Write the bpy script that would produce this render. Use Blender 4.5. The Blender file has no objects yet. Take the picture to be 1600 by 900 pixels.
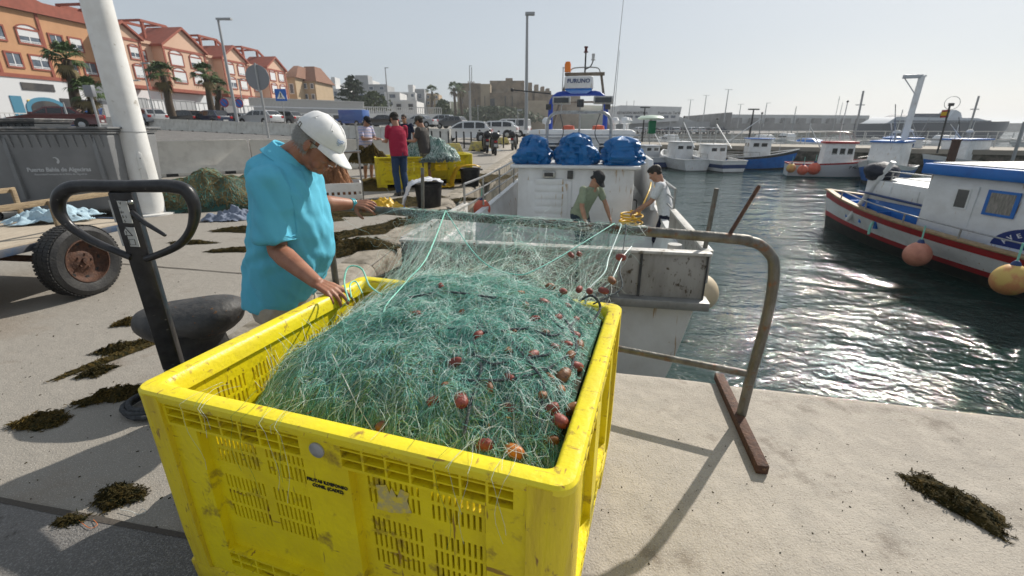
import bpy, bmesh, math, random
from mathutils import Vector, Matrix, noise, Quaternion
import numpy as np
R = math.radians
PI = math.pi
rnd = random.Random(11)
SC = bpy.context.scene
COL = SC.collection
# ---------------------------------------------------------------- camera, sky, sun, exposure
EYE = 1.44
FPX = 711.0
PITCH = math.atan(252 / FPX)
cd = bpy.data.cameras.new('camera')
cam = bpy.data.objects.new('camera', cd)
COL.objects.link(cam)
cd.sensor_width = 36.0
cd.lens = 36.0 * FPX / 1600
cam.location = (0, 0, EYE)
cam.rotation_euler = (PI / 2 - PITCH, 0, 0)
cd.clip_start = 0.05
cd.clip_end = 9000
cd.dof.use_dof = True
cd.dof.focus_distance = 1.75
cd.dof.aperture_fstop = 4.5
SC.camera = cam
SUN_AZ = R(43)      # clockwise from +Y (the view direction) towards +X
SUN_EL = R(38)
w = bpy.data.worlds.new('World')
SC.world = w
w.use_nodes = True
nt = w.node_tree
bg = nt.nodes['Background']
sky = nt.nodes.new('ShaderNodeTexSky')
sky.sky_type = 'NISHITA'
sky.sun_disc = False
sky.sun_elevation = SUN_EL
sky.sun_rotation = SUN_AZ
sky.altitude = 0
sky.air_density = 1.0
sky.dust_density = 1.6
sky.ozone_density = 1.0
hs = nt.nodes.new('ShaderNodeHueSaturation')
hs.inputs['Saturation'].default_value = 0.55
nt.links.new(sky.outputs[0], hs.inputs['Color'])
# thin high haze: a pale veil over the clear sky
hz = nt.nodes.new('ShaderNodeMix'); hz.data_type = 'RGBA'
hz.inputs[0].default_value = 0.52
_tc = nt.nodes.new('ShaderNodeTexCoord'); _nz = nt.nodes.new('ShaderNodeTexNoise'); _nz.inputs['Scale'].default_value = 1.6; _nz.inputs['Detail'].default_value = 5
_mp = nt.nodes.new('ShaderNodeMapping'); _mp.inputs['Scale'].default_value = (1, 1, 3.2); nt.links.new(_tc.outputs['Generated'], _mp.inputs[0]); nt.links.new(_mp.outputs[0], _nz.inputs['Vector'])
_mr = nt.nodes.new('ShaderNodeMapRange'); _mr.inputs[1].default_value = .35; _mr.inputs[2].default_value = .65; _mr.inputs[3].default_value = .46; _mr.inputs[4].default_value = .60; nt.links.new(_nz.outputs[0], _mr.inputs[0]); nt.links.new(_mr.outputs[0], hz.inputs[0])
hz.inputs[7].default_value = (8.4, 9.35, 10.3, 1)
nt.links.new(hs.outputs[0], hz.inputs[6])
nt.links.new(hz.outputs[2], bg.inputs[0])
bg.inputs[1].default_value = 0.075
sl = bpy.data.lights.new('sun', 'SUN')
sl.energy = 5.0
sl.angle = R(0.6)
sl.color = (1.0, 0.94, 0.85)
so = bpy.data.objects.new('sun', sl)
COL.objects.link(so)
sd = Vector((math.sin(SUN_AZ) * math.cos(SUN_EL), math.cos(SUN_AZ) * math.cos(SUN_EL), math.sin(SUN_EL)))
so.rotation_euler = sd.to_track_quat('Z', 'Y').to_euler()
so.location = (30, 30, 40)
SC.view_settings.view_transform = 'Standard'
SC.view_settings.look = 'None'
SC.view_settings.exposure = 0.02
SC.view_settings.gamma = 1.0
SC.cycles.max_bounces = 6
SC.cycles.transparent_max_bounces = 8
SC.cycles.sample_clamp_indirect = 6.0
# ---------------------------------------------------------------- from a point of the photo to a point of the place
CP, SP = math.cos(PITCH), math.sin(PITCH)
def ray(u, v):
 x = (u - 800) / FPX; y = (450 - v) / FPX
 return Vector((x, CP + y * SP, -SP + y * CP))
def G(u, v, z=0.0):
 d = ray(u, v); return Vector((0, 0, EYE)) + d * ((z - EYE) / d.z)
def PY(u, v, Y):
 d = ray(u, v); return Vector((0, 0, EYE)) + d * (Y / d.y)
def V(*a): return Vector(a)
# ---------------------------------------------------------------- materials
MATS = {}
def mat(name, c, rough=0.6, alt=None, sc=6.0, lo=0.4, hi=0.65, metal=0.0, bump=0.0, bsc=40.0, dirt=None, dsc=9.0, dlo=0.58, dhi=0.68, det=6.0, spec=0.5, stretch=None, emit=None, alpha=1.0, sss=0.0, trans=0.0, ior=1.45, coat=0.0, scr=None):
 if name in MATS: return MATS[name]
 m = bpy.data.materials.new(name); m.use_nodes = True
 t = m.node_tree; N = t.nodes; L = t.links
 b = N['Principled BSDF']
 b.inputs['Roughness'].default_value = rough
 b.inputs['Metallic'].default_value = metal
 b.inputs['Specular IOR Level'].default_value = spec
 b.inputs['Base Color'].default_value = (*c, 1)
 b.inputs['IOR'].default_value = ior
 if coat: b.inputs['Coat Weight'].default_value = coat
 if sss:
  b.inputs['Subsurface Weight'].default_value = sss
  b.inputs['Subsurface Radius'].default_value = (0.012, 0.004, 0.002)
  b.inputs['Subsurface Scale'].default_value = 1.0
 if trans: b.inputs['Transmission Weight'].default_value = trans
 if alpha < 1: b.inputs['Alpha'].default_value = alpha
 if emit:
  b.inputs['Emission Color'].default_value = (*emit[0], 1); b.inputs['Emission Strength'].default_value = emit[1]
 tc = N.new('ShaderNodeTexCoord'); co = tc.outputs['Object']
 if stretch:
  mp = N.new('ShaderNodeMapping'); mp.inputs['Scale'].default_value = stretch
  L.new(co, mp.inputs[0]); cs = mp.outputs[0]
 else: cs = co
 col = None
 def nz(scale, l, h, src, detail=det):
  n = N.new('ShaderNodeTexNoise'); n.inputs['Scale'].default_value = scale; n.inputs['Detail'].default_value = detail
  n.inputs['Roughness'].default_value = 0.6
  L.new(src, n.inputs['Vector'])
  r = N.new('ShaderNodeMapRange'); r.inputs[1].default_value = l; r.inputs[2].default_value = h
  L.new(n.outputs[0], r.inputs[0]); return r.outputs[0]
 def mixc(f, a, bb):
  x = N.new('ShaderNodeMix'); x.data_type = 'RGBA'
  L.new(f, x.inputs[0])
  if isinstance(a, tuple): x.inputs[6].default_value = (*a, 1)
  else: L.new(a, x.inputs[6])
  x.inputs[7].default_value = (*bb, 1)
  return x.outputs[2]
 if alt: col = mixc(nz(sc, lo, hi, cs), c, alt)
 if dirt: col = mixc(nz(dsc, dlo, dhi, co, 9), col if col is not None else c, dirt)
 for sv in (scr[1:] if scr else ()):
  ms_ = N.new('ShaderNodeMapping'); ms_.inputs['Scale'].default_value = sv; ms_.inputs['Rotation'].default_value = (.3, .5, .4) if sv[2] > 2 else (0, 0, 0); L.new(co, ms_.inputs[0])
  col = mixc(nz(1.0, .655, .70, ms_.outputs[0], 3), col if col is not None else c, scr[0])
 if col is not None: L.new(col, b.inputs['Base Color'])
 if bump:
  n = N.new('ShaderNodeTexNoise'); n.inputs['Scale'].default_value = bsc; n.inputs['Detail'].default_value = 5
  L.new(cs, n.inputs['Vector'])
  bp = N.new('ShaderNodeBump'); bp.inputs['Strength'].default_value = min(1, bump); bp.inputs['Distance'].default_value = 0.01 if bsc > 15 else 0.03
  L.new(n.outputs[0], bp.inputs['Height']); L.new(bp.outputs[0], b.inputs['Normal'])
 MATS[name] = m
 return m
# ---------------------------------------------------------------- mesh builder
class MB:
 def __init__(s): s.v = []; s.f = []
 def add(s, vs, fs):
  o = len(s.v); s.v += [tuple(p) for p in vs]; s.f += [tuple(i + o for i in f) for f in fs]; return s
 def hexa(s, p):   # p: bottom 4 ccw, top 4 ccw
  return s.add(p, [(3, 2, 1, 0), (4, 5, 6, 7), (0, 1, 5, 4), (1, 2, 6, 5), (2, 3, 7, 6), (3, 0, 4, 7)])
 def box(s, c, d, rz=0.0, M=None):
  x, y, z = d[0] / 2, d[1] / 2, d[2] / 2
  P = [V(a, b, e) for e in (-z, z) for a, b in ((-x, -y), (x, -y), (x, y), (-x, y))]
  Mx = M if M is not None else Matrix.Rotation(rz, 3, 'Z')
  return s.hexa([Mx @ p + V(*c) for p in P])
 def bb(s, x0, x1, y0, y1, z0, z1):
  return s.box(((x0 + x1) / 2, (y0 + y1) / 2, (z0 + z1) / 2), (abs(x1 - x0), abs(y1 - y0), abs(z1 - z0)))
 def bar(s, a, b, w, h, up=(0, 0, 1)):
  a = V(*a); b = V(*b); d = (b - a); ln = d.length; d.normalize()
  u = V(*up); sx = d.cross(u)
  if sx.length < 1e-4: sx = d.cross(V(0, 1, 0))
  sx.normalize(); u = sx.cross(d)
  P = []
  for q in (a, b): P.append([q - sx * w / 2 - u * h / 2, q + sx * w / 2 - u * h / 2, q + sx * w / 2 + u * h / 2, q - sx * w / 2 + u * h / 2])
  return s.hexa([P[0][0], P[0][1], P[1][1], P[1][0], P[0][3], P[0][2], P[1][2], P[1][3]])
 def loft(s, rings, cap=True, closed=True):
  n = len(rings[0]); o = len(s.v)
  for r in rings: s.v += [tuple(p) for p in r]
  for i in range(len(rings) - 1):
   for j in range(n if closed else n - 1):
    k = (j + 1) % n
    s.f.append((o + i * n + j, o + i * n + k, o + (i + 1) * n + k, o + (i + 1) * n + j))
  if cap and closed:
   s.f.append(tuple(o + j for j in range(n - 1, -1, -1)))
   e = o + (len(rings) - 1) * n
   s.f.append(tuple(e + j for j in range(n)))
  return s
 def tube(s, path, r, n=8, cap=True, closed=False, flat=1.0):
  P = [V(*p) for p in path]
  m = len(P)
  rr = r if isinstance(r, (list, tuple)) else [r] * m
  T = []
  for i in range(m):
   a = P[max(0, i - 1)] if not closed else P[i - 1]; b = P[min(m - 1, i + 1)] if not closed else P[(i + 1) % m]
   t = b - a
   T.append(t.normalized() if t.length > 1e-9 else V(0, 0, 1))
  t0 = T[0]; u = t0.cross(V(0, 0, 1))
  if u.length < 0.1: u = t0.cross(V(0, 1, 0))
  u.normalize(); rings = []
  for i in range(m):
   if i:
    u = u - T[i] * u.dot(T[i])
    if u.length < 1e-6: u = T[i].orthogonal()
    u.normalize()
   w_ = T[i].cross(u)
   rings.append([P[i] + (u * math.cos(2 * PI * k / n) + w_ * (math.sin(2 * PI * k / n) * flat)) * rr[i] for k in range(n)])
  if closed: rings.append(rings[0]); return s.loft(rings, cap=False)
  return s.loft(rings, cap)
 def cyl(s, a, b, r, n=16, r2=None): return s.tube([a, b], [r, r if r2 is None else r2], n)
 def lathe(s, prof, n=24, o=(0, 0, 0), M=None):
  rings = []
  Mx = M if M is not None else Matrix.Identity(3)
  for r, z in prof:
   r = max(r, 1e-4)
   rings.append([Mx @ V(r * math.cos(2 * PI * k / n), r * math.sin(2 * PI * k / n), z) + V(*o) for k in range(n)])
  if prof[0][0] > .01 and prof[-1][0] > .01: return s.loft(rings + [rings[0]], cap=False)
  return s.loft(rings)
 def ell(s, c, r, M=None, n=16, m=10):
  Mx = M if M is not None else Matrix.Identity(3)
  if not isinstance(r, (list, tuple)): r = (r, r, r)
  rings = []
  for i in range(m + 1):
   a = PI * i / m; q = max(math.sin(a), 1e-3)
   rings.append([Mx @ V(r[0] * q * math.cos(2 * PI * k / n), r[1] * q * math.sin(2 * PI * k / n), -r[2] * math.cos(a)) + V(*c) for k in range(n)])
  return s.loft(rings)
 def cap(s, a, b, r1, r2, n=12):  # round ended tapered limb
  a = V(*a); b = V(*b); d = (b - a).normalized(); pts = []; rs = []
  for k in range(4):
   q = PI / 2 * (1 - k / 3); pts.append(a - d * r1 * math.sin(q)); rs.append(max(1e-4, r1 * math.cos(q)))
  for k in range(4):
   q = PI / 2 * k / 3; pts.append(b + d * r2 * math.sin(q)); rs.append(max(1e-4, r2 * math.cos(q)))
  return s.tube(pts, rs, n)
 def limb(s, pts, rs, n=12):
  for i in range(len(pts) - 1): s.cap(pts[i], pts[i + 1], rs[i], rs[i + 1], n)
  return s
 def ext(s, poly, vec):  # polygon of 3D points pushed along vec
  p = [V(*q) for q in poly]; e = V(*vec); n = len(p); o = len(s.v)
  s.v += [tuple(q) for q in p] + [tuple(q + e) for q in p]
  s.f.append(tuple(o + j for j in range(n - 1, -1, -1))); s.f.append(tuple(o + n + j for j in range(n)))
  for j in range(n): s.f.append((o + j, o + (j + 1) % n, o + n + (j + 1) % n, o + n + j))
  return s
 def merge(s, o, M=None, t=(0, 0, 0)):
  vs = o.v if M is None else [tuple(M @ V(*p) + V(*t)) for p in o.v]
  return s.add(vs, o.f)
 def xf(s, M=None, t=(0, 0, 0)):
  Mx = M if M is not None else Matrix.Identity(3)
  s.v = [tuple(Mx @ V(*p) + V(*t)) for p in s.v]; return s
 def build(s, name, m, parent=None, bevel=0.0, ang=35, seg=2, subd=0, fixn=True):
  me = bpy.data.meshes.new(name); me.from_pydata(s.v, [], s.f)
  if fixn or bevel or subd:
   b = bmesh.new(); b.from_mesh(me)
   if fixn: bmesh.ops.recalc_face_normals(b, faces=b.faces)
   if bevel:
    bmesh.ops.remove_doubles(b, verts=b.verts, dist=1e-5)
    ed = [e for e in b.edges if len(e.link_faces) == 2 and e.calc_face_angle(0) > R(ang)]
    bmesh.ops.bevel(b, geom=ed, offset=bevel, segments=seg, profile=0.5, affect='EDGES', clamp_overlap=True)
   b.to_mesh(me); b.free()
  me.polygons.foreach_set('use_smooth', [True] * len(me.polygons))
  me.set_sharp_from_angle(angle=R(ang))
  o = bpy.data.objects.new(name, me); COL.objects.link(o)
  if m is not None: me.materials.append(m)
  if parent is not None: o.parent = parent
  return o
def tag(o, label=None, cat=None, group=None, kind=None):
 if label: o['label'] = label
 if cat: o['category'] = cat
 if group: o['group'] = group
 if kind: o['kind'] = kind
 return o
def thing(name, label, cat, loc=(0, 0, 0), rz=0.0, group=None):
 o = bpy.data.objects.new(name, None); COL.objects.link(o); o.empty_display_size = 0.1
 o.location = loc; o.rotation_euler = (0, 0, rz)
 return tag(o, label, cat, group)
KIDS = {}
def copy_tree(o, parent=None):
 c = o.copy(); COL.objects.link(c)
 if parent is not None: c.parent = parent
 for ch in [x for x in SC.objects if x.parent == o]: copy_tree(ch, c)
 return c
def struct(o): o['kind'] = 'structure'; return o
def remesh(mb, name, m, parent, vox=0.01, smooth=3, subd=0, factor=0.5):
 """joins overlapping closed shapes of mb into one continuous skin"""
 me = bpy.data.meshes.new(name); me.from_pydata(mb.v, [], mb.f)
 b = bmesh.new(); b.from_mesh(me); bmesh.ops.recalc_face_normals(b, faces=b.faces); b.to_mesh(me); b.free()
 t = bpy.data.objects.new('tmp', me); COL.objects.link(t)
 md = t.modifiers.new('r', 'REMESH'); md.mode = 'VOXEL'; md.voxel_size = vox
 if smooth:
  sm = t.modifiers.new('s', 'SMOOTH'); sm.iterations = smooth; sm.factor = factor
 dg = bpy.context.evaluated_depsgraph_get(); dg.update()
 ev = t.evaluated_get(dg)
 me2 = bpy.data.meshes.new_from_object(ev, depsgraph=dg)
 bpy.data.objects.remove(t, do_unlink=True); bpy.data.meshes.remove(me)
 me2.name = name
 me2.polygons.foreach_set('use_smooth', [True] * len(me2.polygons))
 me2.materials.clear(); me2.materials.append(m)
 o = bpy.data.objects.new(name, me2); COL.objects.link(o)
 if parent is not None: o.parent = parent
 return o
def text(name, s, size, m, parent, loc, M, ext=0.001, align='CENTER', bold=False, sx=1.0):
 """writing as a thin raised mesh; M columns = right, up, out of the surface"""
 cu = bpy.data.curves.new('t', 'FONT'); cu.body = s; cu.size = size; cu.extrude = ext; cu.align_x = align; cu.align_y = 'CENTER'
 cu.resolution_u = 2
 if bold: cu.offset = size * 0.02
 t = bpy.data.objects.new('t', cu); COL.objects.link(t)
 dg = bpy.context.evaluated_depsgraph_get(); dg.update()
 me = bpy.data.meshes.new_from_object(t.evaluated_get(dg), depsgraph=dg)
 bpy.data.objects.remove(t, do_unlink=True)
 me.name = name
 S = Matrix.Diagonal((sx, 1, 1))
 me.transform((M @ S).to_4x4()); me.transform(Matrix.Translation(V(*loc)))
 me.materials.clear(); me.materials.append(m)
 o = bpy.data.objects.new(name, me); COL.objects.link(o)
 if parent is not None: o.parent = parent
 return o
def basis(right, up):
 r = V(*right).normalized(); u = V(*up); u = (u - r * u.dot(r)).normalized(); n = r.cross(u)
 return Matrix((r, u, n)).transposed()
def smoothpath(pts, k=6, closed=False):
 P = [V(*p) for p in pts]; out = []; n = len(P)
 rng = range(n if closed else n - 1)
 for i in rng:
  p0 = P[i - 1] if (closed or i) else P[0]; p1 = P[i]; p2 = P[(i + 1) % n]; p3 = P[(i + 2) % n] if (closed or i + 2 < n) else P[-1]
  for j in range(k):
   t = j / k
   out.append(0.5 * ((2 * p1) + (p2 - p0) * t + (2 * p0 - 5 * p1 + 4 * p2 - p3) * t * t + (3 * p1 - p0 - 3 * p2 + p3) * t ** 3))
 if not closed: out.append(P[-1])
 return out
def fb(p, s=1.0, o=4): return noise.fractal(V(*p) * s, 1.0, 2.0, o)
# ---------------------------------------------------------------- land, quay, water
WL = -1.5
NEAR_A, NEAR_B = V(0.56, 2.48, 0), V(2.66, 1.99, 0)
ND = (NEAR_B - NEAR_A).normalized()
LE0, LE1 = G(600, 400), G(797, 248)      # two points of the left quay's edge
LD = (LE1 - LE0).normalized()
def edge_x(Y): return LE0.x + LD.x / LD.y * (Y - LE0.y)
# corner where both edges meet
_t = ((LE0.x - NEAR_A.x) * LD.y - (LE0.y - NEAR_A.y) * LD.x) / (ND.x * LD.y - ND.y * LD.x)
CORNER = NEAR_A + ND * _t
def sstep(a, b, x): t = min(1, max(0, (x - a) / (b - a))); return t * t * (3 - 2 * t)
def zt(x, y):
 d = (edge_x(y) if y < 44 else 1.0) - x
 z = 0.013 * max(0, y - 10) + 0.026 * max(0, -x - 5) * sstep(10, 16, y)
 return min(1.6, max(0, z)) * sstep(0.5, 6, d)
def ground_mat(name, asphalt=False):
 m = bpy.data.materials.new(name); m.use_nodes = True; t = m.node_tree; N = t.nodes; L = t.links; b = N['Principled BSDF']
 b.inputs['Roughness'].default_value = 0.85; b.inputs['Specular IOR Level'].default_value = 0.3
 tc = N.new('ShaderNodeTexCoord')
 def nz(s, l, h, d=8, ty='N'):
  if ty == 'N':
   n = N.new('ShaderNodeTexNoise'); n.inputs['Detail'].default_value = d; n.inputs['Roughness'].default_value = 0.65
   o = n.outputs[0]
  else:
   n = N.new('ShaderNodeTexVoronoi'); o = n.outputs['Distance']
  n.inputs['Scale'].default_value = s; L.new(tc.outputs['Object'], n.inputs['Vector'])
  r = N.new('ShaderNodeMapRange'); r.inputs[1].default_value = l; r.inputs[2].default_value = h; L.new(o, r.inputs[0]); return r.outputs[0]
 def mx(f, a, c):
  x = N.new('ShaderNodeMix'); x.data_type = 'RGBA'; L.new(f, x.inputs[0])
  if isinstance(a, tuple): x.inputs[6].default_value = (*a, 1)
  else: L.new(a, x.inputs[6])
  x.inputs[7].default_value = (*c, 1); return x.outputs[2]
 if asphalt:
  c = mx(nz(1.2, .35, .65), (.10, .098, .094), (.17, .16, .15))
  c = mx(nz(160, .5, .7, 2), c, (.27, .26, .25)); c = mx(nz(3.3, .6, .66), c, (.055, .05, .045))
 else:
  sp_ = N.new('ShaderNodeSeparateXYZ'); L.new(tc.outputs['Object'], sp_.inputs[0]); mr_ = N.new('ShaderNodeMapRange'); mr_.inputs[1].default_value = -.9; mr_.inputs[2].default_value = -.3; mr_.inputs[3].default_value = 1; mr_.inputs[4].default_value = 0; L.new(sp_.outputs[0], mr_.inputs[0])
  c = mx(nz(.9, .35, .65), (.41, .37, .315), (.335, .30, .255))
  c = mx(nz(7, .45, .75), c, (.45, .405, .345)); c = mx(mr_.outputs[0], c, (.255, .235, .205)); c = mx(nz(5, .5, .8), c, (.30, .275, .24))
  c = mx(nz(95, .56, .70, 3), c, (.22, .19, .16))
  c = mx(nz(2.6, .58, .70), c, (.19, .16, .13)); c = mx(nz(.55, .57, .64), c, (.235, .205, .17))
  c = mx(nz(23, .68, .74, 4), c, (.10, .075, .045))
  c = mx(nz(210, .62, .7, 1), c, (.52, .48, .42))
 L.new(c, b.inputs['Base Color'])
 n1 = N.new('ShaderNodeTexNoise'); n1.inputs['Scale'].default_value = 120 if not asphalt else 170; n1.inputs['Detail'].default_value = 4
 n2 = N.new('ShaderNodeTexNoise'); n2.inputs['Scale'].default_value = 14; n2.inputs['Detail'].default_value = 8
 for n in (n1, n2): L.new(tc.outputs['Object'], n.inputs['Vector'])
 b1 = N.new('ShaderNodeBump'); b1.inputs['Strength'].default_value = .8; b1.inputs['Distance'].default_value = .005 if not asphalt else .01
 b2 = N.new('ShaderNodeBump'); b2.inputs['Strength'].default_value = .38; b2.inputs['Distance'].default_value = .02
 L.new(n1.outputs[0], b1.inputs['Height']); L.new(n2.outputs[0], b2.inputs['Height']); L.new(b1.outputs[0], b2.inputs['Normal']); L.new(b2.outputs[0], b.inputs['Normal'])
 MATS[name] = m; return m
M_CONC = ground_mat('concrete_ground'); M_ASPH = ground_mat('asphalt_ground', True)
M_QWALL = mat('quay_wall', (.09, .078, .06), .8, alt=(.16, .14, .11), sc=3, bump=.8, bsc=9, dirt=(.03, .032, .02), dsc=2, dlo=.45, dhi=.6)
M_STONE = mat('coping_stone', (.30, .265, .215), .8, alt=(.22, .195, .155), sc=8, bump=.9, bsc=22, dirt=(.12, .10, .07), dsc=5, dlo=.52, dhi=.68)
def build_land():
 # the whole hard standing as one sheet: rows in Y, columns running from the quay's edge inland
 CW = 0.42   # coping strip kept free for the stones
 mb = MB()
 ys = [-60, -6, -2, 0, 1, 2]
 # near apron left of corner and right of it: polygon rows bounded by near edge line
 def near_y(x): return NEAR_A.y + ND.y / ND.x * (x - NEAR_A.x)
 P = lambda x, y, z=0: (x, y, z)
 cx, cy = CORNER.x, CORNER.y
 # apron in front of the near edge
 xs = [cx - .0] + [cx + d for d in (1, 2, 3, 5, 9, 20, 60)]
 for i in range(len(xs) - 1):
  a, b = xs[i], xs[i + 1]
  mb.add([P(a, -60), P(b, -60), P(b, near_y(b)), P(a, near_y(a))], [(0, 1, 2, 3)])
 mb.add([P(-900, -60), P(cx, -60), P(cx, cy), P(-900, cy)], [(0, 1, 2, 3)])
 # strip along the left quay
 rows = [cy] + [4, 6, 8, 10, 12, 14, 16, 18, 20, 23, 26, 30, 34, 38, 44.5]
 cols = [0, .5, 1.5, 3, 4.5, 6, 8, 11, 15, 20, 27, 36, 50, 80, 140, 300, 900]
 def vx(y, c): return edge_x(y) - c
 grid = []
 for y in rows: grid.append([P(vx(y, c), y, zt(vx(y, c), y)) for c in cols])
 n = len(cols); vs = [p for r in grid for p in r]
 fs = [(i * n + j, i * n + j + 1, (i + 1) * n + j + 1, (i + 1) * n + j) for i in range(len(rows) - 1) for j in range(n - 1)]
 mb.add(vs, fs)
 rows2 = [44.5, 50, 60, 75, 95, 120, 160, 240, 400, 900]
 grid = [[P(vx(44.5, c) if k == 0 else vx(44.5, c) , y, zt(vx(44.5, c), y)) for c in cols] for k, y in enumerate(rows2)]
 vs = [p for r in grid for p in r]
 fs = [(i * n + j, i * n + j + 1, (i + 1) * n + j + 1, (i + 1) * n + j) for i in range(len(rows2) - 1) for j in range(n - 1)]
 mb.add(vs, fs)
 g = mb.build('ground', M_CONC); struct(g)
 # walls down to the sea bed
 mw = MB()
 def wall(a, b): mw.add([(a[0], a[1], -4), (b[0], b[1], -4), (b[0], b[1], -.004 + b[2]), (a[0], a[1], -.004 + a[2])], [(0, 1, 2, 3)])
 wall((60, near_y(60), 0), (cx, cy, 0)); prev = (cx, cy, 0)
 for y in (10, 20, 30, 44.5): q = (edge_x(y), y, 0); wall(prev, q); prev = q
 wall(prev, (prev[0], 900, 0))
 o = mw.build('quay_wall', M_QWALL); struct(o)
build_land()
# asphalt sheet at the camera's feet, with a real edge
aL, aM = G(-300, 722, 0), G(330, 848, 0)
aD = (aM - aL).normalized()
a0 = aL - aD * 8; a1 = aM + aD * 14
mb = MB(); mb.add([(a0.x, a0.y, .004), (a0.x - 2, -8, .004), (a1.x, -8, .004), (a1.x, a1.y, .004)], [(0, 1, 2, 3)])
# kept left of the crate: concrete goes on at the right
mb = MB(); aR = aM + aD * 0.35
mb.add([(a0.x, a0.y, .004), (a0.x - 2, -8, .004), (aR.x + .4, -8, .004), (aR.x, aR.y, .004)], [(0, 1, 2, 3)])
struct(mb.build('asphalt_strip', M_ASPH))
# joints: thin dark strips of filler
M_JOINT = mat('joint_filler', (.07, .06, .05), .9, bump=.5, bsc=60)
mj = MB()
def joint(a, b, w=.012, n=26):
 a = V(a.x, a.y, .006); b = V(b.x, b.y, .006); d = (b - a).normalized(); s_ = V(-d.y, d.x, 0); L_ = [];
 pts = [a.lerp(b, i / n) + s_ * .006 * fb((i * .7, a.x, a.y)) for i in range(n + 1)]
 ws = [w * (1 + .8 * abs(fb((i * .9, 3, a.y)))) / 2 for i in range(n + 1)]
 vs = [p + s_ * q for p, q in zip(pts, ws)] + [p - s_ * q for p, q in zip(pts, ws)]
 mj.add(vs, [(i, i + 1, n + 2 + i, n + 1 + i) for i in range(n)])
joint(a0, aR, .02, 60)
joint(G(60, 402), G(430, 432), .014); joint(G(60, 402), G(60, 402) + (G(60, 402) - G(430, 432)) * 3, .014)
joint(G(430, 432), G(470, 436), .014)
struct(mj.build('ground_joints', M_JOINT))
# coping stones with rounded nose along both edges (part of the quay: setting)
ms = MB()
def coping(a, b, inward, L_=0.95, w=.40, drop=.42, r=.12):
 d = (b - a); ln = d.length; d.normalize(); n = max(1, round(ln / L_)); st = ln / n
 for i in range(n):
  p = a + d * (i * st + .012); q = a + d * ((i + 1) * st - .012); j = rnd.uniform(-.012, .012)
  prof = [(-w, 0.0), (-w, .022)] + [(-r + r * math.sin(t), .022 - r + r * math.cos(t)) for t in (0, .35, .7, 1.05, 1.4, PI / 2)] + [(0, -drop), (-w, -drop)]
  rings = []
  for e, sh in ((p, .012), (p + d * .02, 0), (q - d * .02, 0), (q, .012)):
   rings.append([e + inward * (-(x + .05) + (sh if x > -r else 0) + j) + V(0, 0, z - sh * (1 if z > 0 else 0)) for x, z in prof])
  ms.loft(rings)
inn = V(-LD.y, LD.x, 0)
coping(V(CORNER.x, CORNER.y, 0) - LD * .1, V(edge_x(44), 44, 0), inn)
struct(ms.build('quay_coping', M_STONE, ang=40))
ms = MB()
inn2 = V(ND.y, -ND.x, 0)
ms2 = MB(); prof_d = .35
# near edge: plain cast concrete nosing
c0 = V(CORNER.x, CORNER.y, 0) - ND * .2; c1 = CORNER + ND * 60; c1.z = 0
rings = []
nseg = 120
for i in range(nseg + 1):
 p = c0.lerp(c1, (i / nseg) ** 2.2); k = fb((p.x * 4, p.y * 4, 0)) * .012
 rings.append([p + inn2 * (-x + k) + V(0, 0, z + (.006 if x < -.02 else 0) * 0) for x, z in ((-.5, -.3), (-.5, -.02), (-.05, .003), (.0, .003), (.03, -.002), (.045, -.02), (.05, -.06), (.05, -.4))])
ms2.loft(rings, cap=False, closed=False)
struct(ms2.build('quay_nosing', M_CONC, ang=60))
# water
def water_mat():
 m = bpy.data.materials.new('harbour_water'); m.use_nodes = True; t = m.node_tree; N = t.nodes; L = t.links; b = N['Principled BSDF']
 b.inputs['Base Color'].default_value = (.014, .036, .031, 1); b.inputs['Roughness'].default_value = .04; b.inputs['IOR'].default_value = 1.33
 tc = N.new('ShaderNodeTexCoord'); nrm = None
 for sc_, dist, stf, st in ((.55, .22, (1, 1.5, 1), .9), (2.4, .065, (1, 1.6, 1), .9), (8.5, .027, (1, 1.3, 1), .9), (26, .009, (1, 1.3, 1), .8)):
  mp = N.new('ShaderNodeMapping'); mp.inputs['Scale'].default_value = stf; mp.inputs['Rotation'].default_value = (0, 0, R(-20)); L.new(tc.outputs['Object'], mp.inputs[0])
  n = N.new('ShaderNodeTexNoise'); n.inputs['Scale'].default_value = sc_; n.inputs['Detail'].default_value = 2.5; n.inputs['Distortion'].default_value = .4
  L.new(mp.outputs[0], n.inputs['Vector'])
  bp = N.new('ShaderNodeBump'); bp.inputs['Strength'].default_value = st; bp.inputs['Distance'].default_value = dist
  if sc_ in (2.4, 8.5):
   v_ = N.new('ShaderNodeTexNoise'); v_.inputs['Scale'].default_value = .16; v_.inputs['Detail'].default_value = 2; L.new(tc.outputs['Object'], v_.inputs['Vector'])
   r_ = N.new('ShaderNodeMapRange'); r_.inputs[1].default_value = .38; r_.inputs[2].default_value = .62; r_.inputs[3].default_value = .55; r_.inputs[4].default_value = 1; L.new(v_.outputs[0], r_.inputs[0]); L.new(r_.outputs[0], bp.inputs['Strength'])
  L.new(n.outputs[0], bp.inputs['Height'])
  if nrm is not None: L.new(nrm, bp.inputs['Normal'])
  nrm = bp.outputs[0]
 L.new(nrm, b.inputs['Normal']); MATS['water'] = m; return m
M_WATER = water_mat()
mb = MB(); mb.add([(-40, 1, WL), (6000, -600, WL), (6000, 8000, WL), (-2500, 8000, WL)], [(0, 1, 2, 3)])
struct(mb.build('harbour_water', M_WATER))
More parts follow.
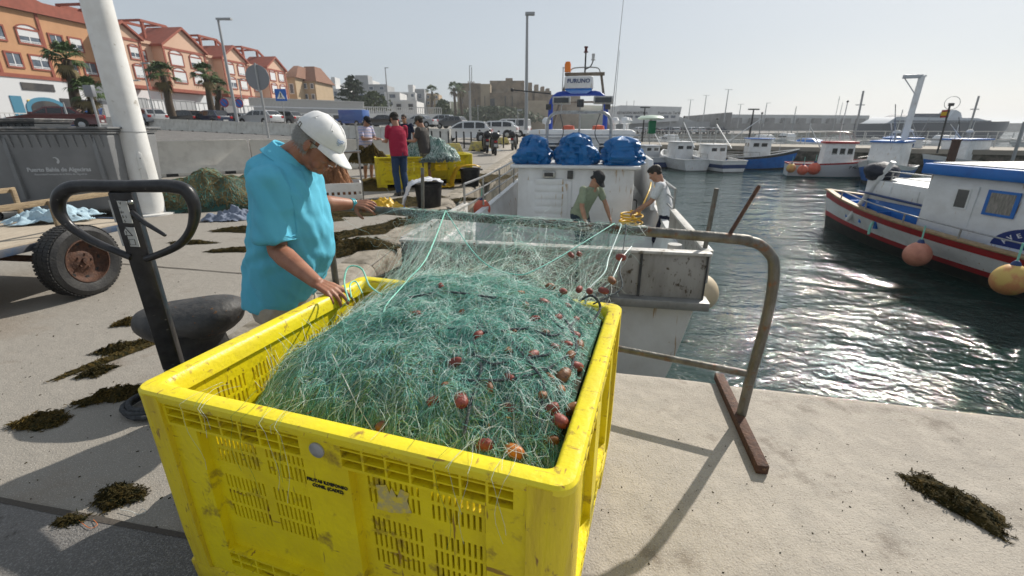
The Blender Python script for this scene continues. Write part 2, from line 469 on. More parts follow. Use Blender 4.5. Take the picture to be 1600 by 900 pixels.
# ---------------------------------------------------------------- yellow bin
M_YEL = mat('yellow_plastic', (.80, .66, .008), .42, alt=(.68, .54, .012), sc=5, bump=.25, bsc=60, dirt=(.22, .13, .03), dsc=15, dlo=.575, dhi=.72, spec=.45, scr=((.30, .18, .03), (7, 60, 26), (40, 30, 5)))
M_YRIM = mat('yellow_rim', (.80, .67, .015), .4, alt=(.72, .59, .03), sc=8, bump=.25, bsc=50, dirt=(.30, .17, .04), dsc=24, dlo=.60, dhi=.70, scr=((.42, .24, .04), (9, 90, 60), (70, 12, 30)))
M_YDIRT = mat('yellow_dirty', (.72, .57, .015), .5, alt=(.52, .37, .03), sc=9, lo=.45, hi=.75, bump=.4, bsc=50, stretch=(2, 2, .35), dirt=(.24, .13, .04), dsc=34, dlo=.60, dhi=.72, scr=((.25, .14, .04), (30, 60, 9), (70, 70, 5)))
def relief(mb, xs, zs, fn, back, flip=1, frame=None):
 """plate with the front face at depth fn(x,z) (None = hole); frame maps (x, depth, z) to a point"""
 F = frame or (lambda x, d, z: (x, d, z))
 nx, nz = len(xs) - 1, len(zs) - 1
 D = [[fn((xs[i] + xs[i + 1]) / 2, (zs[j] + zs[j + 1]) / 2) for j in range(nz)] for i in range(nx)]
 q = lambda a, b, c, d: mb.add([F(*a), F(*b), F(*c), F(*d)], [(0, 1, 2, 3)])
 for i in range(nx):
  for j in range(nz):
   d = D[i][j]; x0, x1, z0, z1 = xs[i], xs[i + 1], zs[j], zs[j + 1]
   if d is not None:
    q((x0, d, z0), (x1, d, z0), (x1, d, z1), (x0, d, z1)); q((x0, back, z0), (x0, back, z1), (x1, back, z1), (x1, back, z0))
   e = D[i + 1][j] if i + 1 < nx else None
   a, b = (back if d is None else d), (back if e is None else e)
   if a != b: q((x1, a, z0), (x1, b, z0), (x1, b, z1), (x1, a, z1))
   e = D[i][j + 1] if j + 1 < nz else None
   b = (back if e is None else e)
   if a != b: q((x0, a, z1), (x0, b, z1), (x1, b, z1), (x1, a, z1))
   if i == 0 and d is not None: q((x0, d, z0), (x0, d, z1), (x0, back, z1), (x0, back, z0))
   if j == 0 and d is not None: q((x0, d, z0), (x0, back, z0), (x1, back, z0), (x1, d, z0))
def brk(a, b, n, fr):   # n slots of relative width fr between a and b
 out = []; st = (b - a) / n
 for i in range(n): out += [a + st * i + st * (1 - fr) / 2, a + st * i + st * (1 + fr) / 2]
 return out
def wall_relief(L_, H0, H1, detail=True):
 """one wall of the bin, x along, depth into the bin; returns MB of panel"""
 mb = MB()
 c0, c1 = L_ * .45, L_ * .545
 px0, px1 = .19, L_ * .445; qx0, qx1 = L_ * .555, L_ - .19
 sl = []
 for a, b in ((px0 + .03, px1 - .005), (qx0 + .03, qx1 + .0)):
  n = int((b - a) / 2 / .0155); m_ = (a + b) / 2
  sl += brk(a, m_ - .012, n, .42) + brk(m_ + .012, b, n, .42)
 rows = [(.345, .39), (.40, .445), (.455, .50), (.545, .59), (.60, .65)]
 hx = []
 for a, b in ((.10, c0), (c1, L_ - .12)):
  n = 7
  for i in range(n): st = (b - a) / n; hx += [a + st * i + .003, a + st * (i + 1) - .003]
 hz = [(.668, .690), (.694, .716), (.720, .741)]
 bx = [(.13, .20)]
 xs = sorted(set([round(v, 4) for v in [.045, px0, px1, qx0, qx1, L_ - .045] + sl + hx]))
 zs = sorted(set([H0, .155, .162, .185, .192, .215, .222, .32] + [v for r in rows for v in r] + [.66] + [v for r in hz for v in r] + [H1]))
 slots = [(sl[i], sl[i + 1]) for i in range(0, len(sl), 2)]; pock = [(hx[i], hx[i + 1]) for i in range(0, len(hx), 2)]
 def fn(x, z):
  if z > .66:
   for a, b in pock:
    if a < x < b:
     for c, d in hz:
      if c < z < d: return .034
   return .0
  inrec = (px0 < x < px1) or (qx0 < x < qx1)
  if z > .222 and inrec:
   for a, b in slots:
    if a < x < b:
     for c, d in rows:
      if c < z < d: return None
   return .030
  if .155 < z < .222 and inrec:
   for c, d in ((.162, .185), (.192, .215)):
    if c < z < d:
     for a, b in pock:
      if a < x < b: return .034
   return .004
  return .006 if z < .66 else 0
 relief(mb, xs, zs, fn, .045)
 return mb
M_DISC = mat('grey_disc', (.33, .33, .33), .5, alt=(.22, .22, .22), sc=40)
M_INK = mat('black_ink', (.02, .02, .02), .6)
M_STICK = mat('sticker_rest', (.46, .39, .17), .7, alt=(.66, .52, .05), sc=55, lo=.42, hi=.58, bump=.3)
def bin_parts(root, LX, LY, H, detail=True):
 T = .045; zf = .12
 for k, (Ln, ox, oy, a) in enumerate(((LX, -LX / 2, -LY / 2, 0), (LY, LX / 2, -LY / 2, PI / 2), (LX, LX / 2, LY / 2, PI), (LY, -LX / 2, LY / 2, -PI / 2))):
  w_ = wall_relief(Ln, zf, H - .012)
  w_.xf(Matrix.Rotation(a, 3, 'Z'), (ox, oy, 0)); w_.build('wall', M_YEL, root, fixn=False, ang=20)
 for sx in (-1, 1):
  for sy in (-1, 1):
   # corner post: a rounded L
   r = .05; c = .1
   pr = [(0, c)] + [(r - r * math.cos(t), r - r * math.sin(t)) for t in (0, .4, .8, 1.17, PI / 2)] + [(c, 0), (c, .048), (.052, .048), (.048, .052), (.048, c)]
   lv = [(zf, .0), (.25, -.004), (H - .012, -.006)]
   mb = MB(); mb.loft([[V(sx * (LX / 2 + .002 - x - o_), sy * (LY / 2 + .002 - y - o_), z) for x, y in pr] for z, o_ in lv])
   mb.build('corner_post', M_YDIRT if (sx, sy) != (-1, 1) else M_YEL, root, ang=30)
   fx, fy = sx * (LX / 2 - .12), sy * (LY / 2 - .12)
   mb = MB(); mb.loft([[V(fx + a * (.12 - e), fy + b * (.12 - e), z) for a, b in ((-1, -1), (1, -1), (1, 1), (-1, 1))] for z, e in ((0, .02), (.02, .005), (.119, 0))])
   mb.build('foot', M_YDIRT, root, bevel=.012)
 for oy, hy in ((0, .09), (LY / 2 - .11, .10), (-LY / 2 + .11, .10)):
  mb = MB(); mb.loft([[V(a * (.10 - e), oy + b * (hy - e), z) for a, b in ((-1, -1), (1, -1), (1, 1), (-1, 1))] for z, e in ((0, .02), (.02, .005), (.119, 0))])
  mb.build('centre_skid', M_YDIRT, root, bevel=.01)
 mb = MB(); mb.bb(-LX / 2 + .04, LX / 2 - .04, -LY / 2 + .04, LY / 2 - .04, .12, .15); mb.build('floor', M_YEL, root)
 # rim: rounded frame with a flat lip and an inner bevel
 def ring(off, z, r):
  pts = []
  for cx_, cy_, a0_ in ((LX / 2 - off - r, LY / 2 - off - r, 0), (-LX / 2 + off + r, LY / 2 - off - r, PI / 2), (-LX / 2 + off + r, -LY / 2 + off + r, PI), (LX / 2 - off - r, -LY / 2 + off + r, 1.5 * PI)):
   for k in range(7): a = a0_ + PI / 2 * k / 6; pts.append(V(cx_ + r * math.cos(a), cy_ + r * math.sin(a), z))
   # straight run subdivided for a slight warp
  return pts
 prof = [(-.004, H - .03, .042), (-.007, H - .022, .044), (-.007, H - .008, .044), (-.001, H - .001, .040), (.008, H, .036), (.036, H, .03), (.043, H - .004, .028), (.050, H - .02, .03), (.056, H - .055, .035), (.046, H - .058, .03)]
 mb = MB(); rg = [ring(*p) for p in prof]; rg.append(rg[0]); mb.loft(rg, cap=False)
 mb.build('rim', M_YRIM, root, ang=40)
_NL, _NR, _FR, _FL = G(217, 592, .76), G(893, 772, .76), G(947, 475, .76), G(565, 424, .76)
BIN_C = (_NL + _NR + _FR + _FL) / 4 + V(.026, -.026, 0); BIN_A = math.atan2(_NR.y - _NL.y, _NR.x - _NL.x) + R(2.2)
BLX, BLY, BH = 1.228, 1.05, .76
bin1 = thing('fish_bin', 'large yellow plastic bin heaped with green fishing net, in the foreground', 'bin', (BIN_C.x, BIN_C.y, 0), BIN_A)
bin_parts(bin1, BLX, BLY, BH)
yx = -BLX / 2
mb = MB(); mb.lathe([(0, 0), (.021, 0), (.021, .004), (.017, .006), (0, .006)], 24, (yx + .605, -BLY / 2 - .0005, .700), basis((1, 0, 0), (0, 0, 1))); mb.build('button', M_DISC, bin1, ang=40)
FB = basis((1, 0, 0), (0, 0, 1))
o = text('lettering', 'FRUTAS ILDEFONSO', .0135, M_INK, bin1, (yx + .612, -BLY / 2 + .0045, .594), FB, .0008, bold=True)
o = text('lettering', 'CONIL (CADIZ)', .0135, M_INK, bin1, (yx + .612, -BLY / 2 + .0045, .578), FB, .0008, bold=True)
pts = [(yx + .735 + x * .10, -BLY / 2 + .0285, .530 + z * .085) for x, z in ((0, 0), (.1, .55), (.05, .9), (.35, 1), (.42, .72), (.5, .95), (.62, .62), (.75, .98), (.98, .9), (.9, .6), (1, .2), (.7, .08), (.4, .0))]
mb = MB(); mb.ext(pts, (0, -.0012, 0)); mb.build('sticker_remains', M_STICK, bin1)
# ---------------------------------------------------------------- tube barrier
M_GALV = mat('weathered_tube', (.17, .165, .15), .5, alt=(.09, .085, .07), sc=14, metal=.55, bump=.5, bsc=60, dirt=(.16, .07, .03), dsc=16, dlo=.56, dhi=.68, stretch=(1, 1, .5))
M_RUST = mat('rusty_steel', (.10, .048, .03), .75, alt=(.055, .03, .022), sc=22, metal=.2, bump=.6, bsc=70, dirt=(.20, .12, .07), dsc=40, dlo=.6, dhi=.7)
YB = 2.07
p_foot = G(1158, 648, .04); YB = p_foot.y
hb = .93
bl = G(588, 329, .95); _r = (PY(1135, 372, YB) - bl).normalized(); bl = bl - _r * .42; bl.z = .95                                    # far left end of the top rail
pr1 = PY(1135, 372, YB + .0)                              # where the bend begins
bar_root = thing('tube_barrier', 'bent steel tube barrier with net slung over its top rail', 'barrier', (p_foot.x, p_foot.y, 0))
def rel(o, *ps): b = o.location; return [V(*p) - b for p in ps]
pb2 = PY(1188, 383, YB - .01); pb3 = PY(1209, 412, YB - .015); pb4 = PY(1207, 450, YB - .015)
low = G(1172, 587, .24); low = PY(1174, 585, YB)
path = [bl, bl.lerp(pr1, .5), pr1] + [pr1.lerp(pr1 + (pr1 - bl).normalized() * .01, 1)]
pth = smoothpath([bl, bl.lerp(pr1, .35), bl.lerp(pr1, .7), pr1, PY(1170, 377, YB), pb2, PY(1203, 397, YB), pb3, pb4, PY(1195, 510, YB), low, p_foot], 6)
M_BAR = M_GALV
MB().tube(rel(bar_root, *pth), .024, 16).build('frame_tube', M_GALV, bar_root)
lo_l = G(905, 562, .27); lo_l = low + (bl - pr1).normalized() * 2.6; lo_l.z = low.z + .01
MB().tube(rel(bar_root, low, low.lerp(lo_l, .4), lo_l), .018, 14).build('lower_rail', M_GALV, bar_root)
lt = bl.copy(); lf = V(bl.x - .01, bl.y + .02, .045)
MB().tube(rel(bar_root, bl, lf), .0215, 14).build('left_post', M_GALV, bar_root)
n0, n1 = G(1190, 742, 0), G(1122, 594, 0)
bd = (n1 - n0).normalized()
a_, b_ = n0 + bd * .0, n1
MB().bar(*rel(bar_root, V(a_.x, a_.y, .026), V(b_.x, b_.y, .026)), .05, .045).build('foot_beam', M_RUST, bar_root, bevel=.003)
MB().bar(*rel(bar_root, V(lf.x, lf.y, .026) - bd * .38, V(lf.x, lf.y, .026) + bd * .4), .05, .045).build('foot_beam', M_RUST, bar_root, bevel=.003)
# thin uprights sticking out of the top rail
q0 = PY(1140, 366, YB); q1 = PY(1186, 291, YB + .05)
MB().tube(rel(bar_root, q0, q1), .009, 10).build('rod', M_RUST, bar_root)
q0 = PY(661, 340, bl.y - .05); q1 = PY(660, 262, bl.y - .03)
q0.z = max(q0.z, .9)
MB().tube(rel(bar_root, q0, q1), .011, 10).build('rod', M_GALV, bar_root)
# ---------------------------------------------------------------- the net: heap in the bin, fall over the rail, floats
cA, sA = math.cos(BIN_A), math.sin(BIN_A)
def b2w(x, y, z): return V(BIN_C.x + x * cA - y * sA, BIN_C.y + x * sA + y * cA, z)
def w2b(p): dx, dy = p.x - BIN_C.x, p.y - BIN_C.y; return dx * cA + dy * sA, -dx * sA + dy * cA
HX, HY = BLX / 2 - .06, BLY / 2 - .06
def heap(x, y):
 dx = (x - .10) / .62; dy = (y - .10) / .58
 r = math.sqrt(dx * dx * (1.0 if dx > 0 else 1.0) + dy * dy)
 z = .845 - .10 * r ** 2 - .05 * r ** 4
 if x < -.25: z -= .09 * ((-.2 - x) / .37) ** 1.7
 z += .05 * math.exp(-((y - .30) / .18) ** 2) * math.exp(-((x - .05) / .38) ** 2)
 if y < -.15: z -= .08 * ((-.15 - y) / .35) ** 2
 z += .028 * fb((x, y, 3.1), 5) + .012 * fb((x, y, 1.1), 16)
 return max(.30, z)
def on_heap(u, v):
 d = ray(u, v); p = V(0, 0, EYE)
 for i in range(900):
  q = p + d * (.6 + i * .003); x, y = w2b(q)
  if abs(x) < HX and abs(y) < HY and q.z < heap(x, y): return q, x, y
 return None
net = thing('fishing_net', 'green fishing net with red floats, piled in the front bin and over the rail', 'fishing net', (BIN_C.x, BIN_C.y, 0), BIN_A)
M_NBASE = mat('net_mass', (.04, .14, .105), .8, alt=(.09, .24, .18), sc=40, lo=.45, hi=.6, bump=1, bsc=90, dirt=(.03, .03, .012), dsc=8, dlo=.52, dhi=.62)
M_NTEAL = mat('net_teal', (.25, .60, .50), .35, alt=(.14, .45, .37), sc=6)
M_NGRN = mat('net_green', (.07, .24, .09), .4, alt=(.17, .28, .06), sc=4)
M_NPALE = mat('net_pale', (.72, .80, .76), .3, alt=(.45, .66, .60), sc=9)
M_NDARK = mat('net_dark', (.02, .035, .045), .6, alt=(.05, .06, .06), sc=20)
M_NLIME = mat('net_lime', (.33, .46, .09), .4, alt=(.16, .28, .07), sc=5)
mb = MB(); NXg, NYg = 70, 60
vs = [(-HX + 2 * HX * i / NXg, -HY + 2 * HY * j / NYg, heap(-HX + 2 * HX * i / NXg, -HY + 2 * HY * j / NYg) - .014) for i in range(NXg + 1) for j in range(NYg + 1)]
mb.add(vs, [(i * (NYg + 1) + j, (i + 1) * (NYg + 1) + j, (i + 1) * (NYg + 1) + j + 1, i * (NYg + 1) + j + 1) for i in range(NXg) for j in range(NYg)])
bd_ = [(-HX, -HY), (HX, -HY), (HX, HY), (-HX, HY)]
for k in range(4):
 (ax_, ay_), (bx2, by2) = bd_[k], bd_[(k + 1) % 4]; n_ = 40; P_ = [(ax_ + (bx2 - ax_) * i / n_, ay_ + (by2 - ay_) * i / n_) for i in range(n_ + 1)]
 mb.add([(x, y, heap(x, y) - .015) for x, y in P_] + [(x, y, .16) for x, y in P_], [(i, i + 1, n_ + 2 + i, n_ + 1 + i) for i in range(n_)])
mb.build('net_mass', M_NBASE, net, ang=180)
def fast_strands(paths, name, m, parent, nside=3):
 """many thin strands as one mesh (numpy)"""
 VV = []; FF = []; off = 0
 ang = [2 * PI * k / nside for k in range(nside)]
 for P, r in paths:
  P = np.array(P, dtype=float); n = len(P)
  T = np.gradient(P, axis=0); T /= (np.linalg.norm(T, axis=1, keepdims=True) + 1e-9)
  U = np.cross(T, [0.13, 0.21, 1.0]); U /= (np.linalg.norm(U, axis=1, keepdims=True) + 1e-9); W = np.cross(T, U)
  ring = np.stack([P + r * (U * math.cos(a) + W * math.sin(a)) for a in ang], axis=1).reshape(-1, 3)
  VV.append(ring)
  i = np.arange(n - 1)[:, None] * nside; j = np.arange(nside)[None, :]; k = (j + 1) % nside
  FF.append(np.stack([i + j, i + k, i + nside + k, i + nside + j], axis=-1).reshape(-1, 4) + off); off += n * nside
 VV = np.concatenate(VV).astype(np.float32); FF = np.concatenate(FF).astype(np.int32)
 me = bpy.data.meshes.new(name); me.vertices.add(len(VV)); me.vertices.foreach_set('co', VV.ravel())
 me.loops.add(FF.size); me.loops.foreach_set('vertex_index', FF.ravel()); me.polygons.add(len(FF))
 me.polygons.foreach_set('loop_start', np.arange(0, FF.size, 4, dtype=np.int32)); me.polygons.foreach_set('use_smooth', np.ones(len(FF), dtype=bool))
 me.update(calc_edges=True)
 me.materials.append(m); o = bpy.data.objects.new(name, me); COL.objects.link(o)
 if parent is not None: o.parent = parent
 return o
rn = random.Random(42)
def strand(x, y, a, n, step, curl, amp, base=.0, loop=0):
 P = []; ph = rn.uniform(0, 6); fr = rn.uniform(.25, .8); k = 0; o = rn.uniform(0, 1)
 for i in range(n):
  z = heap(x, y) + base + amp * (o + .6 * math.sin(ph + fr * i))
  P.append((x, y, z))
  k = k * .8 + rn.gauss(0, curl); a += k + loop
  x += math.cos(a) * step; y += math.sin(a) * step
  if abs(x) > HX - .01 or abs(y) > HY - .01:
   if heap(x, y) < .72 or rn.random() < .8: break
 return P
sets = {'teal': [], 'green': [], 'pale': [], 'dark': [], 'lime': []}
for i in range(15000):
 x = rn.uniform(-HX, HX); y = rn.uniform(-HY, HY)
 left = 1 / (1 + math.exp((x + .03 - .25 * y) * 9))     # combed zone at the left, tangle at the right
 fl = math.atan2(y - .55, x - .30)                       # away from the far right, downhill
 if rn.random() < left: a = fl + rn.gauss(0, .28); P = strand(x, y, a, rn.randint(9, 22), .022, .05, .010)
 else: a = rn.uniform(0, 6.28); P = strand(x, y, a, rn.randint(8, 20), .014, .20, .012, 0, rn.choice((0, 0, .18, -.2)))
 if len(P) < 4: continue
 edge = max(0, -x - .2) * 1.4 + max(0, -y - .18) * 1.6
 q = rn.random()
 if q < edge * .9: k = 'lime' if rn.random() < .45 else 'green'
 elif q < .56: k = 'teal'
 elif q < .66: k = 'green'
 elif q < .93: k = 'pale'
 else: k = 'dark' if left < .6 else 'teal'
 sets[k].append((P, rn.uniform(.0003, .0006)))
for i in range(420):   # loose hairs standing off the heap
 x = rn.uniform(-HX, HX); y = rn.uniform(-HY, HY); P = strand(x, y, rn.uniform(0, 6.28), rn.randint(12, 26), .014, .16, .028, .006, rn.choice((0, .2, -.2)))
 if len(P) > 4: sets[rn.choice(('pale', 'teal', 'pale'))].append((P, .0005))
for i in range(90):    # strands trailing against the left wall and over the rim
 x = -HX + .01; y = rn.uniform(-.2, .45); P = []
 z0 = rn.uniform(.55, .74);
 for k in range(14): P.append((x + k * .022, y + .03 * math.sin(k * .4 + i) - .010 * k, max(heap(min(HX, x + k * .022), y) + .006, z0 - .012 * k - .01 * math.sin(k * .5))))
 sets[rn.choice(('lime', 'green', 'pale'))].append((P, .0005))
for i in range(20):   # hairs hanging over the front and left rims
 s_ = rn.random(); x = rn.uniform(-.45, .5); y = -BLY / 2 - .012
 P = [(x + .015 * math.sin(k * .6 + i), y + .10 - .022 * k if k < 6 else y - .006 - .004 * math.sin(k), .772 - .0015 * (k - 2) ** 2 if k < 6 else .76 - .03 * (k - 5)) for k in range(rn.randint(5, 14))]
 sets[rn.choice(('pale', 'green'))].append((P, .00045))
# the fall from the rail
Minv = Matrix.Rotation(-BIN_A, 3, 'Z')
def w2l(p): return tuple(Minv @ (V(*p) - V(BIN_C.x, BIN_C.y, 0)))
railA, railB = bl, pr1
def rail(u): return railA.lerp(railB, u)
ur = lambda px: (G(px, 0 + 329 + (px - 588) * 43 / 547, .94).x - railA.x) / (railB.x - railA.x)
U0, U1 = ur(640), ur(985)
def fall(u, v):
 """u along the rail 0..1, v from the rail (0) to the heap (1)"""
 A = rail(U0 + (U1 - U0) * (u if v < .5 else u)) + V(0, -.01, .022)
 x = -.40 + .86 * u; y = .40 - .05 * math.sin(u * 3)
 B = b2w(x, y, heap(x, y) + .02)
 s_ = .16 * (math.sin(PI * min(1, v)) ** .8) * (.5 + .5 * math.sin(2.2 + u * 6.5) ** 2)
 p = A.lerp(B, v); p.z -= s_
 p.x += .05 * math.sin(v * 3) * (1 - 2 * u)
 return p + V(fb((u * 7, v * 5, 0)), fb((u * 7, v * 5, 4)), fb((u * 7, v * 5, 9))) * .05 * min(1, .15 + v * 2.5)
drape = {'teal': [], 'pale': []}
for i in range(720):
 u = rn.betavariate(.9, .9); v = rn.choice((-.02, rn.uniform(0, .9), rn.uniform(.1, .9))); a = rn.gauss(0, .55) + (PI / 2 if rn.random() < .75 else rn.choice((0, PI)))
 P = []; k = 0; j_ = (rn.gauss(0, .008), rn.gauss(0, .008), rn.gauss(0, .007))
 for s_ in range(rn.randint(16, 44)):
  if u < -.04 or u > 1.04 or v > 1.02: break
  p = fall(u, v) + V(*j_) if v >= 0 else rail(U0 + (U1 - U0) * u) + V(0, .02, .026 * (1 + v * 20) - 0)
  P.append(w2l(p)); k = k * .75 + rn.gauss(0, .16); a += k; u += math.cos(a) * .020; v += math.sin(a) * .028
  if v < 0: v = 0; a = abs(a)
 if len(P) > 4: drape['pale' if rn.random() < .8 else 'teal'].append((P, rn.uniform(.00032, .0006)))
for i in range(120):   # turns wrapped over the rail
 u = rn.betavariate(.8, 1.1); c = rail(U0 + (U1 - U0) * u); P = []; n = rn.randint(8, 20); t0 = rn.uniform(-2.6, -1.2); dr = rn.gauss(0, .007); rr = .026 + abs(rn.gauss(0, .006))
 for k in range(n):
  t = t0 + k * .30; P.append(w2l(c + V(dr * k, math.cos(t) * -rr, math.sin(t + PI / 2 + .3) * rr if 0 else rr * math.sin(t + 2.2) if 0 else 0) + V(0, 0, math.sin(PI / 2 + (t + .6) * .8) * rr)))
 drape['pale' if rn.random() < .5 else 'teal'].append((P, .0007))
for i in range(230):   # long strands running up from the heap, gathered in hanks on the rail
 kx = rn.choice((672, 700, 735, 800, 860, 925, 960)); u0 = ur(kx + rn.gauss(0, 9)); A = rail(u0) + V(0, -.02, .01); ub = min(1, max(0, (u0 - U0) / (U1 - U0) + rn.gauss(0, .22))); x = -.44 + .9 * ub; y = rn.uniform(-.05, .42); B = b2w(x, y, heap(x, y) + .015); sg_ = rn.uniform(.03, .26); ph = rn.uniform(0, 6); P = []
 for k in range(26):
  t = k / 25; p = A.lerp(B, t); p.z -= sg_ * math.sin(PI * t) * (.4 + .6 * (1 - t)); p += V(math.sin(ph + t * 9), math.cos(ph * 2 + t * 7), math.sin(ph * 3 + t * 11)) * .010 * math.sin(PI * t) + V(fb((ph, t * 3, 1)), fb((ph, t * 3, 5)), fb((ph, t * 3, 9))) * .026 * fb((ph, t * 3.2, kx), 1, 3) * math.sin(PI * t) * 2; P.append(w2l(p))
 drape[rn.choice(('pale', 'pale', 'teal'))].append((P, rn.uniform(.0003, .0006)))
for i in range(300):   # wild hairs at the sides of the fall
 u = rn.choice((rn.uniform(-.15, .12), rn.uniform(.7, 1.02), rn.uniform(0, 1))); v = rn.uniform(.15, 1); p = fall(min(1, max(0, u)), v) + V(u if u < 0 else 0, 0, 0) * .8; d = V(rn.gauss(0, 1), rn.gauss(0, .6), rn.gauss(0, .8)).normalized(); P = []
 for k in range(rn.randint(12, 30)):
  P.append(w2l(p)); d = (d + V(rn.gauss(0, .25), rn.gauss(0, .25), rn.gauss(0, .25) - .03)).normalized(); p = p + d * .012
 drape['pale'].append((P, .00045))
for k, m in (('teal', M_NTEAL), ('green', M_NGRN), ('pale', M_NPALE), ('dark', M_NDARK), ('lime', M_NLIME)):
 fast_strands(sets[k], 'netting', m, net)
fast_strands(drape['teal'], 'hanging_netting', M_NTEAL, net); fast_strands(drape['pale'], 'hanging_netting', M_NPALE, net)
# ropes
def lrope(pts, r, m, name='rope', n=8, k=8):
 P = smoothpath(pts, k); mb = MB()
 if r > .003:   # laid rope: three strands twisted
  for s_ in range(3):
   Q = []; L_ = 0
   PP = smoothpath(P, 3)
   for i, p in enumerate(PP):
    t = (PP[min(i + 1, len(PP) - 1)] - PP[max(0, i - 1)]).normalized(); u = t.cross(V(.1, .2, 1)).normalized(); w_ = t.cross(u)
    if i: L_ += (p - PP[i - 1]).length
    a = L_ / (r * 7) * 2 * PI + s_ * 2.094
    Q.append(p + u * math.cos(a) * r * .55 + w_ * math.sin(a) * r * .55)
   mb.tube(Q, r * .56, 6)
 else: mb.tube(P, r, n)
 return mb.build(name, m, net, ang=180)
def hl(x, y, dz=.012): return V(x, y, heap(x, y) + dz)
def px_l(u, v, dz=.012):
 h_ = on_heap(u, v)
 if h_ is None: return V(0, 0, .8)
 return V(h_[1], h_[2], heap(h_[1], h_[2]) + dz)
M_ROPED = mat('dark_rope', (.035, .045, .055), .7, alt=(.10, .12, .12), sc=60, bump=.5, bsc=200)
M_ROPEG = mat('green_rope', (.18, .55, .42), .6, alt=(.35, .65, .55), sc=50)
M_ROPEW = mat('white_twine', (.62, .62, .56), .7)
for pts in ([(760, 500), (740, 530), (752, 580), (735, 640), (725, 690)], [(700, 520), (760, 525), (820, 520), (870, 530), (905, 500)], [(850, 470), (880, 500), (900, 540), (890, 590)],
   [(640, 470), (700, 462), (770, 470), (830, 480), (880, 520)], [(800, 540), (830, 575), (850, 610), (838, 660)], [(860, 560), (800, 570), (770, 575), (740, 560)], [(720, 600), (790, 600), (850, 585), (890, 560)]):
 lrope([px_l(*p) for p in pts], .0042, M_ROPED)
for pts in ([(520, 560), (540, 600), (560, 640), (590, 690)], [(780, 640), (800, 640), (805, 690), (825, 720)], [(740, 640), (760, 660), (790, 640)], [(690, 660), (715, 690), (700, 720)], [(840, 600), (860, 640), (850, 690)], [(770, 560), (800, 590), (850, 580), (880, 600)]):
 lrope([px_l(*p) for p in pts], .0014, M_ROPEW, 'twine', k=10)
# rope from the rail down into the heap and a loop standing at the far left corner
def L3(u, v, z): return V(*w2l(G(u, v, z)))
lrope([V(*w2l(rail(ur(700)) + V(0, -.01, .03))), L3(668, 400, .90), L3(635, 440, .86), L3(600, 490, .84), px_l(500, 505), px_l(456, 515), px_l(452, 528)], .0036, M_ROPEG)
lrope([L3(545, 470, .80), L3(538, 440, .84), L3(545, 417, .88), L3(565, 420, .87), L3(578, 447, .82), L3(600, 462, .80)], .0038, M_ROPEG)
lrope([L3(549, 465, .80), L3(547, 445, .83), L3(556, 440, .83), L3(566, 458, .80)], .003, M_ROPEG)
lrope([V(*w2l(rail(ur(700)) + V(0, -.01, .03))), L3(745, 400, .90), L3(800, 428, .88), L3(850, 415, .90), V(*w2l(rail(ur(950)) + V(0, -.01, .03)))], .0026, M_NTEAL)
for k, c in enumerate(((958, 366), (966, 366))):
 lrope([V(*w2l(rail(ur(c[0])) + V(0, .02, .02))), V(*w2l(rail(ur(c[0])) + V(0, -.03, .02))), L3(952 + k * 20, 400, .90), L3(945 + k * 24, 425, .87), L3(920 + k * 50, 452, .83), L3(915 + 12 * k, 475, .79)], .0034, M_ROPED if k else M_NPALE)
lrope([L3(987, 385, .97), L3(972, 403, .95), L3(962, 425, .93), L3(950, 445, .90), L3(925, 455, .87), L3(905, 450, .85)], .0022, M_NPALE)
for dz in (0, .02, .05):
 lrope([L3(905, 470, .77 + dz / 2), L3(925, 462, .80 + dz), L3(938, 480, .80), L3(925, 505, .77), L3(915, 530, .74)], .0046, M_ROPED)
# floats: egg shaped corks with a bore
M_FRED = mat('float_red', (.24, .05, .035), .5, alt=(.14, .035, .025), sc=25, bump=.3, bsc=90, dirt=(.30, .20, .12), dsc=40, dlo=.6, dhi=.7)
M_FBRN = mat('float_brown', (.24, .10, .035), .5, alt=(.13, .06, .03), sc=25, bump=.4, bsc=80, dirt=(.05, .03, .02), dsc=30, dlo=.55, dhi=.65)
M_FORG = mat('float_orange', (.50, .17, .03), .45, alt=(.34, .10, .03), sc=25, bump=.3, bsc=80)
def float_mb(L_=.05, r=.016):
 pr = [(.004, -L_ / 2 + .003), (.006, -L_ / 2), (r * .62, -L_ / 2 + .002), (r * .9, -L_ * .28), (r, 0), (r * .9, L_ * .28), (r * .62, L_ / 2 - .002), (.006, L_ / 2), (.004, L_ / 2 - .003)]
 return MB().lathe(pr, 16)
FL = [(750, 527, 1.2, 'r'), (852, 475, 1.2, 'r'), (720, 625, 1.3, 'r'), (832, 555, 1, 'r'), (712, 570, 1.1, 'r'), (755, 697, 1.15, 'r'), (803, 706, 1.25, 'o'), (872, 658, 1.3, 'r'), (880, 588, 1.2, 'b'), (875, 610, 1.1, 'b'), (680, 628, 1, 'r'),
  (795, 590, .9, 'r'), (840, 447, 1, 'b'), (720, 492, .9, 'b'), (648, 492, .9, 'r'), (625, 487, 1, 'b'), (740, 730, 1.1, 'r'), (800, 640, .9, 'r'), (795, 550, .9, 'b'), (600, 665, 1, 'b'), (765, 605, 1, 'b'), (800, 520, .9, 'b'),
  (900, 500, 1, 'r'), (895, 525, 1.1, 'r'), (885, 480, 1, 'r'), (905, 540, 1, 'b'), (700, 605, .9, 'b'), (860, 690, 1, 'b'), (848, 620, .8, 'b'), (822, 480, .9, 'b'), (690, 450, .9, 'r'), (870, 500, 1, 'r'), (560, 690, .8, 'r'), (908, 468, 1.1, 'r'), (890, 560, 1, 'b'), (868, 545, .9, 'r'), (850, 520, .9, 'b'), (900, 575, 1, 'r'), (858, 592, .9, 'b'), (835, 500, .9, 'r'), (893, 640, 1, 'b'), (815, 460, 1, 'b'), (862, 640, .9, 'r'), (885, 540, .9, 'r')]
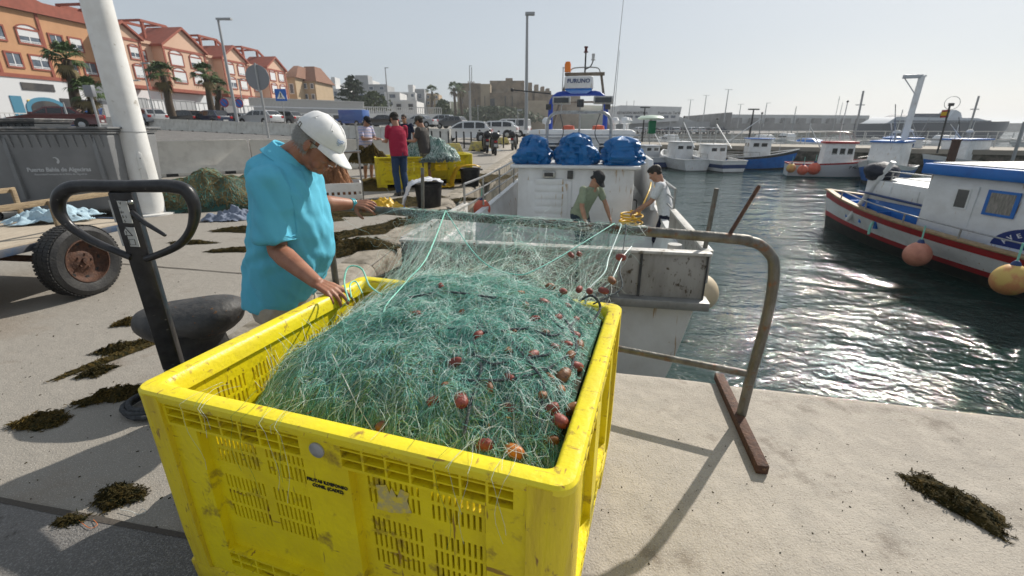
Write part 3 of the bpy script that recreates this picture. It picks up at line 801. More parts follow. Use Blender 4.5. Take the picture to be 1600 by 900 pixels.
fm = {'r': M_FRED, 'b': M_FBRN, 'o': M_FORG}; fmb = float_mb()
def add_float(p, s_, k):
 d = V(rn.gauss(0, 1), rn.gauss(0, 1), rn.gauss(0, .35)).normalized(); M = d.to_track_quat('Z', 'Y').to_matrix() @ Matrix.Diagonal((s_ * rn.uniform(.85, 1.2), s_ * rn.uniform(.85, 1.2), s_))
 MB().merge(fmb, M, p).build('float', fm[k], net, ang=50)
for u, v, s_, k in FL:
 h_ = on_heap(u, v)
 if h_: add_float(V(h_[1], h_[2], heap(h_[1], h_[2]) + .001), s_ * .9, k)
for u, v, z in ((970, 402, .95), (956, 438, .93), (943, 454, .90), (921, 455, .87), (892, 398, .91), (905, 397, .91), (905, 452, .86), (880, 455, .86), (860, 448, .85)):
 add_float(L3(u, v, z), .8, rn.choice('rrb'))
# weed caught in the net
M_WEEDB = mat('caught_weed', (.10, .065, .02), .8, alt=(.20, .13, .03), sc=40)
mb = MB()
for i in range(150):
 if i < 100:
  x, y = rn.uniform(-HX, HX), rn.uniform(-HY, HY); c = V(x, y, heap(x, y) + .010)
 else: c = V(*w2l(fall(rn.random(), rn.random())))
 d = V(rn.gauss(0, 1), rn.gauss(0, 1), rn.gauss(0, .3)).normalized(); P = []; L_ = rn.uniform(.006, .022)
 for k in range(5): P.append(c); d = (d + V(rn.gauss(0, .6), rn.gauss(0, .6), rn.gauss(0, .4))).normalized(); c = c + d * L_ / 3
 mb.tube(P, [L_ * .05, L_ * .22, L_ * .1, L_ * .2, L_ * .04], 5, flat=.5)
tag(mb.build('caught_weed', M_WEEDB, net), kind='stuff')
# ---------------------------------------------------------------- people
def skinmat(name, c, alt): return mat(name, c, .5, alt=alt, sc=9, bump=.10, bsc=160, sss=.12, spec=.4)
M_SKOLD = skinmat('tanned_skin', (.36, .17, .105), (.27, .11, .065))
M_SKIN = skinmat('skin', (.40, .22, .145), (.33, .17, .11))
def cloth(name, c, k=.85, rough=.85, sc=30, bump=.25, **kw):
 return mat(name, c, rough, alt=tuple(v * k for v in c), sc=sc, bump=bump, bsc=220, spec=.2, **kw)
M_HAIRG = mat('grey_hair', (.52, .51, .49), .6, alt=(.32, .31, .30), sc=120, bump=.5, bsc=250)
M_HAIRD = mat('dark_hair', (.02, .016, .013), .6, alt=(.035, .028, .022), sc=80, bump=.6, bsc=120)
M_BLACK = mat('black_plastic', (.018, .018, .019), .35, alt=(.03, .03, .03), sc=30)
M_LENS = mat('dark_lens', (.03, .03, .03), .08, trans=.7)
M_EYE = mat('eye_white', (.6, .56, .52), .3)
M_IRIS = mat('eye_iris', (.03, .02, .015), .2)
def frame3(f, u):
 f = V(*f).normalized(); u = V(*u); u = (u - f * u.dot(f)).normalized(); return f, u, f.cross(u)
def head_mb(mb, C, F, U, s=1.0, old=False):
 f, u, r = frame3(F, U); M = Matrix((f, r, u)).transposed()
 def E(a, b, c, ra, rb, rc): mb.ell(C + (f * a + r * b + u * c) * s, (ra * s, rb * s, rc * s), M, 18, 12)
 def K(p, q, r1, r2): mb.cap(C + (f * p[0] + r * p[1] + u * p[2]) * s, C + (f * q[0] + r * q[1] + u * q[2]) * s, r1 * s, r2 * s, 10)
 E(-.012, 0, .035, .098, .076, .088); E(.028, 0, -.012, .066, .064, .085); E(.030, 0, -.060, .054, .054, .045)
 E(.070, 0, -.098, .022, .026, .019)
 K((.085, 0, .018), (.108, 0, -.028), .010, .014); E(.106, 0, -.030, .016, .013, .012); E(.096, .013, -.034, .011, .010, .009); E(.096, -.013, -.034, .011, .010, .009)
 E(.080, .028, .026, .018, .024, .009); E(.080, -.028, .026, .018, .024, .009)
 E(.070, .036, -.022, .024, .020, .022); E(.070, -.036, -.022, .024, .020, .022)
 E(.086, 0, -.060, .014, .023, .006); E(.083, 0, -.071, .014, .019, .007)
 if old: E(.028, 0, -.105, .045, .040, .022); E(.055, .035, -.075, .022, .018, .024); E(.055, -.035, -.075, .022, .018, .024)
 for sd_ in (-1, 1):
  E(-.008, sd_ * .080, -.012, .019, .007, .031); E(-.004, sd_ * .079, -.030, .011, .008, .013)
 return f, u, r
def face_parts(root, body, C, f, u, r, s=1.0):
 for sd_ in (-1, 1):
  e = C + (f * .083 + r * (sd_ * .030) + u * .008) * s
  b = MB().ell(e, .0115 * s, None, 12, 8).build('eye', M_EYE, body); MB().ell(e + f * .007 * s, .0062 * s, None, 10, 6).build('iris', M_IRIS, b)
def hand(mb, W, D, N, T, curl=.35, s=1.0, spread=.10, curls=None, thumb=.7):
 """W wrist, D towards the knuckles, N out of the back of the hand, T towards the thumb side"""
 d = V(*D).normalized(); n = V(*N); n = (n - d * n.dot(d)).normalized(); t = d.cross(n)
 if t.dot(V(*T)) < 0: t = -t
 L_ = .088 * s
 for k in range(4):      # metacarpals make the palm
  o = (k - 1.5) * -.0195 * s
  mb.cap(W + t * o * .62 + d * .006 * s, W + d * (L_ - abs(k - 1) * .004 * s) + t * o, .0135 * s, .0115 * s, 8)
 mb.cap(W - n * .006 * s, W + d * L_ * .7 - n * .007 * s, .019 * s, .017 * s, 8)
 ln = (.078, .086, .080, .062)
 for k in range(4):
  o = (k - 1.5) * -.0205 * s; c = (curls[k] if curls else curl)
  a = (k - 1.5) * -spread; dd = (d * math.cos(a) + t * math.sin(a)); p = W + d * (L_ - abs(k - 1) * .004 * s) + t * o; th = c * .7
  for j, (q, rr) in enumerate(((.45, .0100), (.31, .0090), (.24, .0080))):
   v = dd * math.cos(th) - n * math.sin(th); e = p + v * ln[k] * q * s
   mb.cap(p, e, rr * s, (rr - .0008) * s, 8); p = e; th += c
 p = W + t * .017 * s + d * .018 * s - n * .004 * s; th = thumb
 for q, rr in ((.046, .0145), (.034, .0110), (.028, .0095)):
  v = d * math.cos(th) + t * math.sin(th) - n * .25; v.normalize(); e = p + v * q * s
  mb.cap(p, e, rr * s, (rr - .0015) * s, 8); p = e; th -= .28
def ering(c, S, Fd, w_, d_, n=24, p=2.3, f2=None):
 out = []
 for k in range(n):
  a = 2 * PI * k / n; ca, sa = math.cos(a), math.sin(a)
  x = abs(ca) ** (2 / p) * (1 if ca >= 0 else -1) * w_; y = abs(sa) ** (2 / p) * (1 if sa >= 0 else -1) * (d_ if sa < 0 or f2 is None else f2)
  out.append(V(*c) + S * x + Fd * y)
 return out
def torso(mb, secs, S):   # secs: (centre, forward, half width, half depth[, front depth])
 mb.loft([ering(c, S, V(*f), w_, d_, f2=(e[0] if e else None)) for c, f, w_, d_, *e in secs])
def wrinkle(o, amp, sc_, st=(1, 1, 1), seed=0):
 me = o.data; n = len(me.vertices); co = np.empty(n * 3); me.vertices.foreach_get('co', co); no = np.empty(n * 3); me.vertices.foreach_get('normal', no)
 co = co.reshape(-1, 3); no = no.reshape(-1, 3)
 d = np.array([noise.fractal(V(p[0] * st[0] * sc_ + seed, p[1] * st[1] * sc_, p[2] * st[2] * sc_), 1.0, 2.0, 3) for p in co])
 co += no * (d * amp)[:, None]; me.vertices.foreach_set('co', co.ravel()); me.update()
def shoe(root, body, A, D, m, s=1.0):
 d = V(D[0], D[1], 0).normalized(); S = V(d.y, -d.x, 0); mb = MB(); a = V(A.x, A.y, 0)
 mb.loft([[a + d * x + S * y * w_ * s + V(0, 0, z0 + (h_ - z0) * (1 if abs(y) < .7 else .75)) if up else a + d * x + S * y * w_ * s + V(0, 0, z0) for y, up in ((-1, 0), (-1, 1), (-.5, 1), (.5, 1), (1, 1), (1, 0))] for x, w_, z0, h_ in ((-.075 * s, .025, .004, .075), (-.06 * s, .036, 0, .095), (0, .038, 0, .10), (.06 * s, .042, 0, .075), (.12 * s, .048, 0, .055), (.165 * s, .040, 0, .045), (.185 * s, .02, .005, .035))])
 return mb.build('shoe', m, root, bevel=.006, ang=50)
def person(name_lab, cat_group, loc, J, skin, shirt_m, leg_m, hair=None, cap=None, shorts=False, sleeve=.62, vox=.011, fat=1.0, glasses=None, shoe_m=None, hs=1.0, handed=True, hem=0.0, rz=0.0, wr=(.006, 9), curlL=.4, curlR=.4):
 """J holds joint positions relative to the feet; R/L pairs"""
 root = thing('person', name_lab, 'person', loc, rz, cat_group)
 J = {k: V(*v) for k, v in J.items()}
 F = J['face']; U = J.get('up', V(0, 0, 1)); bf = J['front'].normalized()
 S = (J['shR'] - J['shL']); S.z = 0; S.normalize()
 mb = MB(); f, u, r = head_mb(mb, J['head'], F, U, hs, fat > 1.1)
 hb_ = J['head'] - u * .06 * hs - f * .025 * hs
 mb.cap(J['neck'], hb_, .062, .055, 14); mb.cap(J['neck'] - V(0, 0, .05), J['neck'], .07, .062)
 mb.limb([J['neck'] - V(0, 0, .05), J['chest'], J['pelvis']], [.07, .10, .10])
 for q in 'RL':
  sh, el, wr_ = J['sh' + q], J['el' + q], J['wr' + q]
  mb.limb([J['chest'] + V(0, 0, .08), sh], [.05, .045])
  mb.limb([sh, sh.lerp(el, .5), el], [.046, .044, .037], 14)
  fa = el.lerp(wr_, .3) ; mb.limb([el, fa, wr_], [.037, .041, .026], 14)
  D = J.get('hd' + q, (wr_ - el)); N = J.get('hn' + q, V(0, 0, 1)); T = J.get('ht' + q, (J['front']))
  hand(mb, wr_, D, N, T, curl=(curlR if q == 'R' else curlL), s=1.0)
  hi, kn, an = J['hi' + q], J['kn' + q], J['an' + q]
  mb.limb([J['pelvis'], hi, kn], [.09, .075, .052], 14); mb.limb([kn, kn.lerp(an, .35) - bf * .015, an, an - V(0, 0, .04)], [.05, .054, .036, .034], 14)
 body = remesh(mb, 'body', skin, root, vox, 2)
 face_parts(root, body, J['head'], f, u, r, hs)
 # shirt
 mb = MB(); pe, ch, ne = J['pelvis'], J['chest'], J['neck']; w1 = (J['shR'] - J['shL']).length / 2; up = V(0, 0, 1)
 secs = [(pe - V(0, 0, .10 + hem), bf, .175 * fat, .125 * fat), (pe + V(0, 0, 0), bf, .175 * fat, .125 * fat, .125 * fat * (1.15 if fat > 1.05 else 1)), (pe.lerp(ch, .45), bf, .17 * fat, .115 * fat, .125 * fat * (1.25 if fat > 1.05 else 1)), (ch, bf, .185 * fat ** .5, .115, .13), (ch.lerp(ne, .55), bf, w1 * .98, .10), (ch.lerp(ne, .85), bf, w1 * .72, .075), (ne + V(0, 0, .0), bf, .075, .065)]
 torso(mb, secs, S)
 for q in 'RL':
  sh, el = J['sh' + q], J['el' + q]; e = sh.lerp(el, sleeve) if sleeve <= 1 else el
  mb.limb([sh, e], [.064, .060], 14)
  if sleeve > 1: mb.limb([el, el.lerp(J['wr' + q], .85)], [.056, .042])
 shirt = remesh(mb, 'shirt', shirt_m, root, vox * .9, 4); wrinkle(shirt, wr[0], wr[1])
 # legs
 mb = MB(); torso(mb, [(pe - V(0, 0, .12), bf, .165 * fat, .12 * fat), (pe - V(0, 0, .02), bf, .168 * fat, .122 * fat), (pe + V(0, 0, .06), bf, .16 * fat, .112 * fat)], S)
 for q in 'RL':
  hi, kn, an = J['hi' + q], J['kn' + q], J['an' + q]
  if shorts: mb.limb([hi, hi.lerp(kn, .95)], [.095, .083], 14)
  else: mb.limb([hi, kn, kn.lerp(an, .4) - bf * .012, an + V(0, 0, .01)], [.095, .076, .076, .060], 14)
 lg = remesh(mb, 'shorts' if shorts else 'trousers', leg_m, root, vox, 3); wrinkle(lg, .006, 12, seed=4)
 for q in 'RL': shoe(root, body, J['an' + q], J.get('toe' + q, bf), shoe_m or M_BLACK)
 C = J['head']; M = Matrix((f, r, u)).transposed()
 if hair:
  mb = MB(); mb.ell(C + (-f * .020 + u * .042) * hs, (.100 * hs, .083 * hs, .085 * hs), M, 20, 12)
  if not cap: mb.ell(C + (f * .012 + u * .075) * hs, (.085 * hs, .07 * hs, .05 * hs), M)
  mb.ell(C + (-f * .05 - u * .01) * hs, (.055 * hs, .070 * hs, .055 * hs), M)
  h_ = remesh(mb, 'hair', hair, root, vox * .7, 2); wrinkle(h_, .004, 40)
 if cap:
  cap_parts(root, C, f, u, r, cap, hs, tilt=0)
 if glasses:
  mb = MB()
  for sd_ in (-1, 1):
   mb.bar(C + (f * .104 + r * sd_ * .012 + u * .010) * hs, C + (f * .094 + r * sd_ * .055 + u * .010) * hs, .006, .034, u); mb.bar(C + (f * .094 + r * sd_ * .058 + u * .012) * hs, C + (r * sd_ * .080 + u * .014) * hs, .004, .006, u)
  mb.build('sunglasses', M_BLACK, root)
 return root, body, f, u, r
def cap_parts(root, C, f, u, r, m, s=1.0, tilt=0, brim_m=None, brim_len=.075):
 M = Matrix((f, r, u)).transposed(); o = C + (-f * .010 + u * .040) * s
 a, b, h = .112 * s, .090 * s, .092 * s; rings = []
 for i in range(9):
  t = PI / 2 * i / 8; z = math.sin(t) * h; q = math.cos(t) ** .85 if i < 8 else .02
  rings.append([o + f * (a * q * math.cos(k * PI / 18)) + r * (b * q * math.sin(k * PI / 18)) + u * z for k in range(36)])
 rings = [[p - u * .012 * s for p in rings[0]]] + rings
 for rg_ in rings[1:]:
  for p in rg_: p += (p - o).normalized() * .0045 * s * fb((p.x, p.y, p.z), 14, 2) * 1.6
 mb = MB(); mb.loft(rings, cap=False); c = mb.build('cap', m, root, ang=60)
 md = c.modifiers.new('t', 'SOLIDIFY'); md.thickness = .002; md.offset = 0
 mb = MB(); G_ = []
 for j in range(9):
  v = j / 8; row = []
  for i in range(17):
   t = (i / 16 - .5) * 2; a_ = t * 1.15
   base = f * (a * math.cos(a_)) + r * (b * math.sin(a_)); ln_ = brim_len * s * (1 - abs(t) ** 3.2) * v
   row.append(o + base + (f * .93 - u * .36) * ln_ - u * (.012 * s + .022 * s * (t * t) * v))
  G_.append(row)
 n = 17; mb.add([p for q in G_ for p in q], [(j * n + i, j * n + i + 1, (j + 1) * n + i + 1, (j + 1) * n + i) for j in range(8) for i in range(16)])
 br = mb.build('cap_brim', brim_m or m, c, ang=60); md = br.modifiers.new('t', 'SOLIDIFY'); md.thickness = .003
 MB().ell(o + u * h, (.007 * s, .007 * s, .004 * s), M, 10, 6).build('cap_button', m, c)
 return c
# ---- the old man at the bin
M_POLO = mat('turquoise_polo', (.13, .50, .67), .8, alt=(.11, .45, .62), sc=3, bump=.3, bsc=420, spec=.2)
M_BEIGE = cloth('beige_shorts', (.42, .37, .30))
M_CAPW = cloth('white_cotton', (.74, .74, .73), .94, bump=.06)
M_TEALW = mat('turquoise_bracelet', (.05, .42, .48), .3, alt=(.02, .18, .22), sc=90)
def old_man():
 o0 = G(430, 640, 0); o0 = V(-1.13, 2.34, 0)
 T = lambda u, v, Y: PY(u, v, Y) - o0
 hd = T(497, 226, 2.30)
 J = dict(head=hd, neck=T(452, 252, 2.32), chest=T(447, 310, 2.33), pelvis=T(440, 448, 2.33),
    shR=T(420, 287, 2.14), elR=T(434, 392, 2.10), shL=T(478, 285, 2.50), elL=T(500, 318, 2.66))
 wR = G(494, 441, .80) - o0; wL = T(553, 319, 2.84)
 J['wrR'] = wR; J['wrL'] = wL
 for k, v in J.items(): J[k] = V(*v)
 front = V(.95, .20, 0).normalized()
 root = thing('person', 'elderly man in turquoise polo shirt and white cap sorting the net', 'person', o0)
 F = V(.74, -.10, -.60); U = V(.60, 0, .80)
 mb = MB(); f, u, r = head_mb(mb, J['head'], F, U, 1.0, True)
 C = J['head']
 mb.cap(J['neck'] + V(.0, 0, .01), C - u * .06 - f * .04, .070, .064, 16); mb.ell(C - u * .075 + f * .0, (.06, .055, .045), None)
 mb.limb([J['neck'] - V(0, 0, .03), J['chest'], J['pelvis']], [.08, .11, .12])
 for q in 'RL':
  sh, el, wr_ = J['sh' + q], J['el' + q], J['wr' + q]
  mb.limb([J['chest'] + V(0, 0, .1), sh], [.05, .05]); mb.limb([sh, sh.lerp(el, .5), el], [.054, .052, .045], 18)
  mb.limb([el, el.lerp(wr_, .22), el.lerp(wr_, .6), wr_], [.044, .049, .040, .029], 18)
  mb.ell(wr_, (.03, .03, .024), None)
 hand(mb, wR, V(.80, -.28, -.28), V(.15, -.2, 1), V(.2, .9, 0), s=1.02, curls=(.30, .38, .45, .5), spread=.13, thumb=.75)
 hand(mb, wL + V(0, 0, .0), V(.86, -.26, .02), V(.0, -.55, .85), V(0, -1, -.3), s=1.04, curls=(.42, .45, .50, .55), spread=.10, thumb=1.0)
 for q, sg in (('R', -1), ('L', 1)):
  hi = J['pelvis'] + V(.02, sg * .10, -.10); kn = V(hi.x + .03, hi.y, .47); an = V(hi.x - .03, hi.y, .09)
  J['hi' + q], J['kn' + q], J['an' + q] = hi, kn, an
  mb.limb([J['pelvis'], hi, kn], [.11, .085, .058], 14); mb.limb([kn, kn.lerp(an, .35) - front * .015, an, an - V(0, 0, .04)], [.056, .058, .038, .036], 14)
 body = remesh(mb, 'body', M_SKOLD, root, .0045, 3, factor=.5)
 face_parts(root, body, C, f, u, r)
 # polo shirt
 mb = MB(); S = V(.18, -.98, 0).normalized(); fd = V(.98, .18, 0).normalized()
 def sec(v, xl, xr, wd, Y=2.33, tilt=0.0):
  a, b = T(xl, v, Y), T(xr, v, Y); c = (a + b) / 2; h_ = (b - a).length / 2
  return (c, (fd + V(0, 0, tilt)).normalized(), wd, h_)
 torso(mb, [sec(468, 391, 480, .19), sec(455, 391, 498, .195), sec(430, 391, 509, .20), sec(395, 392, 515, .205), sec(360, 393, 514, .205), sec(325, 395, 509, .205), sec(292, 397, 501, .212, tilt=-.15), sec(268, 398, 500, .19, tilt=-.3), sec(252, 414, 494, .14, tilt=-.4), sec(242, 424, 486, .10, tilt=-.5)], S)
 for q in 'RL':
  sh, el = J['sh' + q], J['el' + q]; e = sh.lerp(el, .84 if q == 'R' else .62); d = (el - sh).normalized()
  mb.limb([J['chest'] + V(0, 0, .10), sh], [.09, .080], 16)
  # sleeve: widening tube with a square cut hem
  mb.tube([sh - d * .03, sh + d * .03, sh.lerp(e, .5), e], [.076, .080, .080, .086 if q == 'R' else .072], 20)
  mb.ell(sh, (.083, .080, .072))
 shirt = remesh(mb, 'polo_shirt', M_POLO, root, .0075, 4)
 # folds: hanging from the shoulder, round the armpit and the belly
 me = shirt.data; shp = J['shR']; nl = [(v.co.copy(), v.normal.copy()) for v in me.vertices]
 for v, (p, vn) in zip(me.vertices, nl):
  q = V(p.x * 1.0, p.y * 1.0, p.z)
  n_ = noise.fractal(V(p.x * 7 + p.z * 2.5, p.y * 6, p.z * 2.2), 1, 2, 3) * .028
  k_ = 1 - abs(noise.noise(V(p.x * 9 + p.z * 4, p.y * 8, p.z * 3 - p.x * 3))) * 2
  n_ += .006 * max(0, k_) ** 2 * (1 if p.z < 1.25 else .3)
  dd = (p - (shp + V(.07, 0, -.08))).length
  n_ += .005 * math.sin(dd * 50 + 3 * noise.noise(q * 5)) * math.exp(-(dd / .16) ** 2) * (1 if p.x > shp.x - .02 else .4)
  n_ += .006 * math.sin((p.z * .8 - p.x * .6) * 60 + 4 * noise.noise(q * 4)) * math.exp(-((p.z - .82) / .10) ** 2)
  n_ += .006 * math.sin((p.z + p.x * 1.2) * 44 + 3 * noise.noise(q * 6)) * math.exp(-((p.z - 1.10) / .12) ** 2) * (1 if p.x < 0 else .5)
  v.co = p + vn * max(-.016, min(.019, n_))
 # sleeve band, side seam, shoulder seam
 d = (J['elR'] - J['shR']).normalized(); e = J['shR'].lerp(J['elR'], .84); uu = d.orthogonal().normalized(); ww = d.cross(uu)
 mb = MB()
 for off in (-.004, -.022): mb.tube([e + d * off + (uu * math.cos(t) + ww * math.sin(t)) * (.0875 if off > -.01 else .0855) for t in [k * PI / 20 for k in range(40)]], .0022, 5, closed=True)
 mb.build('sleeve_hem', M_POLO, shirt)
 # collar: stand and fall, open at the throat
 nb = J['neck']; ax = V(.42, .02, .90).normalized(); side = V(.18, -.98, 0).normalized(); fr = ax.cross(side) * -1
 if fr.x < 0: fr = -fr
 cc = nb + V(.012, 0, .036); rows = []
 for k in range(41):
  t = (k / 40 - .5) * 2 * 2.75; ca, sa = math.cos(PI + t), math.sin(PI + t)
  dr = fr * ca + side * sa; op = abs(k / 20 - 1); tip = max(0, op - .72) / .28
  drop = .030 + .035 * tip
  rows.append([cc + dr * (.085 + .006 * tip) - ax * (.028 + .03 * tip), cc + dr * .079 + ax * (.034 - .055 * op ** 2), cc + dr * .086 + ax * (.037 - .055 * op ** 2), cc + dr * (.108 + .014 * op) + ax * (-.012 - .055 * op ** 2 - drop * tip * .5), cc + dr * (.130 + .012 * op) - ax * (.030 + .05 * op ** 2 + drop * tip)])
 mb = MB(); n = 5; mb.add([p for q in rows for p in q], [(i * n + j, i * n + j + 1, (i + 1) * n + j + 1, (i + 1) * n + j) for i in range(40) for j in range(4)])
 cl = mb.build('collar', M_POLO, shirt, ang=70); md = cl.modifiers.new('t', 'SOLIDIFY'); md.thickness = .004; sb = cl.modifiers.new('s', 'SUBSURF'); sb.levels = 1; sb.render_levels = 1
 # shorts
 pe = J['pelvis']; mb = MB(); torso(mb, [(pe - V(0, 0, .16), fd, .17, .15), (pe, fd, .18, .165)], S)
 for q in 'RL': mb.limb([J['hi' + q], J['kn' + q] + V(0, 0, .03)], [.115, .09], 14)
 sh_ = remesh(mb, 'shorts', M_BEIGE, root, .011, 3); wrinkle(sh_, .006, 14)
 for q in 'RL': shoe(root, body, J['an' + q], fd, M_BLACK)
 # hair under the cap
 M = Matrix((f, r, u)).transposed(); mb = MB()
 mb.ell(C + (-f * .022 + u * .020), (.094, .0775, .075), M, 20, 12); mb.ell(C + (-f * .055 - u * .018), (.048, .062, .052), M)
 hb2 = remesh(mb, 'hair', M_HAIRG, root, .006, 3); wrinkle(hb2, .003, 60)
 hs_ = []
 for i in range(2600):
  a = rn.uniform(1.25, 2 * PI - 1.25); z = rn.uniform(-.06, .045)
  q = math.sqrt(max(0, 1 - (max(-.9, min(.9, (z - .01) / .085))) ** 2)); p = C + f * (-.024 + .093 * q * math.cos(a)) + r * (.080 * q * math.sin(a)) + u * z
  dd = (-f * .25 * math.cos(a) * -1 - u * 1.0 + V(rn.gauss(0, .25), rn.gauss(0, .25), rn.gauss(0, .2))).normalized(); L_ = rn.uniform(.012, .024); nn = (p - C).normalized()
  hs_.append(([tuple(p), tuple(p + dd * L_ * .5 + nn * .003), tuple(p + dd * L_ + nn * .002)], .0004))
 fast_strands(hs_, 'hair_strands', M_HAIRG, hb2)
 # cap with seams, strap and badge
 o = C + f * .004 + u * .004; c = cap_parts(root, o, f, u, r, M_CAPW, 1.06, brim_len=.078)
 oc = o + (-f * .010 + u * .040) * 1.06; a, b, h = .112 * 1.06, .090 * 1.06, .092 * 1.06; mb = MB()
 for k in range(6):
  th = k * PI / 3 + .0; P = []
  for i in range(13): t = PI / 2 * i / 12; q = math.cos(t) ** .85 if i < 12 else 0; P.append(oc + f * (a * q * 1.006 * math.cos(th)) + r * (b * q * 1.006 * math.sin(th)) + u * (math.sin(t) * h * 1.006))
  mb.tube(P, .0016, 5)
 mb.tube([oc - u * .010 + f * (a * 1.006 * math.cos(t)) + r * (b * 1.006 * math.sin(t)) for t in [k * PI / 24 for k in range(48)]], .0014, 5, closed=True)
 mb.build('cap_seams', M_CAPW, c)
 mb = MB(); P = [oc - u * .003 + f * (a * 1.015 * math.cos(t)) + r * (b * 1.015 * math.sin(t)) for t in [2.2 + k * .09 for k in range(20)]]
 for i in range(len(P) - 1): mb.bar(P[i], P[i + 1], .002, .016, u)
 mb.build('cap_strap', M_CAPW, c)
 tq = 2.28; p = oc - u * .003 + f * (a * 1.03 * math.cos(tq)) + r * (b * 1.03 * math.sin(tq)); q = r.cross(u) if 0 else None
 tn = (-f * math.sin(tq) * a + r * math.cos(tq) * b).normalized(); mb = MB()
 for k in (-1, 1): mb.bar(p + tn * .009 * k - u * .010, p + tn * .009 * k + u * .010, .003, .003); mb.bar(p - tn * .010 + u * .010 * k, p + tn * .010 + u * .010 * k, .003, .003)
 mb.build('cap_buckle', mat('dull_brass', (.16, .15, .12), .35, metal=.8), c)
 M_BLUE_T = mat('blue_thread', (.04, .16, .42), .6)
 for k, (tt, e) in enumerate(((.30, .30), (.12, .36))):
  pass
 th = .42; t = .38; q = math.cos(t) ** .85; p = oc + (f * (a * q * math.cos(th)) + r * (b * q * math.sin(th)) + u * math.sin(t) * h) * 1.02; nn = (f * math.cos(th) + r * math.sin(th) + u * .4).normalized(); rt = u.cross(nn).normalized()
 mb = MB()
 for i in range(4):
  z = (1.5 - i) * .0085; P = [p + u * z + rt * x * .021 * (1 - .25 * i * (1 if i else 0) / 3) + u * .0025 * math.sin(x * 6 + i) + nn * (.0018 - .006 * abs(x)) for x in (-1, -.6, -.2, .2, .6, 1)]
  mb.tube(P, .0013, 5)
 mb.build('cap_badge', M_BLUE_T, c)
 mb = MB()
 for th_ in (.95, 2.0, -1.0):
  mb = MB(); q = math.cos(.75) ** .85; p = oc + (f * (a * q * math.cos(th_)) + r * (b * q * math.sin(th_)) + u * math.sin(.75) * h) * 1.01; mb.ell(p, .0042, None, 10, 6); mb.build('cap_eyelet', M_CAPW, c)
 # glasses
 g = MB()
 for sd_ in (-1, 1):
  ce = C + f * .102 + r * sd_ * .033 + u * .004; P = []
  for k in range(20): t = 2 * PI * k / 20; P.append(ce + r * (.0265 * math.cos(t)) + u * (.019 * math.sin(t)) - f * (.006 if math.cos(t) * sd_ > .5 else 0))
  g.tube(P, .0021, 6, closed=True)
  g.tube([C + f * .094 + r * sd_ * .061 + u * .010, C + f * .05 + r * sd_ * .078 + u * .014, C - f * .002 + r * sd_ * .083 + u * .014, C - f * .02 + r * sd_ * .082 - u * .01], .0020, 6)
 g.tube([C + f * .104 - r * .008 + u * .008, C + f * .108 + u * .011, C + f * .104 + r * .008 + u * .008], .002, 6)
 go = g.build('glasses', M_BLACK, root)
 for sd_ in (-1, 1): MB().lathe([(0, 0), (.024, 0), (.024, .001), (0, .001)], 20, C + f * .101 + r * sd_ * .033 + u * .004, Matrix((r, u * .72, f)).transposed()).build('lens', M_LENS, go)
 # watch bracelet
 ax = (J['wrL'] - J['elL']).normalized(); cw = J['wrL'] - ax * .012; uu = ax.orthogonal().normalized(); ww = ax.cross(uu); mb = MB()
 for k in range(20):
  t = 2 * PI * k / 20; dr = uu * math.cos(t) + ww * math.sin(t); tt = ax.cross(dr)
  for o_ in (-.007, .007): mb.box(cw + dr * .0325 + ax * o_, (.010, .012, .005), M=Matrix((tt, ax, dr)).transposed())
 mb.build('bracelet', M_TEALW, root, bevel=.0012)
 return root
old_man()
# ---------------------------------------------------------------- things standing on the quay, near to middle
M_BLKP = mat('black_paint', (.014, .014, .016), .32, alt=(.03, .03, .032), sc=20, dirt=(.12, .11, .10), dsc=60, dlo=.66, dhi=.7, bump=.2)
M_RUBB = mat('black_rubber', (.016, .016, .017), .6, alt=(.035, .034, .032), sc=14, bump=.4, bsc=60)
M_LABEL = mat('grey_label', (.45, .46, .46), .4, alt=(.36, .37, .37), sc=30)
M_STEEL = mat('steel', (.42, .42, .41), .35, alt=(.28, .28, .27), sc=20, metal=.9, bump=.15)
M_WHITE = mat('white_paint', (.74, .74, .72), .45, alt=(.64, .63, .60), sc=3, dirt=(.30, .26, .20), dsc=7, dlo=.64, dhi=.74, bump=.1)
M_DGREY = mat('dark_grey_plastic', (.21, .215, .22), .55, alt=(.17, .175, .18), sc=2, dirt=(.17, .16, .15), dsc=5, dlo=.6, dhi=.75, bump=.15)
M_WOOD = mat('weathered_timber', (.33, .25, .15), .8, alt=(.22, .16, .10), sc=14, stretch=(1, 1, 8), bump=.5)
M_WEED = mat('seaweed', (.036, .028, .009), .8, spec=.12, alt=(.09, .058, .014), sc=25, lo=.5, hi=.65, bump=1, bsc=60, dirt=(.015, .016, .006), dsc=30, dlo=.5, dhi=.6)
M_WEED2 = mat('dry_seaweed', (.11, .072, .018), .8, spec=.12, alt=(.05, .04, .014), sc=18, bump=1, bsc=60)
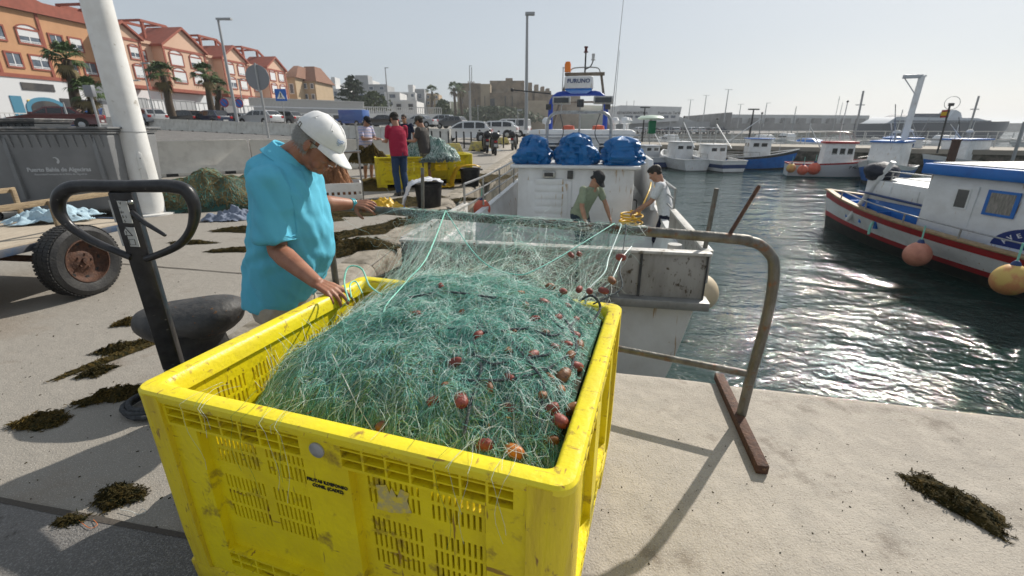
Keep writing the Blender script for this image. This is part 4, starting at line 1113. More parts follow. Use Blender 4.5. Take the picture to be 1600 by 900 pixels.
# pallet truck
def pallet_truck():
 o = V(-1.25, 1.50, 0); Tq = lambda u, v, Y: PY(u, v, Y) - o
 root = thing('pallet_truck', 'black pallet truck with loop handle parked under the front bin', 'pallet truck', o)
 Y = 1.45
 P = [Tq(u, v, Y) for u, v in ((228, 405), (262, 392), (285, 378), (300, 355), (304, 325), (292, 299), (266, 291), (220, 291), (170, 291), (118, 292), (95, 304), (92, 328), (108, 352), (140, 374), (180, 392), (205, 402))]
 rr = [.011, .012, .013, .014, .018, .021, .021, .019, .019, .021, .021, .018, .014, .013, .012, .011]
 sp = smoothpath(P, 5); r2 = [rr[min(15, i // 5)] * (1 - (i % 5) / 5) + rr[min(15, i // 5 + 1)] * ((i % 5) / 5) for i in range(len(sp))]
 MB().tube(sp, r2, 14).build('handle_loop', M_BLKP, root, ang=60)
 a, b = Tq(190, 298, Y + .01), Tq(272, 572, 1.52)
 up_ = V(.35, -.93, .0)
 st = MB().bar(a, b, .062, .045, up_).build('tiller', M_BLKP, root, bevel=.006)
 d = (b - a).normalized(); s_ = d.cross(up_).normalized(); n = s_.cross(d).normalized()
 if n.y > 0: n = -n
 rt = V(1, 0, 0); rt = (rt - d * rt.dot(d)).normalized(); n = rt.cross(-d); B_ = basis(rt, -d)
 nn = B_.col[2]
 for k, (o1, h_) in enumerate(((.052, .072), (.135, .066))):
  c = a + d * (o1 + .01) + nn * .0245 ; c = c - rt * .002
  lb = MB().box(c, (.056, h_, .002), M=B_).build('sticker', M_LABEL, root)
  if k == 0:
   for i in range(5):
    q = c - d * (.028 - .0145 * i) * 1 + nn * .0015
    text('sticker_marks', ('▲ ▼', '- ‑', '-- -', '1:2 3', '1 2')[i] if 0 else ('V  V', ' =', '=H=', '1.4.5 1', ' 1.5')[i], .012, M_INK, lb, q, B_, .0003)
  else:
   q = c - d * .016 + nn * .0015; tri = [q + rt * x - d * y for x, y in ((-.018, -.012), (.018, -.012), (0, .018))]; tri2 = [q + nn * .0006 + rt * x - d * y for x, y in ((-.0135, -.0095), (.0135, -.0095), (0, .0135))]
   MB().ext(tri, nn * .0005).build('sticker_marks', M_INK, lb); MB().ext(tri2, nn * .0005).build('sticker_marks', M_LABEL, lb)
   text('sticker_marks', '!', .016, M_INK, lb, q + nn * .0014 + d * .002, B_, .0003, bold=True)
   q = c + d * .018 + nn * .0015; mb = MB()
   for sg in (-1, 1):
    for y in (-.009, .009): mb.bar(q + rt * .001 * sg - d * y, q + rt * .018 * sg - d * (y + .002), .0012, .0008, nn)
    mb.bar(q + rt * .018 * sg + d * .008, q + rt * .018 * sg - d * .011, .0012, .0008, nn)
   mb.bar(q + d * .009, q - d * .009, .0012, .0008, nn); mb.build('sticker_marks', M_INK, lb)
 MB().limb([Tq(204, 330, Y), Tq(226, 348, Y - .01), Tq(257, 367, Y - .02)], [.008, .008, .006], 10).build('release_lever', M_BLKP, root)
 MB().ell(Tq(204, 316, Y - .01), (.008, .008, .008)).build('bolt', M_STEEL, root)
 # pump, steering wheels and forks under the bin
 MB().tube([b, b + V(.02, 0, -.22)], .035, 14).build('pump_rod', M_STEEL, root)
 MB().lathe([(0, .12), (.07, .12), (.075, .3), (.05, .42), (0, .42)], 20, (b.x + .02, b.y, 0)).build('pump_housing', M_BLKP, root)
 for sg in (-1, 1):
  w_ = MB().lathe([(0, -.025), (.08, -.025), (.09, -.015), (.09, .015), (.08, .025), (0, .025)], 24, (b.x + .02, b.y + sg * .05, .09), Matrix.Rotation(PI / 2, 3, 'X')).build('wheel', M_RUBB, root)
 R3 = Matrix.Rotation(BIN_A, 3, 'Z')
 for sg in (-1, 1):
  c = b2w(-.10, sg * .19, .075) - o; f_ = MB().box(c, (1.18, .15, .05), rz=BIN_A).build('fork', M_BLKP, root, bevel=.006)
  MB().lathe([(0, -.03), (.036, -.03), (.036, .03), (0, .03)], 16, b2w(.36, sg * .19, .037) - o, Matrix.Rotation(BIN_A, 3, 'Z') @ Matrix.Rotation(PI / 2, 3, 'X')).build('roller', M_RUBB, f_)
 c = b2w(-.70, 0, .10) - o; MB().box(c, (.10, .52, .16), rz=BIN_A).build('fork_yoke', M_BLKP, root, bevel=.01)
 return root
pallet_truck()
# mooring bollard
def bollard():
 c = V(-1.84, 2.40, 0); root = thing('mooring_bollard', 'squat black mooring bollard with a rope round its foot, beside the elderly man', 'bollard', c)
 MB().lathe([(0, 0), (.24, 0), (.24, .03), (.20, .05), (.17, .14), (.15, .28), (.17, .36), (0, .36)], 28).build('pedestal', M_RUBB, root)
 mb = MB(); M = Matrix.Rotation(R(8), 3, 'Z') @ Matrix.Rotation(R(-6), 3, 'Y')
 rings = []
 for i in range(15):
  t = -1 + 2 * i / 14; w_ = (1 - abs(t) ** 2.6) ** .5 if abs(t) < 1 else .02
  w_ = max(w_, .03); rings.append([M @ V(.30 * t, .175 * w_ * math.cos(a) * (1 + .1 * t), .115 * w_ * math.sin(a) * (1 if math.sin(a) > 0 else 1.1) + .03 * t * t) + V(0, 0, .40) for a in [k * 2 * PI / 24 for k in range(24)]])
 mb.loft(rings); mb.build('head', M_BOLL, root, ang=70)
M_BOLL = mat('worn_bollard_paint', (.035, .035, .036), .6, alt=(.075, .07, .065), sc=8, bump=.6, bsc=30, dirt=(.16, .07, .02), dsc=30, dlo=.63, dhi=.68)
bollard()
M_DROPE = mat('old_dark_rope', (.03, .032, .036), .8, alt=(.06, .065, .07), sc=60, bump=.6, bsc=150)
def coil(c, r0, turns, r, seed, m, lab, name='rope_coil', cat='rope'):
 rr = random.Random(seed); P = []
 n = int(turns * 18)
 for i in range(n):
  t = i / 18 * 2 * PI; q = r0 * (1 - .35 * i / n) + rr.uniform(-.004, .004); P.append(V(math.cos(t) * q + .02 * math.sin(t * .37), math.sin(t) * q * .85, r + 1.2 * r * (i / 18) * .75 + rr.uniform(0, .002)))
 o = MB().tube(P, r, 8).build(name, m, ang=180); o.location = c; return tag(o, lab, cat)
coil(V(-1.93, 2.12, 0), .17, 3.2, .014, 3, M_DROPE, 'dark mooring rope coiled at the foot of the black bollard')
# seaweed: mats of tangled fronds
def weed(c, rx, ry, h, seed, lab, rz=0, n=None, m=None, m2=None, flat=.35, name='seaweed_clump', group=None, fr=1.0):
 rr = random.Random(seed); root = thing(name, lab, 'seaweed', c, rz, group)
 mb = MB(); K = 15; rings = []; N_ = 36
 sil = [1 + .62 * fb((math.cos(2 * PI * k / N_) * 1.2 + seed, math.sin(2 * PI * k / N_) * 1.2, 0)) + .16 * fb((math.cos(2 * PI * k / N_) * 6, math.sin(2 * PI * k / N_) * 6, seed)) for k in range(N_)]
 for i in range(K + 1):
  q = 1 - i / K; rings.append([V(rx * q * sil[k] * math.cos(2 * PI * k / N_), ry * q * sil[k] * math.sin(2 * PI * k / N_), 0) for k in range(N_)])
  for p in rings[-1]:
   e = max(0, 1 - q ** 2.2); p.z = h * e * (.6 + .8 * abs(fb((p.x + seed, p.y, 0), 3.2 / max(rx, ry)))) + .25 * h * e * fb((p.x, p.y, seed), 14 / max(rx, .3)) + .004
 mb.loft(rings, cap=False); mb.build('mass', m or M_WEED, root, ang=180)
 mb = MB(); n = n or int(1100 * fr)
 for i in range(n):
  t = rr.uniform(0, 2 * PI); k = int(t / 2 / PI * N_) % N_; q = rr.random() ** .5 * 1.04; x, y = rx * q * sil[k] * math.cos(t), ry * q * sil[k] * math.sin(t); e = max(0, 1 - q ** 2.2)
  z = h * e * (.6 + .8 * abs(fb((x + seed, y, 0), 3.2 / max(rx, ry)))) + .006; d = V(rr.gauss(0, 1), rr.gauss(0, 1), rr.gauss(-.05, .10)).normalized(); P = [V(x, y, z)]; L_ = rr.uniform(.006, .030) * (1 + (max(rx, ry) > .3))
  for j in range(4): d = (d + V(rr.gauss(0, .8), rr.gauss(0, .8), rr.gauss(-.1, .2))).normalized(); p = P[-1] + d * L_ / 3; p.z = max(.003, p.z); P.append(p)
  w_ = rr.uniform(.0012, .004); s_ = d.cross(V(rr.gauss(0, .5), rr.gauss(0, .5), 1)).normalized() * w_
  mb.add([p - s_ * (1 - abs(j - 2) * .3) for j, p in enumerate(P)] + [p + s_ * (1 - abs(j - 2) * .3) for j, p in enumerate(P)], [(j, j + 1, j + 6, j + 5) for j in range(4)])
 tag(mb.build('fronds', m2 or (M_WEED2 if seed % 3 == 2 else M_WEED), root, ang=180), kind='stuff'); return root
weed(G(186, 778), .10, .055, .045, 1, 'dark clump of seaweed in the shade left of the front bin')
weed(G(60, 660), .115, .075, .04, 2, 'flat brown seaweed clump on the sunlit concrete nearest the left edge', rz=.2)
weed(G(1492, 785), .075, .16, .045, 3, 'long clump of dark seaweed on the concrete at the lower right', rz=.35)
weed(G(110, 815), .05, .03, .02, 4, 'small seaweed scrap on the asphalt at the lower left', n=200)
weed(G(205, 505), .10, .06, .05, 5, 'seaweed clump behind the black bollard', rz=.3)
weed(G(196, 545), .16, .05, .05, 6, 'trail of brown seaweed left of the black bollard', rz=.6)
weed(G(155, 582), .08, .06, .04, 7, 'small seaweed clump between the bollard and the flat clump', rz=1.0)
weed(G(172, 562), .30, .035, .03, 35, 'thin winding trail of brown seaweed joining the clumps by the bollard', rz=1.15, n=600)
weed(G(185, 620), .17, .05, .06, 8, 'seaweed tangled with the coiled dark rope', rz=.5)
weed(G(545, 392), .55, .24, .16, 9, 'thick dark seaweed heap on the quay edge right of the elderly man', rz=.5, fr=3.0)
weed(G(625, 352), .95, .20, .11, 10, 'long strip of seaweed along the coping before the buckets', rz=.9, fr=3)
weed(G(600, 318), 1.1, .5, .06, 31, 'flat brown seaweed layer before the rear yellow bins', n=3000)
weed(G(545, 335), .8, .3, .08, 32, 'brown seaweed layer between the rust net crate and the rail', rz=.2, n=2200)
weed(G(395, 360), .5, .16, .07, 33, 'seaweed behind the turquoise shirt at the grey blue cloth', n=1300)
weed(G(655, 312), .7, .3, .07, 34, 'seaweed around the bucket with the white cloth', rz=.5, n=1700)
weed(G(560, 365), .50, .14, .06, 24, 'thin seaweed strip between the man and the coping', rz=.3)
weed(G(740, 280), 1.5, .7, .14, 11, 'big brown seaweed mat around the black ball and oilskin bucket', rz=.6, n=3600)
weed(G(560, 290), 1.7, 1.2, .16, 12, 'broad brown seaweed mat spread before the red shirt man', rz=.3, n=4200, m=M_WEED2, m2=M_WEED2)
weed(G(725, 313), .35, .16, .05, 13, 'scattered seaweed right of the bucket with the white cloth', rz=.4)
weed(G(700, 330), .22, .10, .04, 14, 'little seaweed patch at the foot of the bucket with the white cloth', rz=.2)
weed(G(300, 380), .26, .10, .04, 15, 'flat seaweed strip on the concrete behind the handle', rz=.1)
weed(G(372, 392), .30, .10, .05, 16, 'seaweed strip on the ground just behind the elderly man', rz=.1)
weed(G(490, 345), .5, .2, .07, 17, 'seaweed below the brown net crate', rz=.4)
rr = random.Random(8); spk = []
mb = MB()
for i in range(300):
 if i < 200: p = G(rr.uniform(0, 460), 330 + 520 * rr.random() ** 1.2)
 else: p = G(rr.uniform(905, 1600), rr.uniform(680, 899))
 if p.y > 7 or (i >= 200 and p.y > NEAR_A.y + ND.y / ND.x * (p.x - NEAR_A.x) - .1): continue
 L_ = rr.uniform(.002, .007) * (1 if i < 200 else .6); a = rr.uniform(0, 6.3); w_ = L_ * rr.uniform(.2, .5); z = .008
 u_ = V(math.cos(a), math.sin(a), 0); s_ = V(-u_.y, u_.x, 0)
 mb.hexa([p + u_ * L_ * x + s_ * w_ * y + V(0, 0, z * zz) for zz in (0, .45) for x, y in ((-1, -.3), (.2, -1), (1, .2), (-.2, 1))])
tag(mb.build('scattered_weed_bits', M_WEED), 'tiny scraps of dry seaweed and grit scattered over the quay', 'debris', kind='stuff')
def wire(pts, r, m, lab, cat='twine', name='twine'):
 o0 = V(*pts[0]); o = MB().tube(smoothpath([V(*p) - o0 for p in pts], 8), r, 6).build(name, m, ang=180); o.location = o0; return tag(o, lab, cat)
wire([G(188, 796, .01), G(205, 799, .012), G(215, 803, .01), G(222, 795, .02), G(228, 800, .01), G(212, 805, .01)], .0012, M_ROPEW, 'loose white twine on the concrete by the dark seaweed clump')
wire([G(122, 812, .01), G(140, 825, .01), G(152, 820, .012), G(146, 812, .01)], .001, mat('orange_twine', (.6, .16, .03), .6), 'loose orange twine on the asphalt at the lower left')
# trailer
def trailer():
 A = V(.12, .993, 0).normalized(); N_ = V(A.y, -A.x, 0); o = V(-4.72, 3.33, 0)
 root = thing('flat_trailer', 'flat wooden trailer with timber side rails and a rusty wheeled tyre', 'trailer', o, math.atan2(A.y, A.x))
 # local: x along A, y = left (-N)
 bed = MB(); bed.bb(-1.9, 1.45, -.62, .66, .49, .53); bed.build('bed', mat('worn_plank', (.42, .36, .28), .85, alt=(.30, .25, .19), sc=6, stretch=(1, 9, 1), bump=.4), root, bevel=.004)
 M_BLU = mat('blue_steel', (.03, .055, .10), .6, alt=(.10, .09, .08), sc=5, dirt=(.14, .07, .04), dsc=14)
 for y in (-.64, .68): MB().bb(-1.9, 1.45, y - .02, y + .02, .46, .515).build('side_beam', M_BLU, root, bevel=.004)
 for x in (1.47, -1.92): MB().bb(x - .02, x + .02, -.66, .70, .43, .54).build('end_beam', M_BLU, root, bevel=.004)
 for y in (-.60, .64):
  for x in (-1.7, -.85, 0.0, .75, 1.40): MB().bb(x - .02, x + .02, y - .015, y + .015, .53, .83).build('rail_post', M_WOOD, root, bevel=.003)
  MB().bar((-1.88, y + .025, .82), (1.44, y + .025, .82), .022, .05).build('top_rail', M_WOOD, root, bevel=.003)
 # wheels
 for y, sg in ((-.79, -1), (.83, 1)):
  M = Matrix.Rotation(PI / 2 * sg, 3, 'X') ; c = (.68, y, .315)
  # outer side is +z of lathe after rotation
  Mw = basis((1, 0, 0), (0, 0, 1)) if sg < 0 else basis((-1, 0, 0), (0, 0, 1))
  ty = MB().lathe([(.19, -.085), (.27, -.095), (.305, -.08), (.315, -.05), (.315, .05), (.305, .08), (.27, .098), (.215, .092), (.19, .08)], 48, c, Mw).build('tyre', M_RUBB, root, ang=25)
  tr = MB()
  for k in range(60):
   a = 2 * PI * k / 60
   for z0, z1 in ((-.078, -.03), (-.022, .022), (.03, .078)): tr.box(Mw @ V(.3155 * math.cos(a), .3155 * math.sin(a), (z0 + z1) / 2) + V(*c), (.007, .022, z1 - z0 - .006), M=Mw @ Matrix.Rotation(a, 3, 'Z'))
  tr.build('tread', M_RUBB, ty)
  rim = MB().lathe([(.0, -.05), (.192, -.08), (.20, -.02), (.20, .07), (.192, .088), (.184, .088), (.18, .06), (.165, .03), (.145, .018), (.10, .022), (.075, .040), (.05, .045), (0, .045)], 40, c, Mw).build('rim', M_RUST, root, ang=40)
  for k in range(8):
   a = 2 * PI * k / 8; p = Mw @ V(.152 * math.cos(a), .152 * math.sin(a), .021) + V(*c); MB().lathe([(0, 0), (.017, 0), (.017, .004), (0, .004)], 12, p, Mw).build('rim_hole', M_INK, rim)
  for k in range(5):
   a = 2 * PI * k / 5; p = Mw @ V(.06 * math.cos(a), .06 * math.sin(a), .043) + V(*c); MB().lathe([(0, 0), (.010, 0), (.009, .012), (0, .012)], 6, p, Mw).build('wheel_nut', M_RUST, rim)
  MB().lathe([(0, .04), (.03, .04), (.028, .065), (0, .068)], 18, c, Mw).build('hub', M_RUST, rim)
  MB().cyl((.68, y * .8, .315), (.68, y * .98, .315), .03).build('axle_stub', M_RUST, root)
 MB().cyl((.68, -.7, .315), (.68, .7, .315), .03).build('axle', M_RUST, root)
 return root
trailer()
# crumpled cloths
def cloth_heap(lab, cat, name, c, rx, ry, h, m, seed, rz=0, fold=9):
 mb = MB(); K = 46
 vs = []
 for i in range(K + 1):
  for j in range(K + 1):
   x, y = (i / K - .5) * 2, (j / K - .5) * 2; q = max(abs(x), abs(y)); rr_ = math.sqrt(x * x + y * y)
   e = max(0, 1 - rr_ ** 2.4 * .9); k = fb((x * 1.3 + seed, y * 1.3, 0)); f_ = abs(fb((x * 2.2 + seed * 3, y * 2.2 + k, 5), 1, 3))
   sx = 1 + .25 * fb((x * 1.5, y * 1.5, seed)); vs.append((x * rx * sx, y * ry * (1 + .25 * fb((x * 1.5, y * 1.5, seed + 9))), .006 + h * (e * (.45 + k * .6) + .9 * f_ * (.25 + e) * .8)))
 vs = [(a, b, max(.004, z)) for a, b, z in vs]
 mb.add(vs, [(i * (K + 1) + j, (i + 1) * (K + 1) + j, (i + 1) * (K + 1) + j + 1, i * (K + 1) + j + 1) for i in range(K) for j in range(K) if (i - K / 2) ** 2 + (j - K / 2) ** 2 < (K / 2 * (1.04 + .3 * fb((i * .15, j * .15, seed)))) ** 2])
 o = mb.build(name, m, ang=180); o.location = c; o.rotation_euler = (0, 0, rz)
 md = o.modifiers.new('t', 'SOLIDIFY'); md.thickness = .004
 return tag(o, lab, cat)
cloth_heap('pale blue crumpled cloth lying on the trailer bed', 'cloth', 'cloth', G(85, 345, .54) + V(0, 0, 0), .36, .17, .17, cloth('pale_blue_cloth', (.42, .56, .64)), 2, rz=.5)
cloth_heap('grey blue cloth lying before the dark net heap', 'cloth', 'cloth', G(358, 343), .42, .22, .16, cloth('grey_blue_cloth', (.20, .23, .30)), 5, rz=.3)
M_OIL = mat('yellow_oilskin', (.72, .45, .02), .35, alt=(.62, .36, .02), sc=4, bump=.2, bsc=30)
cloth_heap('yellow oilskin lying on the quay left of the bucket with the white cloth', 'oilskin', 'oilskin', G(602, 330), .46, .25, .20, M_OIL, 7, rz=.2)
# buckets
def bucket(c, lab, rz=0):
 root = thing('bucket', lab, 'bucket', c, rz)
 MB().lathe([(0, 0), (.20, 0), (.215, .02), (.255, .42), (.275, .425), (.275, .45), (.25, .45), (.235, .42), (.20, .04), (0, .04)], 32).build('tub', M_RUBB, root, ang=40)
 for s_ in (-1, 1): MB().tube(smoothpath([(s_ * .26, -.07, .40), (s_ * .31, -.06, .41), (s_ * .33, 0, .41), (s_ * .31, .06, .41), (s_ * .26, .07, .40)], 4), .012, 8).build('handle', M_RUBB, root)
 return root
b1 = G(671, 324); bucket(b1, 'black rubber bucket with a white cloth hung over it', .4)
b2 = G(735, 291); bucket(b2, 'black rubber bucket with a yellow oilskin hung over it', .3)
def drape(lab, name, m, c, top, out, w_, h, seed, cat='cloth', r0=.26, z0=.46, tail=.5):
 """cloth over a bucket: covers the mouth and falls off to one side"""
 d = V(*out).normalized(); s_ = V(-d.y, d.x, 0); mb = MB(); A, B = 34, 30; vs = []
 for i in range(A + 1):
  t = i / A * (r0 * 2 + h + tail)   # arc length from the far lip
  for j in range(B + 1):
   y = (j / B - .5) * 2 * w_ * (1 + .25 * math.sin(t * 3 + seed)); k = fb((t * 4 + seed, y * 7, 0)); cr = .035 * k + .03 * math.sin(y * 30 + 3 * k)
   if t < 2 * r0: x = -r0 + t; z = z0 + .05 * math.sin(PI * t / (2 * r0)) + abs(cr)
   elif t < 2 * r0 + h: q = (t - 2 * r0) / h; x = r0 + .03 + q * .20 + abs(cr); z = z0 - (z0 - .03) * q ** 1.2
   else: x = r0 + .23 + (t - 2 * r0 - h); z = .02 + abs(cr)
   vs.append(d * x + s_ * (y * (1 if t > 2 * r0 else .85) + .04 * math.sin(t * 7)) + V(0, 0, z))
 mb.add(vs, [(i * (B + 1) + j, (i + 1) * (B + 1) + j, (i + 1) * (B + 1) + j + 1, i * (B + 1) + j + 1) for i in range(A) for j in range(B)])
 o = mb.build(name, m, ang=180); o.location = c; md = o.modifiers.new('t', 'SOLIDIFY'); md.thickness = .004; return tag(o, lab, cat)
drape('white cloth hung over a black bucket and trailing on the quay', 'cloth', cloth('white_cloth', (.68, .69, .72)), b1, 0, (-.95, -.3, 0), .20, .48, 1, tail=.10)
drape('yellow oilskin hung over the rear bucket', 'oilskin', M_OIL, b2, 0, (-.9, -.4, 0), .18, .45, 4, cat='oilskin', tail=.35)
bb_ = cloth_heap('blue and lime cloth scrap beside the bucket with the white cloth', 'cloth', 'cloth', G(637, 333), .16, .13, .10, cloth('royal_blue_cloth', (.03, .06, .35)), 4)
def ball(c, r, m, lab, name='buoy', cat='buoy', group=None, dz=0):
 root = thing(name, lab, cat, c, 0, group); MB().ell((0, 0, r), r, None, 24, 16).build('float_body', m, root)
 MB().lathe([(0, 0), (r * .28, 0), (r * .2, r * .22), (r * .1, r * .3), (0, r * .3)], 12, (0, 0, r * 1.95)).build('eye_boss', M_BLACK, root); return root
ball(G(727, 276), .22, mat('black_float', (.012, .013, .015), .25), 'shiny black ball float lying in the seaweed behind the oilskin bucket')
cloth_heap('teal rope tangle lying on the seaweed beside the black ball', 'rope', 'rope_tangle', G(706, 270, .14), .35, .18, .12, mat('teal_rope', (.08, .42, .32), .7, alt=(.04, .25, .2), sc=60), 12)
# dark net heap left, brown net in a white crate, nets on the rear bin: mounds wrapped in strands
def netheap(lab, c, rx, ry, h, mb_m, sm, seed, n, rz=0, r=.0022, name='net_heap', top=1.0):
 rr = random.Random(seed); root = thing(name, lab, 'net', c, rz)
 def H(x, y):
  q = (x / rx) ** 2 + (y / ry) ** 2
  return max(0, h * (1 - q) ** .55 * (.72 + .5 * fb((x + seed, y, 0), 2.2 / rx)) if q < 1 else 0)
 K = 44; vs = [((i / K - .5) * 2 * rx, (j / K - .5) * 2 * ry, H((i / K - .5) * 2 * rx, (j / K - .5) * 2 * ry) + .02 * h * fb((i, j, seed), .6)) for i in range(K + 1) for j in range(K + 1)]
 MB().add(vs, [(i * (K + 1) + j, (i + 1) * (K + 1) + j, (i + 1) * (K + 1) + j + 1, i * (K + 1) + j + 1) for i in range(K) for j in range(K) if ((i + .5) / K * 2 - 1) ** 2 + ((j + .5) / K * 2 - 1) ** 2 < 1.02]).build('net_mass', mb_m, root, ang=180)
 S_ = [[] for _ in sm]
 for i in range(n):
  t = rr.uniform(0, 6.28); q = rr.random() ** .5; x, y = rx * q * math.cos(t), ry * q * math.sin(t); a = rr.uniform(0, 6.28); P = []; k = 0; st = rx * .05
  for j in range(rr.randint(8, 20)):
   if (x / rx) ** 2 + (y / ry) ** 2 > .99: break
   P.append((x, y, H(x, y) + rr.uniform(.2, 1) * h * .045)); k = k * .7 + rr.gauss(0, .3); a += k; x += math.cos(a) * st; y += math.sin(a) * st
  if len(P) > 3: S_[rr.randrange(len(sm))].append((P, r * rr.uniform(.6, 1.3)))
 for s_, m in zip(S_, sm): fast_strands(s_, 'net_strands', m, root)
 return root
M_NB2 = mat('dark_net_mass', (.035, .045, .03), .85, alt=(.05, .05, .02), sc=5, bump=1, bsc=20, dirt=(.02, .07, .06), dsc=4, dlo=.45, dhi=.6)
M_NS1 = mat('net_strand_teal', (.06, .20, .16), .6, alt=(.04, .10, .08), sc=4); M_NS2 = mat('net_strand_brown', (.16, .12, .04), .7, alt=(.07, .06, .025), sc=6)
netheap('large heap of dark green net and seaweed against the concrete barriers', G(345, 322) + V(0, .2, 0), 1.75, .85, .66, M_NB2, (M_NS1, M_NS2, M_NS2), 3, 5200, rz=.35, r=.006)
M_NORG = mat('rust_net_mass', (.20, .085, .035), .85, alt=(.30, .14, .06), sc=7, bump=1, bsc=30); M_NOS = mat('rust_net_strand', (.36, .17, .08), .7, alt=(.20, .09, .04), sc=6)
cr = G(525, 318); CR = thing('plastic_crate', 'white slatted plastic crate holding rust brown net behind the elderly man', 'crate', cr, .35)
mb = MB()
for y in (-.33, .33): mb = MB(); relief(mb, [-.5 + i * .05 for i in range(21)], [0, .06, .12, .2, .26, .34, .42], lambda x, z: None if (int((x + 5) * 20) % 2 and (.06 < z < .12 or .2 < z < .26)) else 0.0, .03, frame=lambda x, d, z, y=y: (x, y + d, z)); mb.build('slatted_side', M_WHITE, CR, fixn=True)
mb = MB()
for x in (-.5, .5): mb = MB(); relief(mb, [-.30 + i * .05 for i in range(13)], [0, .06, .12, .2, .26, .34, .42], lambda y, z: None if (int((y + 5) * 20) % 2 and (.06 < z < .12 or .2 < z < .26)) else 0.0, .03, frame=lambda y, d, z, x=x: (x + d - .015, y + .015, z)); mb.build('slatted_end', M_WHITE, CR, fixn=True)
MB().bb(-.47, .47, -.3, .33, .0, .03).build('floor', M_WHITE, CR)
netheap('rust brown net heaped in the white slatted crate', V(cr.x, cr.y, .05), .46, .30, .85, M_NORG, (M_NOS, M_NORG), 6, 2600, rz=.35, r=.005)
# rear bins with the net the men sort
ry = G(583, 290);
for u, v, a, lab in ((622, 297, .30, 'yellow plastic bin left of the man in the red shirt, in the group behind'), (697, 288, .30, 'yellow plastic bin right of the man in the red shirt, in the group behind')):
 p = G(u, v); p = V(p.x - .05, p.y + .65, 0)
 bn = copy_tree(bin1); bn.location = p; bn.rotation_euler = (0, 0, a); bn['label'] = lab
 for ch in list(bn.children):
  if ch.name.split('.')[0] in ('button', 'lettering', 'sticker_remains'): bpy.data.objects.remove(ch, do_unlink=True)
 bn['group'] = 'yellow bins among the men'
p = G(640, 280); netheap('grey green net piled on the rear yellow bin', V(-2.05, 11.9, .62), .75, .5, .62, mat('grey_net_mass', (.10, .13, .12), .85, alt=(.05, .07, .06), sc=9, bump=1, bsc=30), (M_NPALE, M_NS1), 9, 2600, r=.005)
netheap('brown weed strewn net piece held over the rear bin edge', V(-3.55, 11.7, .60), .5, .35, .42, M_WEED2, (M_WEED2, M_WEED), 10, 900, r=.008)
# handcart frame and stake
rt_ = thing('sack_truck', 'thin grey metal hand frame standing by the rear bins', 'frame', G(568, 312))
MB().tube([(0, 0, 0), (0, 0, 1.5)], .02, 10).build('post', M_STEEL, rt_); MB().tube([(-.45, 0, .95), (0, 0, .97), (.05, 0, .97)], .025, 8).build('arm', M_STEEL, rt_); MB().tube([(-.45, 0, .95), (-.45, 0, .15)], .015, 8).build('brace', M_STEEL, rt_)
# large lamp pole by the container
pl = V(-6.30, 7.95, 0); LP = thing('lamp_pole', 'thick white lamp pole standing at the left beside the container', 'pole', pl)
MB().lathe([(.215, 0), (.21, .5), (.20, 3), (.17, 9), (.15, 13), (0, 13)], 32).build('pole', M_WHITE, LP); MB().lathe([(0, 0), (.36, 0), (.36, .025), (.22, .03), (.0, .05)], 28).build('base_plate', M_WHITE, LP, ang=40)
nrm = V(-pl.x, -pl.y, 0).normalized(); nrm = Matrix.Rotation(R(8), 3, 'Z') @ nrm; rt2 = V(0, 0, 1).cross(nrm).normalized()
mb = MB(); Mq = basis(rt2, (0, 0, 1)); pts = [nrm * .207 + rt2 * (x * .045) + V(0, 0, z) for x, z in ((-1, .62), (1, .62), (1, .96), (.7, 1.02), (0, 1.05), (-.7, 1.02), (-1, .96))]; mb.ext(pts, nrm * .012); mb.build('hatch', M_WHITE, LP, bevel=.003)
MB().tube([(.213 * math.cos(a), .213 * math.sin(a), 1.36 + .0 * a) for a in [k * PI / 16 for k in range(32)]], .004, 6, closed=True).build('band', M_DGREY, LP)
MB().ell(nrm * .222 + V(0, 0, .95), .008).build('bolt', M_BLACK, LP)
y_ = G(258, 330); o = thing('yellow_jug', 'yellow plastic jug with a handle lying behind the white pole', 'jug', y_, .5)
MB().loft([[V(x * s_, y * s_ * .7, z) for x, y in ((-.14, -.12), (.14, -.12), (.17, 0), (.14, .12), (-.14, .12), (-.17, 0))] for z, s_ in ((0, .9), (.03, 1), (.25, .95), (.33, .5), (.36, .25))]).build('jug_body', M_YDIRT, o, bevel=.01)
MB().tube(smoothpath([(-.12, 0, .26), (-.10, 0, .40), (.02, 0, .42), (.05, 0, .35)], 4), .02, 8).build('handle', M_YDIRT, o)
